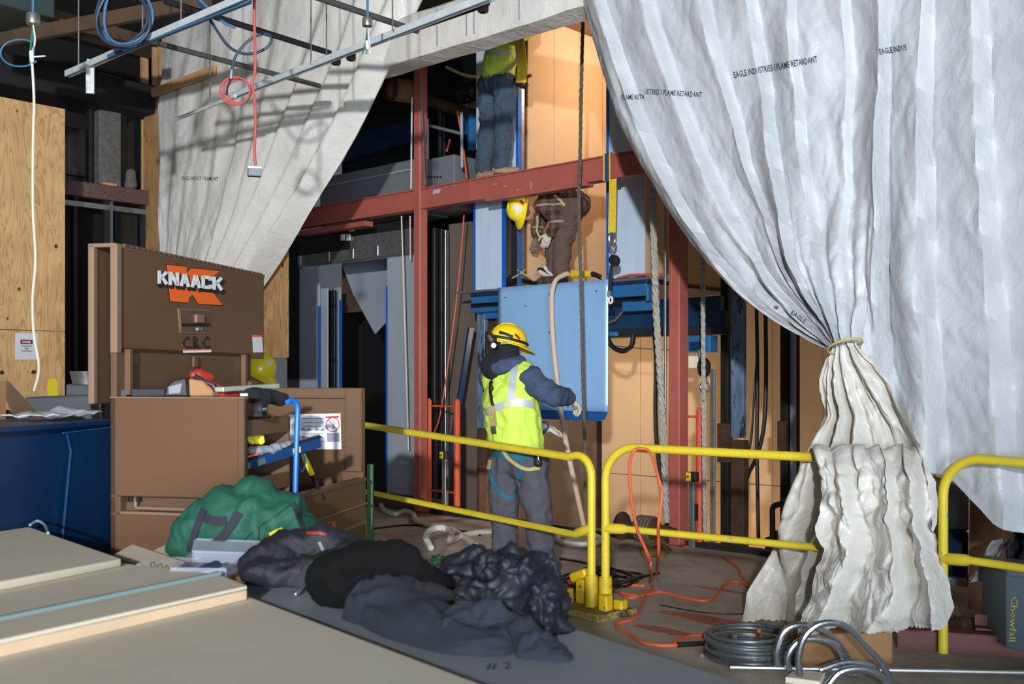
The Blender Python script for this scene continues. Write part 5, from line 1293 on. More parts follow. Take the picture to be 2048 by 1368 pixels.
# plank with peach coloured front edge
p1, p2 = G(-150, 1312, .875), G(494, 1171, .875); p3, p4 = G(446, 1152, .875), G(-150, 1282, .875)
t = thing('cream_plank', 'narrow cream plank with peach edge lying across the foreground boards', 'plank', p1)
mb = MB(); mb.prism([p1, p2, p3, p4], -Z*.012); mb.build('top_face', 'cream_board', t, bevel=.002)
mb = MB(); mb.prism([x-Z*.0125 for x in (p1, p2, p3, p4)], -Z*.032); mb.build('core', 'cream_edge', t, bevel=.002)
board('cream_board', [(-150, 1212), (240, 1126), (440, 1148), (450, 1158), (-150, 1296)], .858, .027, 'cream_board', 'second cream board between the narrow plank and the left stack')
mb = MB(); mb.bar(G(-150, 1268, .862), G(440, 1146, .862), .02, .012); tag(mb.build('glass_strip', mat('teal_strip', (132, 160, 164), .3), bevel=.002), 'pale teal strip lying along the back of the narrow plank', 'strip')
board('cream_board', [(-150, 1192), (242, 1117), (58, 1054), (-150, 1085)], .888, .028, 'cream_board', 'third cream board highest in the left stack')
mb = MB(); mb.bar(G(-150, 1206, .862), G(236, 1127, .862), .02, .006); tag(mb.build('dark_strip', 'rust_steel'), 'dark brown strip under the edge of the highest left board', 'strip')
board('cream_block', [(-150, 1046), (62, 1020), (30, 1006), (-150, 1028)], .935, .045, 'cream_board', 'cream block at the left edge on the highest board', cat='block')
mb = MB(); mb.tube(smooth_path([G(60, 1050, .89), G(75, 1042, .90), G(90, 1050, .895), G(96, 1066, .892)], 5), .006, 6); tag(mb.build('edge_strip', 'teal_strip'), 'thin pale curved strip at the end of the cream block', 'strip')
# pale board with marker writing
pw = board('marked_board', [(227, 1109), (264, 1088), (372, 1124), (333, 1154)], .838, .022, 'pale_wood', 'pale wooden board with black marker loops beside the clear case')
print_on(bvh_of(pw), pw, 'OOOPN', 330, 1136, 62, 15, .28, 'black_print', .002, 'marker_writing', 0)
mb = MB(); mb.prism([G(a, b, .822) for a, b in ((300, 1104), (345, 1082), (420, 1105), (370, 1128))], -Z*.02); tag(mb.build('pale_offcut', 'pale_wood', bevel=.003), 'pale wood offcut under the green bag', 'board')
mb = MB(); mb.prism([G(a, b, .815) for a, b in ((372, 1142), (500, 1138), (490, 1160), (380, 1164))], -Z*.012); tag(mb.build('orange_offcut', 'lumber', bevel=.002), 'thin orange brown wood slip under the clear case', 'board')
# clear plastic case
t = thing('plastic_case', 'clear hinged plastic case lying open beside the backpack', 'plastic case', G(420, 1150, .83))
c4 = [G(342, 1158, .83), G(452, 1160, .83), G(492, 1128, .83), G(385, 1124, .83)]
for i in range(4):
    a, b = c4[i], c4[(i+1) % 4]; mb = MB(); mb.bar(a+Z*.02, b+Z*.02, .004, .04); mb.build('wall', 'clear_plastic', t)
mb = MB(); mb.prism(c4, Z*.004); mb.build('floor_pane', 'clear_plastic', t)
l4 = [c4[3]+Z*.04, c4[2]+Z*.04, c4[2]+Vector((.03, .08, .07)), c4[3]+Vector((-.02, .1, .07))]
mb = MB(); mb.prism(l4, Vector((0, -.003, .004))); mb.build('lid_pane', 'clear_plastic', t)
for a, b in zip(l4, l4[1:]+l4[:1]): mb = MB(); mb.tube([a, b], .004, 6); mb.build('rim', 'clear_plastic', t)
mb = MB(); mb.prism([G(400, 1146, .838), G(440, 1147, .838), G(452, 1136, .838), G(412, 1134, .838)], Z*.004); mb.build('insert_card', 'paper', t)
mb = MB(); mb.cap(G(390, 1144, .842), G(432, 1132, .846), .012, .02); mb.build('dark_insert', 'cable_dark_blue', t)

# ------------------------------------------------------------------ bags and clothes on the table
def cp(mb, a, b, D, flat=1.0, side=None, D2=None):
    D2 = D2 or D
    mb.cap(P(a[0], a[1], D), P(b[0], b[1], D2), a[2]*D/FPX, b[2]*D2/FPX, side, flat); return mb
def strap(bvh, path, wpx, m, parent, name, off=.008, th=.004, n=5):
    """ribbon laid on a surface, along a path seen from the camera"""
    pts = [Vector((a, b, 0)) for a, b in path]; pts = smooth_path(pts, n); L = []; R = []
    for i, p in enumerate(pts):
        a = pts[max(0, i-1)]; b = pts[min(len(pts)-1, i+1)]; d = (b-a).normalized(); nn_ = Vector((-d.y, d.x, 0))
        for sgn, S in ((-1, L), (1, R)):
            qx = p+nn_*(sgn*wpx/2); r = ray(qx.x, qx.y); h = hit(bvh, CAM, r, None, 30)
            S.append((h-r.normalized()*off) if h is not None else None)
    mb = MB(); run = []
    def flush(run):
        if len(run) < 2: return
        k0 = len(mb.v)
        for (l, r_) in run:
            dd = (l-CAM).normalized()*th; mb.v += [l, r_, r_+dd, l+dd]
        for i in range(len(run)-1):
            a = k0+i*4; b = a+4
            for j in range(4): mb.f.append((a+j, a+(j+1) % 4, b+(j+1) % 4, b+j))
        mb.f += [(k0+3, k0+2, k0+1, k0), tuple(k0+(len(run)-1)*4+j for j in range(4))]
    runs = []; prev = None
    for l, r_ in zip(L, R):
        if l is None or r_ is None or (prev is not None and (l-prev).length > .15): runs.append(run); run = []; prev = None
        if l is not None and r_ is not None: run.append((l, r_)); prev = l
    runs.append(run); best = max(runs, key=len)
    flush(best)
    if mb.v: return mb.build(name, m, parent)
# green duffel
t = thing('duffel_bag', 'green canvas duffel bag with dark straps on the table', 'bag', G(480, 1108, ZTB))
mb = MB(); D = 4.12
cp(mb, (352, 1092, 20), (400, 1060, 42), D); cp(mb, (400, 1060, 42), (470, 1040, 55), D); cp(mb, (470, 1042, 55), (545, 1045, 60), D); cp(mb, (545, 1048, 58), (588, 1062, 40), D)
cp(mb, (498, 985, 20), (545, 1020, 40), D); cp(mb, (500, 985, 18), (470, 1020, 40), D); cp(mb, (430, 1014, 16), (470, 1010, 20), D); cp(mb, (345, 1098, 14), (520, 1090, 30), D)
gb = soft('body', 'bag_green', mb, t, .010, 10, ((6, .035, 'r'), (8, .03, 'c'), (18, .008, 'r')), 3, ZTB)
gv = bvh_of(gb)
strap(gv, [(408, 1018), (398, 1040), (388, 1070), (378, 1105)], 13, 'bag_strap', t, 'strap', .012)
strap(gv, [(478, 1024), (462, 1050), (440, 1078), (412, 1100)], 17, 'bag_strap', t, 'strap', .014)
strap(gv, [(408, 1036), (430, 1042), (452, 1042)], 19, 'bag_strap', t, 'handle_wrap', .016)
strap(gv, [(590, 1002), (556, 1028), (515, 1056), (470, 1098)], 1.6, 'black', t, 'zip_line', .006)
strap(gv, [(518, 1052), (516, 1090)], 1.6, 'black', t, 'seam_line', .006)
strap(gv, [(585, 1005), (596, 1030), (606, 1058)], 9, 'bag_strap', t, 'side_strap', .012)
strap(gv, [(540, 1072), (552, 1066), (566, 1060)], 12, 'plastic_yellow', t, 'patch', .008)
# backpack
t = thing('backpack', 'dark slate nylon backpack lying on its back on the table', 'backpack', G(600, 1165, ZTB))
mb = MB(); D = 3.72
cp(mb, (512, 1132, 30), (580, 1105, 42), D, D2=3.85); cp(mb, (580, 1105, 42), (650, 1095, 38), 3.85); cp(mb, (650, 1090, 34), (700, 1110, 34), 3.85)
cp(mb, (515, 1145, 30), (620, 1150, 36), 3.65); cp(mb, (620, 1150, 34), (690, 1130, 30), 3.65); cp(mb, (700, 1110, 30), (726, 1110, 20), 3.8)
bp_ = soft('body', 'backpack', mb, t, .009, 8, ((7, .02, 'r'), (12, .018, 'c'), (26, .008, 'c')), 8, ZTB)
pv = bvh_of(bp_)
strap(pv, [(505, 1112), (540, 1130), (600, 1145), (640, 1150)], 1.8, 'black', t, 'zip_line', .004)
strap(pv, [(484, 1140), (530, 1158), (580, 1166)], 1.8, 'black', t, 'zip_line', .004)
strap(pv, [(638, 1084), (644, 1096), (648, 1108)], 6, 'paper_grey', t, 'zip_pull', .006)
strap(pv, [(704, 1084), (714, 1094)], 5, 'paper_grey', t, 'zip_pull', .006)
strap(pv, [(612, 1066), (636, 1066), (652, 1069)], 5, 'tool_red', t, 'patch', .004)
# bottle cap and goggles between backpack and black jacket
t = thing('water_bottle', 'clear water bottle with white cap tucked behind the black jacket', 'bottle', P(670, 1125, 3.55))
a = P(648, 1124, 3.6); b = P(684, 1110, 3.6); mb = MB(); mb.tube([a, a+(b-a)*.6, a+(b-a)*.75, a+(b-a)*.85], [.022, .022, .016, .011], 14); mb.build('bottle_body', 'clear_plastic', t)
mb = MB(); mb.tube([a+(b-a)*.82, b], .014, 12); mb.build('cap', 'sticker_white', t)
# black jacket
mb = MB(); D = 3.32
cp(mb, (640, 1165, 30), (720, 1150, 48), D); cp(mb, (720, 1150, 50), (800, 1135, 40), D); cp(mb, (800, 1135, 38), (850, 1150, 22), D); cp(mb, (640, 1180, 34), (760, 1185, 30), D)
cp(mb, (700, 1115, 20), (790, 1108, 22), D+.1); cp(mb, (800, 1160, 30), (880, 1165, 16), D)
tag(soft('black_jacket', 'jacket_black', mb, None, .010, 14, (((4, 9, 9), .035, 'r'), (9, .02, 'c'), (24, .006, 'r')), 12, ZTB), 'rumpled plain black jacket between the backpack and the slate jacket', 'jacket')
# shiny slate jacket
t = thing('slate_jacket', 'shiny crumpled dark slate nylon jacket at the right end of the clothes pile', 'jacket', G(1040, 1290, ZTB))
mb = MB(); D = 3.05
cp(mb, (985, 1140, 40), (1060, 1140, 46), D+.1); cp(mb, (1040, 1150, 50), (1085, 1200, 50), D); cp(mb, (1075, 1200, 54), (1085, 1260, 46), D-.05); cp(mb, (945, 1185, 34), (1020, 1200, 48), D)
cp(mb, (960, 1220, 30), (1060, 1250, 46), D-.05); cp(mb, (1090, 1130, 34), (1100, 1220, 36), D+.05); cp(mb, (1085, 1270, 34), (1085, 1298, 26), D-.1)
nj = soft('body', 'nylon', mb, t, .0075, 10, ((5, .04, 'n'), (9, .045, 'c'), (19, .028, 'c'), (40, .012, 'c')), 21, ZTB)
mb = MB(); cp(mb, (905, 1130, 22), (950, 1108, 26), D+.2); cp(mb, (950, 1108, 24), (985, 1128, 22), D+.2); cp(mb, (900, 1140, 14), (960, 1145, 16), D+.15)
soft('collar', 'nylon', mb, t, .008, 6, ((10, .025, 'c'), (24, .012, 'c')), 4, ZTB)
jv = bvh_of(nj)
strap(jv, [(985, 1120), (962, 1145), (955, 1170)], 2, 'black', t, 'seam_line', .004)
# small dark boot top between jackets
mb = MB(); cp(mb, (838, 1172, 12), (862, 1180, 16), 3.1); cp(mb, (862, 1180, 16), (900, 1190, 12), 3.08)
tag(soft('knit_cap', 'black_cloth', mb, None, .008, 3, ((30, .004, 'r'),), 2, ZTB), 'dark knit cap peeking out above the blue sweatshirt', 'cap')
# blue sweatshirt: draped tube-like folds lying on the table
def drape(mb, L, n=46, m=22, seed=0, fold=.3):
    """L: (px, py, half width m, height m) along a fold; px, py on the table top"""
    base = smooth_path([G(a, b, ZTB) for a, b, *_ in L], 10); wh_ = smooth_path([Vector((w, h, 0)) for *_, w, h in L], 10); K_ = len(base)-1
    def fn(u, v):
        x = u*K_; i0 = min(K_-1, int(x)); fr = x-i0; c = base[i0]*(1-fr)+base[i0+1]*fr; w = wh_[i0]*(1-fr)+wh_[i0+1]*fr
        d = (base[min(K_, i0+2)]-base[max(0, i0-1)]).normalized(); sd = Vector((-d.y, d.x, 0)); a = PI*v
        e = 1-.8*max(0, abs(u-.5)*2-.86)/.14
        q = Vector((u*len(L)*.75, v*2.2, seed)); rg = abs(nz(q.x, q.y*1.6, q.z))*1.6; cr_ = crumple(Vector((u*len(L)*.8, v*2.0, seed+3)), 1.0)
        k = (1-fold*.7+fold*(1-rg))*(.85+.25*cr_)
        wob = .25*nz(q.x*.9, v*2, seed+7)
        return c+sd*(w.x*math.cos(a)*(1+wob)*e)+Z*(max(0.002, w.y*math.sin(a)**.75*k*e))
    mb.grid(fn, n, m); return mb
t = thing('blue_sweatshirt', 'grey blue sweatshirt sprawled along the table front of the clothes pile', 'sweatshirt', G(930, 1290, ZTB))
sw = drape(MB(), [(722, 1222, .07, .06), (745, 1226, .12, .115), (800, 1240, .14, .10), (860, 1266, .13, .085), (930, 1290, .11, .07), (1000, 1300, .08, .05), (1040, 1304, .05, .03)], 60, 26, 2, .45).build('body', 'sweat_blue', t, recalc=False, angle=80)
drape(MB(), [(868, 1292, .05, .05), (900, 1286, .06, .085), (950, 1278, .065, .11), (1010, 1282, .06, .105), (1060, 1298, .055, .085), (1092, 1318, .045, .05)], 46, 22, 9, .4).build('sleeve', 'sweat_blue', t, recalc=False, angle=80)
drape(MB(), [(1040, 1306, .05, .05), (1085, 1312, .05, .045), (1125, 1318, .035, .025), (1148, 1320, .015, .008)], 30, 16, 5, .3).build('cuff_end', 'sweat_blue', t, recalc=False, angle=80)
drape(MB(), [(815, 1205, .05, .05), (850, 1206, .06, .075), (890, 1222, .05, .05)], 26, 16, 6, .3).build('hood_fold', 'sweat_blue', t, recalc=False, angle=80)
wv = bvh_of(sw)
strap(wv, [(722, 1230), (736, 1200), (765, 1186)], 2, 'cable_dark_blue', t, 'cuff_seam', .003)
# crumpled chain and keys
mb = MB()
for k in range(5):
    c = G(608-4*k, 1176+3*k, ZTB+.012); mb = MB(); mb.tube([c+Vector((.008*math.cos(a), .006*math.sin(a), .006*math.sin(a*2))) for a in [2*PI*i/10 for i in range(10)]], .0022, 5, closed=True)
    if k == 0: kt = thing('metal_chain', 'short shiny metal chain in front of the black jacket', 'chain', G(600, 1182, ZTB))
    mb.build('chain_link', 'chrome', kt)
# ------------------------------------------------------------------ people
def hand_prims(mb, wr, d, nrm, curl=.6, s=1.0, right=True):
    """palm and five bent fingers; d = direction wrist to knuckles, nrm = back-of-hand normal"""
    d = d.normalized(); nrm = (nrm-d*nrm.dot(d)).normalized(); sd = d.cross(nrm)
    if not right: sd = -sd
    palm_e = wr+d*(.085*s)
    mb.cap(wr+d*.01*s, wr+d*.07*s, .032*s, .038*s, sd, .5)
    for k, (o, L) in enumerate(((-.030, .072), (-.010, .080), (.010, .075), (.030, .058))):
        b = palm_e+sd*(o*s)-d*.01*s; dd = d; r = .0095*s; p = b
        for j, f in enumerate((.45, .32, .23)):
            ang = curl*(.5+.4*j); dd2 = (dd*math.cos(ang)-nrm*math.sin(ang)).normalized(); q = p+dd2*(L*f*s); mb.cap(p, q, r, r*.92, n=8)
            nrm2 = (nrm*math.cos(ang)+dd*math.sin(ang)); p = q; dd = dd2; r *= .92
    tb_ = wr+d*.03*s-sd*(.030*s); t1_ = tb_+(d*.6-sd*.55-nrm*.3).normalized()*(.045*s); t2_ = t1_+(d*.9-nrm*.35).normalized()*(.032*s)
    mb.cap(tb_, t1_, .0125*s, .011*s, n=8); mb.cap(t1_, t2_, .011*s, .009*s, n=8)
def head_prims(mb, c, up, f):
    up = up.normalized(); f = (f-up*f.dot(up)).normalized(); s = f.cross(up)
    mb.ell(c+up*.02, s*.075, f*.098, up*.105); mb.ell(c-up*.055+f*.018, s*.058, f*.072, up*.068)
    mb.ell(c+f*.098-up*.02, s*.013, f*.020, up*.022); mb.cap(c+f*.094+up*.012, c+f*.108-up*.026, .008, .012)
    mb.ell(c-up*.108+f*.05, s*.028, f*.028, up*.02)
    for k in (-1, 1):
        mb.ell(c+s*(.077*k)-f*.005-up*.005, s*.010, f*.019, up*.030); mb.ell(c+f*.084+s*(.03*k)+up*.018, s*.02, f*.012, up*.009)
    mb.ell(c+f*.088-up*.062, s*.024, f*.010, up*.008)
def hard_hat(name, c, up, f, m, par, strap_m=None, visor=.07):
    up = up.normalized(); f = (f-up*f.dot(up)).normalized(); s = f.cross(up)
    prof = [(.128, 0.0), (.127, .025), (.122, .055), (.108, .09), (.084, .118), (.05, .136), (.012, .142)]
    mb = MB(); mb.lathe(c, prof, 26, up, f, 1.14, 1.0); shell = mb.build(name, m, par)
    mb = MB(); n = 30; k = 0
    for i in range(n):
        a = 2*PI*i/n; ca, sa = math.cos(a), math.sin(a); e = .020+(visor*max(0, ca)**1.6)
        p0 = c+f*(ca*.128*1.14)+s*(sa*.128); p1_ = c+f*(ca*(.128*1.14+e))+s*(sa*(.128+.018))-up*(.012+.018*max(0, ca))
        mb.v += [p0+up*.004, p1_+up*.004, p1_-up*.002, p0-up*.004]
    for i in range(n):
        a = i*4; b = ((i+1) % n)*4
        for j in range(4): mb.f.append((a+j, a+(j+1) % 4, b+(j+1) % 4, b+j))
    mb.build('brim', m, shell)
    mb = MB(); mb.tube([c+f*(.146*x)+up*(.142*math.sqrt(max(0, 1-x*x*.95))+.004) for x in [-.85+1.7*i/12 for i in range(13)]], .006, 6); mb.build('ridge', m, shell)
    return shell
def person(name, label, J, f, hf, hup, mats, hands=(None, None), seed=0, group='construction workers'):
    """J: joint positions. One continuous body mesh; clothing pieces are its children."""
    base = Vector((J['pel'].x, J['pel'].y, min(J['anL'].z, J['anR'].z)-.09))
    T = thing(name, label, 'person', base, group); side = (J['shR']-J['shL']).normalized()
    spine = (J['neck']-J['pel']).normalized(); fw = f.normalized()
    toe = {}
    mb = MB(); head_prims(mb, J['head'], hup, hf)
    mb.cap(J['neck']-spine*.04, J['head']-hup.normalized()*.05, .056, .052)
    mb.cap(J['chest'], J['pel'], .125, .125, side, .66); mb.cap(J['shL'], J['shR'], .058, .058); mb.cap(J['chest'], J['neck']-spine*.05, .115, .075, side, .62)
    for k in 'LR':
        mb.cap(J['sh'+k], J['el'+k], .048, .038); mb.cap(J['el'+k], J['wr'+k], .037, .027)
        mb.cap(J['hip'+k], J['kn'+k], .078, .052); mb.cap(J['kn'+k], J['an'+k], .05, .036); mb.cap(J['pel'], J['hip'+k], .09, .085)
        td = J.get('toe'+k, fw); td = Vector((td.x, td.y, 0)).normalized()
        mb.cap(J['an'+k]-Z*.045-td*.03, J['an'+k]-Z*.055+td*.13, .034, .03, td.cross(Z), .8); toe[k] = td
        d = (J['wr'+k]-J['el'+k]).normalized(); hn = J.get('hn'+k, Vector((0, -.3, 1)))
        hand_prims(mb, J['wr'+k], J.get('hd'+k, d), hn, .55, .82 if hands[0 if k == 'L' else 1] else 1.0, k == 'R')
    body = soft('body', 'skin', mb, T, .0115, 3)
    # top garment
    mb = MB(); r = mats.get('fat', 1.0)
    mb.cap(J['chest'], J['pel']+spine*.06, .168*r, .165*r, side, .72); mb.cap(J['chest'], J['neck']-spine*.045, .16*r, .092, side, .68); mb.cap(J['shL'], J['shR'], .082*r, .082*r)
    for k in 'LR':
        mb.cap(J['sh'+k], J['el'+k], .076*r, .060*r); mb.cap(J['el'+k], J['wr'+k]-(J['wr'+k]-J['el'+k]).normalized()*.02, .060*r, .044*r)
    top_ = soft('jacket', mats['top'], mb, T, .013, 4, ((10, .016, 'r'), (22, .006, 'r')), seed)
    # trousers
    mb = MB()
    mb.cap(J['pel']+spine*.07, J['pel']-spine*.03, .158, .165, side, .78)
    for k in 'LR':
        mb.cap(J['hip'+k], J['kn'+k], .112, .086); mb.cap(J['kn'+k], J['an'+k]+Z*.035, .086, .072); mb.cap(J['pel'], J['hip'+k], .13, .12)
    tr = soft('trousers', mats['legs'], mb, T, .013, 4, (((9, 9, 7), .018, 'r'), (20, .008, 'r')), seed+3)
    for k in 'LR':
        mb = MB(); a = J['an'+k]; td = toe[k]
        mb.cap(a-Z*.0, a-Z*.035, .058, .056); mb.cap(a-Z*.045-td*.035, a-Z*.05+td*.16, .052, .046, td.cross(Z), .85)
        b_ = soft('boot', mats['boot'], mb, T, .009, 2, ((25, .004, 'r'),), seed, base.z)
        mb = MB(); mb.prism([a-Z*.088+td*(.17*math.cos(x) if math.cos(x) > 0 else .08*math.cos(x))+td.cross(Z)*(.05*math.sin(x)) for x in [2*PI*i/16 for i in range(16)]], -Z*.002+Z*.018); mb.build('sole', 'boot_dark', b_)
    for k, g in zip('LR', hands):
        if g:
            mb = MB(); d = J.get('hd'+k, (J['wr'+k]-J['el'+k]).normalized()); hand_prims(mb, J['wr'+k], d, J.get('hn'+k, Vector((0, -.3, 1))), .55, 1.22, k == 'R'); mb.cap(J['wr'+k]-d*.05, J['wr'+k]+d*.02, .046, .04)
            soft('glove', g, mb, T, .006, 2)
    return T, top_, tr, body
def vest_piece(T, J, side, grow=.02, low=.0, name='vest', seed=5, hem=None):
    spine = (J['neck']-J['pel']).normalized(); mb = MB()
    mb.cap(J['chest'], J['pel']+spine*(.06+low), .178+grow, .182+grow, side, .78); mb.cap(J['chest'], J['neck']-spine*.07, .175+grow, .10+grow, side, .76); mb.cap(J['shL']*.78+J['shR']*.22, J['shR']*.78+J['shL']*.22, .088+grow, .088+grow)
    return soft(name, 'vest', mb, T, .012, 4, ((8, .012, 'r'), (17, .005, 'r')), seed, hem)

# --- worker in the vest at the railing
D = 7.6
f = Vector((.72, .69, 0)).normalized(); rt = Vector((f.y, -f.x, 0))
J = dict(pel=P(1034, 912, D), chest=P(1020, 800, D), neck=P(1014, 728, D), head=P(1015, 697, D))
J['shR'] = P(1062, 760, 7.44); J['shL'] = P(984, 758, 7.76)
J['elR'] = P(1106, 792, 7.35); J['wrR'] = P(1138, 794, 7.62); J['elL'] = P(1010, 830, 8.04); J['wrL'] = P(1088, 856, 8.08)
J['hipR'] = P(1062, 930, 7.52); J['hipL'] = P(1008, 930, 7.68); J['knR'] = P(1078, 1052, 7.5); J['knL'] = P(1008, 1050, 7.7)
J['anR'] = P(1090, 1150, 7.55); J['anL'] = P(1010, 1150, 7.66)
for k in 'LR': J['an'+k].z = .09
J['hdR'] = Vector((.5, .5, -.55)); J['hdL'] = Vector((.7, .5, -.1))
hf = Vector((.86, .5, -.12)); hup = Vector((.0, .05, 1))
T, top_, tr, body = person('person', 'worker in lime vest and grey trousers at the railing, back to the camera', J, f, hf, hup, dict(top='navy_cloth', legs='grey_trousers', boot='boot_dark', fat=1.10), ('glove', 'glove'), 4)
vs = vest_piece(T, J, rt, .042, -.02, hem=1.0)
vv = bvh_of(vs)
strap(vv, [(948, 814), (965, 826), (1000, 812), (1040, 805), (1088, 816)], 15, 'reflect', vs, 'reflective_band', .006)
strap(vv, [(1030, 724), (1026, 760), (1022, 800)], 14, 'reflect', vs, 'reflective_band', .008)
strap(vv, [(968, 742), (957, 770), (955, 815)], 9, 'reflect', vs, 'reflective_band', .008)
strap(vv, [(984, 762), (980, 776), (983, 800), (986, 812)], 6, 'bag_strap', vs, 'back_strap', .014)
strap(vv, [(983, 812), (985, 832), (987, 852)], 14, 'strap_tan', vs, 'shock_pack', .02, .012)
strap(vv, [(986, 852), (988, 868)], 10, 'galv', vs, 'snap_hook', .018, .01)
strap(vv, [(985, 757), (979, 768), (986, 776), (980, 786), (986, 794)], 3, 'tool_black', vs, 'd_ring', .02, .008)
# hood / hat
hh = J['head']
mb = MB(); mb.cap(hh-hup*.10-f*.03, hh-hup*.03-f*.02, .105, .1); mb.cap(hh-hup*.13-f*.08-rt*.05, hh-hup*.15+f*.02, .125, .1, rt, .8); soft('hood', 'black_cloth', mb, T, .01, 3, ((18, .006, 'r'),), 3)
mb = MB(); mb.tube([J['neck']-Z*.005+f*(.095*math.cos(a)-.03)+rt*(.125*math.sin(a))-f*0+Z*(.02*math.cos(a)) for a in [2*PI*i/20 for i in range(20)]], .05, 10, closed=True); soft('collar', 'navy_cloth', mb, T, .01, 4, ((14, .012, 'r'),), 6)
mb = MB(); mb.ell(hh+hup*.04, rt*.087, f*.108, hup*.09); soft('balaclava', 'black_cloth', mb, T, .01, 1)
ht = hard_hat('hard_hat', hh+hup*.035, Vector((.20, .08, 1)), hf, 'hat_yellow', T)
hvb = bvh_of(ht)
mb = MB(); c = hh+hup*.035; fd = hf.normalized(); s_ = fd.cross(hup).normalized()
hq = Vector((.20, .08, 1)).normalized(); fq = (fd-hq*fd.dot(hq)).normalized(); sq = fq.cross(hq)
mb.tube([c+fq*(.149*math.cos(a))+sq*(.131*math.sin(a))+hq*.022 for a in [2*PI*i/28 for i in range(28)]], .011, 6, closed=True); mb.build('headlamp_band', 'tool_black', ht)
mb = MB(); p = P(983, 680, 7.45); mb.cap(p, P(978, 672, 7.45), .04, .032); mb.build('headlamp_pack', 'tool_black', ht)
mb = MB(); p = P(989, 691, 7.43); mb.lathe(p, [(.02, 0), (.024, .015), (.018, .022)], 14, Vector((-.3, -1, 0))); mb.build('headlamp_lens', 'chrome', ht)
mb = MB(); mb.obb(P(1008, 686, 7.44), rt*.028, f*.006, Z*.009); mb.build('ratchet_knob', 'strap_tan', ht)
strap(hvb, [(998, 664), (1012, 668), (1026, 674)], 6, 'tool_black', ht, 'sticker', .006); strap(hvb, [(1030, 668), (1040, 678)], 5, 'tool_red', ht, 'sticker', .006)
# harness legs, belt and pouch
tv = bvh_of(tr)
strap(tv, [(972, 902), (1000, 912), (1040, 914), (1085, 908)], 13, 'teal_strap', tr, 'harness_belt', .012)
strap(tv, [(985, 900), (978, 925), (980, 945), (995, 980), (1020, 996), (1034, 985)], 8, 'teal_strap', tr, 'leg_strap', .012)
strap(tv, [(1045, 915), (1040, 945), (1036, 980)], 10, 'teal_strap', tr, 'leg_strap', .012)
strap(tv, [(1005, 900), (1020, 920), (1050, 938), (1080, 936)], 7, 'strap_tan', tr, 'lanyard', .016)
strap(tv, [(984, 900), (980, 920), (976, 942)], 7, 'strap_tan', tr, 'lanyard', .02)
mb = MB(); mb.cap(P(1076, 908, 7.36), P(1076, 926, 7.36), .026, .03); mb.build('tool_pouch', 'tool_black', T)
mb = MB(); mb.cap(P(1076, 913, 7.33), P(1078, 924, 7.33), .008, .008); mb.build('key_ring', 'chrome', T)

# --- upper worker on the beam
def Q(px, py, dV=0.0): return FV(px, py, 8.02+dV)
f2 = Vector((.86, .5, 0)).normalized(); rt2 = Vector((f2.y, -f2.x, 0))
J = dict(pel=Q(994, 160), chest=Q(1003, 98), neck=Q(1008, 58), head=Q(1015, 25))
J['shR'] = Q(1032, 70, -.12); J['shL'] = Q(975, 70, .12)
J['elR'] = Q(1062, 60, .2); J['wrR'] = Q(1068, 30, .35); J['elL'] = Q(985, 62, .45); J['wrL'] = Q(1010, 30, .6)
J['hipR'] = Q(1011, 172, -.04); J['hipL'] = Q(979, 172, .05); J['knR'] = Q(1008, 255, -.02); J['knL'] = Q(977, 250, .04)
J['anR'] = Q(1002, 330, -.0); J['anL'] = Q(965, 335, .05)
for k in 'LR': J['an'+k].z = ZT+.09
J['toeR'] = Vector((.8, -.2, 0)); J['toeL'] = Vector((.5, -.4, 0))
T2, top2, tr2, b2 = person('person', 'worker in lime vest and jeans standing on the red beam, head hidden', J, f2, f2, Z, dict(top='vest', legs='jeans', boot='boot', fat=1.04), (None, None), 9)
v2 = vest_piece(T2, J, rt2, .015, .02, seed=11, hem=4.62); vv2 = bvh_of(v2)
strap(vv2, [(955, 108), (985, 104), (1010, 106), (1040, 100)], 9, 'reflect', v2, 'reflective_band', .006)
strap(vv2, [(965, 162), (985, 152), (1010, 144), (1030, 128)], 7, 'strap_tan', v2, 'harness_belt', .016)
strap(vv2, [(955, 100), (954, 130), (955, 156)], 7, 'strap_yellow', v2, 'side_strap', .014)
hard_hat('hard_hat', J['head']+Z*.05, Z, f2, 'hat_yellow', T2)
mb = MB(); mb.tube(smooth_path([Q(1034, 60, -.2), Q(1037, 95, -.22), Q(1030, 125, -.24), Q(1005, 145, -.24)], 5), .018, 8); mb.build('lanyard', 'strap_tan', T2)
tv2 = bvh_of(tr2); strap(tv2, [(972, 200), (985, 204), (996, 202)], 5, 'teal_strap', tr2, 'leg_strap', .01)
# lanyard anchored to the left
cable([Q(893, 134, .0), Q(905, 140, .0), Q(920, 147, -.02), Q(938, 152, -.08), Q(956, 154, -.16)], .016, 'strap_tan', 'safety_lanyard', 'tan safety lanyard stretched left from the upper worker', 'lanyard')
# yellow rope bag at the hip
t = thing('rope_bag', 'bag of yellow rope hanging at the right hip of the upper worker', 'bag', Q(1046, 170, -.15))
for k in range(7):
    mb = MB(); x = 1034+2.6*k; mb.tube(smooth_path([Q(x-4, 75, -.16), Q(x, 110, -.2), Q(x+3, 140, -.22), Q(x, 165, -.2)], 4), .014, 6); mb.build('rope_loop', 'strap_yellow', t)
mb = MB(); mb.cap(Q(1036, 162, -.16), Q(1048, 168, -.16), .05, .05); mb.build('pouch', 'tool_black', t)
mb = MB(); mb.tube([Q(1048, 158, -.2), Q(1062, 150, -.2)], .016, 8); mb.build('handle', 'brown_post', t)

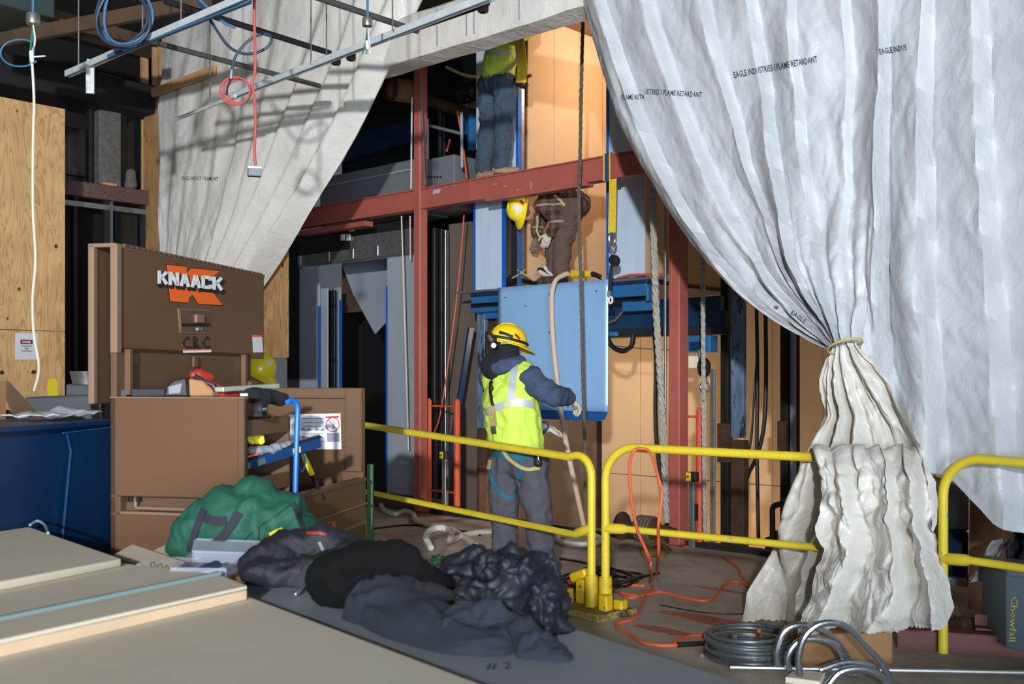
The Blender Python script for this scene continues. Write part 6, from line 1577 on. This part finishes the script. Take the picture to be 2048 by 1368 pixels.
# --- bending worker on the platform
def R_(px, py, dV=0.0): return FV(px, py, 8.36+.6*max(-.2, min(.2, dV))+.0016*(px-1048))
f3 = Vector((-.96, .1, 0)).normalized()
J = dict(pel=R_(1148, 408), chest=R_(1104, 404), neck=R_(1074, 410), head=R_(1048, 422))
J['shR'] = R_(1088, 418, .18); J['shL'] = R_(1090, 410, -.18)
J['elL'] = R_(1118, 442, -.26); J['wrL'] = R_(1099, 466, -.24); J['elR'] = R_(1076, 452, .2); J['wrR'] = R_(1074, 474, .1)
J['hdL'] = Vector((-.35, .1, -.9)); J['hdR'] = Vector((-.2, -.1, -.9)); J['hnL'] = Vector((.2, -1, .1)); J['hnR'] = Vector((.3, -1, .1))
J['hipL'] = R_(1143, 422, -.1); J['hipR'] = R_(1136, 424, .1); J['knL'] = R_(1126, 490, -.1); J['knR'] = R_(1108, 488, .12)
J['anL'] = R_(1122, 555, -.1); J['anR'] = R_(1110, 552, .1)
for k in 'LR': J['an'+k].z = ZP+.09
J['toeL'] = Vector((-1, -.3, 0)); J['toeR'] = Vector((-1, -.2, 0))
hup3 = Vector((-.82, -.35, .25)).normalized(); hf3 = Vector((-.15, -.45, -.85)).normalized()
T3, top3, tr3, b3 = person('person', 'worker in plaid shirt and yellow hat bending over on the lift platform', J, f3, hf3, hup3, dict(top='plaid', legs='brown_trousers', boot='boot_dark', fat=1.1), ('glove', 'glove_dark'), 15)
h3 = hard_hat('hard_hat', J['head']+hup3*.05, hup3, hf3, 'hat_bright', T3)
mb = MB(); mb.ell(J['head']+hup3*.0, Vector((.09, 0, 0)), Vector((0, .09, 0)), Z*.09); soft('hood', 'brown_trousers', mb, T3, .012, 1)
h3v = bvh_of(h3); strap(h3v, [(1026, 412), (1036, 416), (1044, 420)], 12, 'sticker_white', h3, 'sticker', .004); strap(h3v, [(1032, 425), (1038, 428)], 8, 'sticker_white', h3, 'sticker', .004); strap(h3v, [(1040, 402), (1048, 408)], 6, 'tool_red', h3, 'sticker', .004)
t3v = bvh_of(top3)
strap(t3v, [(1108, 390), (1122, 402), (1134, 420)], 5, 'strap_tan', T3, 'harness_strap', .012)
mb = MB(); mb.tube(smooth_path([R_(1074, 432, -.3), R_(1075, 446, -.3), R_(1074, 462, -.28), R_(1080, 476, -.26)], 4), .012, 8); mb.build('lanyard', 'strap_tan', T3)
mb = MB(); c = R_(1075, 436, -.3); mb.tube([c+Vector((.018*math.cos(a), 0, .045*math.sin(a))) for a in [2*PI*i/14 for i in range(14)]], .007, 6, closed=True); mb.build('snap_ring', 'steel_bright', T3)
mb = MB(); mb.tube(smooth_path([R_(1168, 395, -.1), R_(1176, 405, -.12), R_(1176, 418, -.12), R_(1168, 432, -.1)], 4), .014, 8); mb.build('belt_hook', 'tool_black', T3)

# --- worker half hidden behind the chest
D = 7.6
f4 = Vector((.55, -.35, 0)).normalized()
hd = P(508, 752, D)
J = dict(head=hd, neck=hd+Vector((-.09, .05, -.12)), chest=hd+Vector((-.17, .1, -.34)), pel=hd+Vector((-.25, .18, -.66)))
rt4 = Vector((f4.y, -f4.x, 0))
J['shR'] = J['neck']+rt4*.18-Z*.06; J['shL'] = J['neck']-rt4*.18-Z*.06
J['elR'] = J['shR']+Vector((.05, -.02, -.28)); J['wrR'] = J['elR']+Vector((.2, -.08, -.05)); J['elL'] = J['shL']+Vector((.05, -.02, -.28)); J['wrL'] = J['elL']+Vector((.2, -.08, -.05))
J['hipR'] = J['pel']+rt4*.09-Z*.03; J['hipL'] = J['pel']-rt4*.09-Z*.03
for k in 'LR':
    J['kn'+k] = J['hip'+k]+Vector((.06, -.02, -.42)); J['an'+k] = Vector((J['kn'+k].x-.04, J['kn'+k].y, .09))
hup4 = Vector((.42, -.12, .9)).normalized(); hf4 = Vector((-.25, -.5, -.7)); hf4 = Vector((.62, -.45, -.45)).normalized()
T4, *_ = person('person', 'worker in bright yellow hat peering out from behind the open tool chest', J, f4, hf4, hup4, dict(top='black_cloth', legs='jeans', boot='boot_dark'), (None, None), 22)
h4 = hard_hat('hard_hat', J['head']+hup4*.05, hup4, hf4, 'hat_bright', T4, visor=.05)
h4v = bvh_of(h4); strap(h4v, [(533, 722), (537, 726), (541, 730)], 9, 'sticker_white', h4, 'sticker', .004); strap(h4v, [(510, 708), (516, 710)], 7, 'net_green', h4, 'sticker', .004)
# ------------------------------------------------------------------ ceiling framing, wires and hung things
def c_channel(a, b, w, h, m, name, lab, grp=None, th=.004):
    d = (b-a).normalized(); sd = d.cross(Z).normalized(); u = sd.cross(d)
    t = thing(name, lab, 'ceiling channel', a, grp)
    mb = MB(); mb.bar(a+u*(h/2), b+u*(h/2), w, th); mb.build('top_web', m, t)
    for s in (-1, 1):
        mb = MB(); mb.bar(a+sd*(s*w/2), b+sd*(s*w/2), th, h); mb.build('flange', m, t)
        mb = MB(); mb.bar(a+sd*(s*(w/2-.006))-u*(h/2), b+sd*(s*(w/2-.006))-u*(h/2), .014, th); mb.build('lip', m, t)
    return t
zs = 4.0
s1a, s1b = G(135, 148, zs), G(520, -18, zs)
c_channel(s1a, s1b, .045, .045, 'galv_strut', 'strut_channel', 'galvanised strut channel crossing the top left corner', 'galvanised struts under the ceiling')
c_channel(G(218, 113, zs-.02), G(500, 2, zs-.02), .025, .025, 'cable_blue', 'strut_channel', 'slim blue grey channel just below the top left strut', 'galvanised struts under the ceiling')
s2a, s2b = G(350, 240, zs), G(985, -8, zs)
c_channel(G(455, 196, zs+.01), s2b, .045, .045, 'galv_strut', 'strut_channel', 'long galvanised strut channel crossing in front of the left tarp', 'galvanised struts under the ceiling')
mb = MB(); mb.tube([s2a, G(470, 192, zs-.02)], .018, 10); tag(mb.build('strut_tube', 'galv_strut'), 'thin galvanised tube end below the long strut', 'tube')
# short hanging piece on the first strut
p = G(180, 130, zs); t = thing('hanger_plate', 'short galvanised plate hanging from the top left strut', 'bracket', p-Z*.22)
mb = MB(); mb.obb(p-Z*.1, Vector((.032, .012, 0)), Vector((-.004, .01, 0)), Z*.13); mb.build('plate', 'galv', t, bevel=.004)
mb = MB(); mb.obb(p+Z*.02, Vector((.02, .012, 0)), Vector((-.008, .02, 0)), Z*.02); mb.build('clip', 'galv_strut', t)
# pipes
def pipe(px0, py0, px1, py1, z, r, m, lab, name='ceiling_pipe', z2=None):
    mb = MB(); mb.tube([G(px0, py0, z), G(px1, py1, z if z2 is None else z2)], r, 12); return tag(mb.build(name, m), lab, 'pipe', 'pipes under the ceiling')
mat('pipe_grey', (86, 84, 78), .55, .3, var=.15, vscale=6)
pipe(290, 80, 640, 172, 4.15, .022, 'pipe_grey', 'grey pipe running back in front of the left tarp, lower of two')
pipe(330, 2, 660, 106, 4.25, .024, 'dark_steel', 'dark pipe running back above the hanging red cable')
pipe(560, -30, 835, 62, 4.3, .024, 'pipe_grey', 'brown grey pipe at the top centre running back to the long strut')
pipe(640, 122, 975, 5, 4.05, .026, 'dark_steel', 'dark sprinkler pipe right under the long strut', 'sprinkler_pipe')
for (px, py) in ((672, 117), (702, 108), (966, 10)):
    p = G(px, py, 4.03); t = thing('sprinkler_fitting', {672: 'left rusty red fitting on the sprinkler pipe', 702: 'right rusty red fitting of the near pair on the sprinkler pipe', 966: 'rusty red fitting at the far top of the sprinkler pipe'}[px], 'pipe fitting', p, 'fittings on the sprinkler pipe')
    mb = MB(); mb.lathe(p-Z*.03, [(.03, -.02), (.038, -.01), (.038, .03), (.03, .04)], 14); mb.build('collar', 'rust_steel', t)
    mb = MB(); mb.lathe(p-Z*.05, [(.016, 0), (.016, .03)], 8); mb.build('head', 'orange_paint', t)
# threaded rods
for i, (px, y0, y1, lab) in enumerate(((157, -20, 138, 'leftmost ceiling rod dropping to the top left strut'), (285, -20, 80, 'ceiling rod dropping to the coil of blue cable'), (362, -20, 52, 'ceiling rod dropping to the right half of the top left strut'),
        (420, -20, 200, 'thin ceiling rod in front of the left tarp, near the red cable coil'), (622, -20, 130, 'thin ceiling rod left of the far strut fittings'), (653, -20, 120, 'thin ceiling rod right of the rusty fittings'), (785, -20, 60, 'ceiling rod dropping to the far half of the long strut'))):
    top_p = G(px, y1, zs); mb = MB(); mb.tube([top_p, Vector((top_p.x, top_p.y, 5.6))], .006, 6); tag(mb.build('threaded_rod', 'galv'), lab, 'rod', 'rods holding the ceiling struts')
def PL(D, L): return [P(a, b, D) for a, b in L]
# coil of blue cable at the top
t = thing('cable_coil', 'coil of blue armoured cable hung on the top left strut', 'cable coil', P(255, 92, 7.6))
for k, (dx, dy, rx, ry) in enumerate(((0, 0, 52, 60), (6, -6, 48, 62), (-6, 4, 50, 56), (3, 8, 55, 58))):
    pts = [P(246+dx+rx*math.cos(a)+6*math.sin(2*a+k), 32+dy+ry*math.sin(a), 7.55+.03*k) for a in [2*PI*i/28 for i in range(28)]]
    mb = MB(); mb.tube(smooth_path(pts, 2, True), .011, 7, closed=True); mb.build('cable_turn', 'cable_blue' if k % 2 else 'cable_dark_blue', t)
cable(PL(7.3, [(390, -10), (430, 55), (460, 95), (495, 108), (530, 98), (543, 80), (535, 68), (512, 72), (490, 88), (470, 115), (463, 145)]), .010, 'cable_dark_blue', 'hanging_cable', 'dark blue cable looping below the dark pipe in front of the left tarp', 'cable')
cable(PL(7.2, [(400, 0), (425, 25), (448, 45), (470, 55)]), .010, 'cable_blue', 'hanging_cable', 'short blue cable draped over the dark pipe', 'cable')
# junction boxes
def jbox(px, py, D, r, h, m, lab):
    p = P(px, py, D); t = thing('junction_box', lab, 'junction box', p-Z*h, 'hanging junction boxes')
    mb = MB(); mb.lathe(p, [(r*.96, -h/2), (r, -h/2+.01), (r, h/2-.01), (r*.9, h/2)], 16); mb.build('box', m, t)
    mb = MB(); mb.tube([p+Z*h/2, Vector((p.x, p.y, 5.6))], .009, 6); mb.build('drop_cable', 'cable_blue', t)
    return t, p
t, p = jbox(66, 38, 7.0, .045, .07, 'galv', 'round grey junction box with loose wires at top left')
for (dx, dy, m) in ((4, 60, 'cord_white'), (-4, 80, 'net_green'), (2, 90, 'cable_blue')):
    mb = MB(); mb.tube(smooth_path([P(66, 50, 7.0), P(66+dx, 50+dy*.5, 7.0), P(62+dx*.5, 50+dy, 7.0)], 4), .007, 6); mb.build('loose_wire', m, t)
mb = MB(); mb.tube(smooth_path([P(63+40*math.cos(a)-22, 106+27*math.sin(a), 7.0) for a in [PI*1.7-2*PI*.75*i/16 for i in range(17)]], 2), .006, 6); mb.build('loose_wire', 'cable_blue', t)
mb = MB(); mb.cap(P(63, 105, 6.98), P(64, 122, 6.98), .016, .014); mb.build('connector', 'sticker_white', t)
mb = MB(); mb.cap(P(66, 114, 6.98), P(90, 112, 6.98), .006, .005); mb.build('loose_wire', 'cord_white', t)
cable(PL(7.0, [(64, 122), (68, 200), (66, 300), (66, 420), (71, 520), (65, 600), (68, 670), (78, 735), (68, 782)]), .009, 'cord_white', 'pull_cord', 'thin white cord hanging in front of the plywood at left', 'cord')
t, p = jbox(735, 44, 6.9, .034, .055, 'galv', 'small grey junction box hanging near the top of the left tarp edge')
for (dx, m) in ((-4, 'net_green'), (4, 'cord_white'), (0, 'cable_blue')):
    mb = MB(); mb.tube(smooth_path([P(735, 55, 6.9), P(735+dx, 85, 6.9), P(733+dx*2, 108, 6.9)], 4), .005, 6); mb.build('loose_wire', m, t)
mb = MB(); mb.cap(P(734, 84, 6.88), P(735, 96, 6.88), .012, .012); mb.build('connector', 'sticker_white', t)
# red cable with box
t = thing('red_cable_drop', 'red cable hanging from the ceiling with a small box at its end', 'cable', P(510, 355, 7.0))
mb = MB(); mb.tube(smooth_path(PL(7.0, [(508, -40), (509, 60), (510, 140), (504, 168), (508, 190), (511, 240), (509, 300), (511, 330)]), 5), .010, 8); mb.build('cable', 'cable_red', t)
for k in range(3):
    mb = MB(); mb.tube([P(470+(30-3*k)*math.cos(a)+4*k, 182+(28-2*k)*math.sin(a), 7.0+.015*k) for a in [2*PI*i/26 for i in range(26)]], .007, 6, closed=True); mb.build('cable_turn', 'cable_red', t)
b_ = P(509, 342, 7.0); mb = MB(); mb.obb(b_+Z*.02, Vector((.045, .01, 0)), Vector((-.01, .03, 0)), Z*.007); mb.build('box_lid', 'sticker_white', t, bevel=.003)
mb = MB(); mb.obb(b_-Z*.012, Vector((.042, .01, 0)), Vector((-.01, .028, 0)), Z*.025); mb.build('box', 'grey_box', t, bevel=.003)
t = thing('cable_connector', 'small grey conduit connector hanging inside the red cable coil', 'connector', P(460, 155, 7.0))
mb = MB(); mb.tube(PL(7.0, [(463, 140), (461, 158)]), .014, 8); mb.build('body', 'galv', t)
mb = MB(); mb.tube(smooth_path(PL(7.0, [(461, 158), (455, 175), (452, 190)]), 4), .005, 6); mb.build('wire', 'tool_black', t)

# ------------------------------------------------------------------ on the floor: hoses and cords
def floor_line(L, r, m, name, lab, cat, lift=None, k=8, kn=6):
    pts = []
    for i, q in enumerate(L):
        h = q[2] if len(q) > 2 else 0; p = G(q[0], q[1], r+h); pts.append(p)
    mb = MB(); mb.tube(smooth_path(pts, kn), r, k); return tag(mb.build(name, m), lab, cat)
floor_line([(745, 985, .02), (758, 1000), (766, 1018), (790, 1028), (808, 1022), (826, 1028), (834, 1042), (880, 1055), (905, 1060), (930, 1075, .0), (952, 1092)], .028, 'hose_white', 'floor_hose', 'white hose snaking behind the railing from the tool chest', 'hose')
cable([G(862, 1096, .03), G(852, 1075, .1), G(862, 1060, .22), G(886, 1056, .26), G(904, 1066, .15), G(900, 1082, .04), G(930, 1070, .03), G(985, 1062, .03), G(1010, 1068, .03)], .028, 'hose_white', 'floor_hose', 'white hose standing up in a loop left of the vested worker', 'hose', k=10)
mb = MB(); c = G(1158, 1084); mb.tube([c+Vector((.2*math.cos(a), .34*math.sin(a), .03)) for a in [2*PI*i/30 for i in range(30)]], .024, 8, closed=True); tag(mb.build('floor_hose', 'hose_white'), 'white hose ring lying flat right of the vested worker', 'hose')
floor_line([(740, 1058), (820, 1050), (900, 1058), (960, 1070)], .010, 'black_rubber', 'extension_cord', 'thin dark cord on the floor left of the vested worker', 'cord')
floor_line([(770, 975), (800, 968), (818, 950, .05), (832, 932, .15)], .008, 'cord_orange', 'extension_cord', 'red cord rising at the foot of the lift entrance', 'cord')
# orange extension cord over the second railing
pts = [P(1278, 896, 6.5), P(1266, 905, 6.5), P(1259, 935, 6.52), P(1263, 1000, 6.5), P(1275, 1060, 6.4), P(1296, 1110, 6.3), P(1303, 1140, 6.3), G(1300, 1165, .012), G(1290, 1195, .012), G(1270, 1235, .012), G(1232, 1250, .012), G(1262, 1270, .012), G(1290, 1286, .012), G(1340, 1291, .012), G(1420, 1282, .012), G(1505, 1280, .03), G(1518, 1262, .12)]
cable(pts, .010, 'cord_orange', 'extension_cord', 'orange extension cord hung over the second railing and trailing to the conduit coil', 'cord')
cable([P(1276, 896, 6.45), P(1300, 905, 6.42), P(1318, 960, 6.3), P(1324, 990, 6.3), P(1317, 1050, 6.25), P(1317, 1110, 6.2), G(1312, 1150, .012), G(1300, 1180, .012), G(1260, 1196, .012), G(1225, 1176, .012), G(1240, 1170, .012), G(1290, 1172, .012)], .010, 'cord_orange', 'extension_cord', 'second orange cord falling from the second railing to a loop at the yellow base', 'cord')
floor_line([(1235, 1185), (1280, 1192), (1320, 1184), (1370, 1196), (1420, 1200), (1450, 1168), (1478, 1164), (1500, 1175)], .010, 'cord_orange', 'extension_cord', 'orange cord curving across the floor towards the tarp hem', 'cord')
floor_line([(1445, 1113), (1475, 1135), (1482, 1150), (1500, 1170), (1520, 1190)], .010, 'cord_orange', 'extension_cord', 'short orange cord coming out of the lift pit', 'cord')
floor_line([(1350, 1285), (1380, 1272), (1432, 1270)], .009, 'cord_orange', 'extension_cord', 'short orange cord end reaching the conduit coil', 'cord')
# black cables heap behind the base
t = thing('cable_heap', 'heap of thin black cables behind the yellow railing base', 'cables', G(1200, 1165))
for k in range(6):
    rr = random.Random(k); c = G(1190+10*k-20, 1165-3*k, .02+.012*k)
    mb = MB(); mb.tube(smooth_path([c+Vector(((.2+.05*rr.random())*math.cos(a+k), (.25+.05*rr.random())*math.sin(a+k), .02*math.sin(2*a))) for a in [2*PI*i/12 for i in range(12)]], 3, True), .009, 6, closed=True); mb.build('cable_turn', 'black_rubber', t)
floor_line([(1120, 1117), (1170, 1126), (1210, 1140), (1260, 1156), (1318, 1146)], .010, 'black_rubber', 'extension_cord', 'black cord passing behind the railing posts', 'cord')
floor_line([(1355, 1290), (1420, 1286), (1450, 1288)], .014, 'black_rubber', 'extension_cord', 'black plug end lying on the orange cord', 'cord')
floor_line([(1320, 1210), (1400, 1224), (1480, 1228), (1540, 1222)], .004, 'black_rubber', 'floor_wire', 'thin dark wire on the floor in front of the tarp hem', 'wire')
# green net scrap behind the clothes
def net(s, tt):
    p = G(862+40*s, 1128-12*tt, .02); p.z = .02+.05*abs(nz(s*4, tt*4, 1)); return p
mb = MB(); mb.grid(net, 10, 6); tag(mb.build('green_netting', 'net_green', recalc=False, thick=.004), 'scrap of green netting on the floor beyond the clothes pile', 'netting')
# coil of armoured conduit
t = thing('conduit_coil', 'flat coil of dark grey flexible conduit on the floor', 'conduit coil', G(1500, 1330))
cc = G(1505, 1316); r0 = .23
for k in range(9):
    rr = random.Random(k+4); R0 = r0*(1-.05*(k % 3))+.012*rr.random(); zz = .014+.024*(k//2)+.004*(k % 2)
    c = cc+Vector((.015*(rr.random()-.5), .02*(rr.random()-.5)+.012*k, 0))
    mb = MB(); mb.tube([c+Vector((R0*math.cos(a), R0*.95*math.sin(a), zz+.006*math.sin(a+k))) for a in [2*PI*i/36 for i in range(36)]], .0125, 8, closed=True); mb.build('conduit_turn', 'galv_conduit' if 'galv_conduit' in MATS else mat('galv_conduit', (118, 124, 126), .35, .7, var=.2, vscale=30), t)
cable([G(1440, 1268, .05), G(1450, 1270, .05), G(1470, 1275, .08)], .013, 'galv_conduit', 'conduit_end', 'loose conduit end beside the flat coil', 'conduit')
cable([G(1404, 1312, .013), G(1410, 1298, .013), G(1440, 1288, .013), G(1462, 1286, .02)], .013, 'galv_conduit', 'conduit_end', 'curved conduit tail left of the flat coil', 'conduit')
# big shiny loops of flexible conduit
t = thing('conduit_loops', 'large shiny loops of silver flexible conduit standing at the bottom right', 'conduit coil', G(1640, 1360))
for (L, D) in (([(1556, 1332), (1554, 1300), (1570, 1262), (1605, 1250), (1650, 1262), (1685, 1300), (1705, 1345), (1712, 1380)], 5.3),
               ([(1600, 1352), (1598, 1310), (1612, 1270), (1645, 1247), (1690, 1252), (1730, 1290), (1765, 1330), (1785, 1372)], 5.15),
               ([(1578, 1340), (1576, 1312), (1595, 1285), (1630, 1278), (1670, 1290), (1690, 1320), (1700, 1350)], 5.25),
               ([(1655, 1372), (1680, 1345), (1720, 1338), (1760, 1352), (1790, 1385)], 4.95),
               ([(1640, 1340), (1690, 1325), (1740, 1332), (1760, 1350)], 5.2)):
    pts = smooth_path([P(a, b, D) for a, b in L], 8)
    for p in pts: p.z = max(p.z, .02)
    rr = []; 
    for i in range(len(pts)): rr.append(.0175 if i % 2 else .0155)
    mb = MB(); mb.tube(pts, rr, 10); mb.build('conduit_loop', mat('silver_conduit', (176, 182, 188), .22, .9, var=.12, vscale=40), t)
mb = MB(); a = G(1448, 1336, .03); b = P(2120, 1340, 4.6); b.z = .03
p0 = G(1460, 1335, .03); p1 = G(2120, 1347, .03); mb.tube([p0, p1], .013, 10); tag(mb.build('conduit_pipe', 'steel_bright'), 'straight thin steel pipe lying along the bottom right edge', 'pipe')
# cardboard box and red angle irons at bottom right
t = thing('carton', 'brown cardboard carton behind the silver conduit loops', 'box', G(1700, 1330))
c0 = G(1600, 1335); c1 = G(1785, 1328); dd_ = Vector((.05, .32, 0)); hh_ = .17
mb = MB(); mb.prism([c0, c1, c1+dd_, c0+dd_], Z*hh_); mb.build('body', 'cardboard', t, bevel=.003)
mb = MB(); mb.prism([c0+dd_*.45+Z*hh_, c1+dd_*.45+Z*hh_, c1+dd_*.52+Z*hh_, c0+dd_*.52+Z*hh_], Z*.002); mb.build('tape_seam', 'brown_post', t)
t = thing('angle_iron', 'long red steel angle, shade in its colour, lying at the bottom right', 'steel angle', G(1950, 1330))
a0 = G(1795, 1296); a1 = G(2150, 1322)
mb = MB(); mb.bar(a0+Z*.05, a1+Z*.05, .012, .10); mb.build('upright_leg', 'red_shaded', t); mb = MB(); n_ = Vector((.05, .12, 0)); mb.bar(a0+Z*.1+n_*.5, a1+Z*.1+n_*.5, .13, .012); mb.build('flat_leg', 'red_shaded', t)
t = thing('angle_iron', 'shorter red steel angle stacked on the long one', 'steel angle', G(2000, 1290))
a0 = G(1950, 1300)+Z*.11; a1 = G(2160, 1316)+Z*.11; a0 += n_*.6; a1 += n_*.6
mb = MB(); mb.bar(a0+Z*.04, a1+Z*.04, .012, .07); mb.build('upright_leg', 'red_shaded', t); mb = MB(); mb.bar(a0+Z*.008-n_*.3, a1+Z*.008-n_*.3, .09, .012); mb.build('flat_leg', 'red_shaded', t)
mb = MB(); mb.prism([G(a, b, .0) for a, b in ((1570, 1366), (1590, 1350), (1650, 1356), (1640, 1375))], Z*.03); tag(mb.build('wood_scrap', 'pale_wood', bevel=.003), 'pale wood scrap at the bottom edge near the silver loops', 'wood block')
# behind the third railing: crate, netting, boards, dark cabinet
t = thing('grey_crate', 'grey crate with yellow handwriting at the right edge', 'crate', P(2040, 1300, 5.7))
q0 = P(2012, 1150, 5.6); q1 = P(2150, 1160, 5.35); 
mb = MB(); mb.prism([Vector((q0.x, q0.y, .08)), Vector((q1.x, q1.y, .08)), Vector((q1.x+.05, q1.y+.4, .08)), Vector((q0.x+.05, q0.y+.4, .08))], Z*(q0.z-.08)); cr = mb.build('body', 'crate_grey', t, bevel=.006)
mb = MB(); mb.prism([Vector((q0.x, q0.y-.01, q0.z)), Vector((q1.x, q1.y-.01, q0.z)), Vector((q1.x+.05, q1.y+.4, q0.z)), Vector((q0.x+.05, q0.y+.4, q0.z))], Z*.04); mb.build('lid', 'grey_box', t, bevel=.004)
print_on(bvh_of(cr), t, 'Chowfall', 2027, 1238, 90, 14, PI/2+.05, 'chalk_yellow', .004, 'chalk_writing', 0)
mb = MB(); mb.obb(P(2040, 1262, 5.66), Vector((.02, -.004, 0)), Vector((.0, .004, 0)), Z*.04); mb.build('tape_patch', 'blue_tape', t)
mb = MB(); mb.prism([P(1940, 960, 6.9), P(2045, 1010, 6.9), P(2045, 1300, 6.9), P(1935, 1260, 6.9)], Vector((.02, .03, 0))); tag(mb.build('brown_board', 'brown_post'), 'brown board leaning behind the third railing', 'board')
t = thing('blue_machine', 'dark blue and grey machine behind the third railing', 'machine', P(1915, 1190, 7.0))
mb = MB(); mb.prism([P(1880, 1060, 7.2), P(1938, 1064, 7.2), P(1936, 1160, 7.2), P(1880, 1150, 7.2)], Vector((.1, .4, 0))); mb.build('lower_body', 'navy_steel', t, bevel=.01)
mb = MB(); mb.prism([P(1880, 960, 7.25), P(1938, 980, 7.25), P(1938, 1062, 7.25), P(1880, 1058, 7.25)], Vector((.1, .4, 0))); mb.build('upper_body', 'grey_box', t, bevel=.01)
mb = MB(); mb.prism([P(1880, 1152, 7.1), P(1936, 1162, 7.1), P(1936, 1175, 7.1), P(1880, 1165, 7.1)], Vector((.1, .4, 0))); mb.build('skid', 'grey_jamb', t)
# rubble heap under the third railing
mb = MB(); 
for k in range(7): mb.cap(G(1880+30*k, 1278-5*(k % 3), .03), G(1900+30*k, 1268, .05), .07, .06)
tag(soft('debris_heap', 'rust_steel', mb, None, .02, 1, ((9, .05, 'r'), (25, .02, 'c')), 4, .0), 'dark heap of rubble under the third railing', 'debris')
# black sparkling netting hung at the right edge
def blk(s, tt):
    p = P(2044-10*tt*(1-tt)*4-34*tt+40*s, 1005+230*tt, 5.95-.08*math.sin(s*9+tt*4)); return p+Vector((.03*nz(s*8, tt*9, 1), .05*nz(s*8, tt*9, 4), 0))
mb = MB(); mb.grid(blk, 14, 40); nt2 = tag(mb.build('debris_netting', 'mesh_dark', recalc=False, angle=20, thick=.006), 'black knotted netting hanging at the right edge', 'netting')
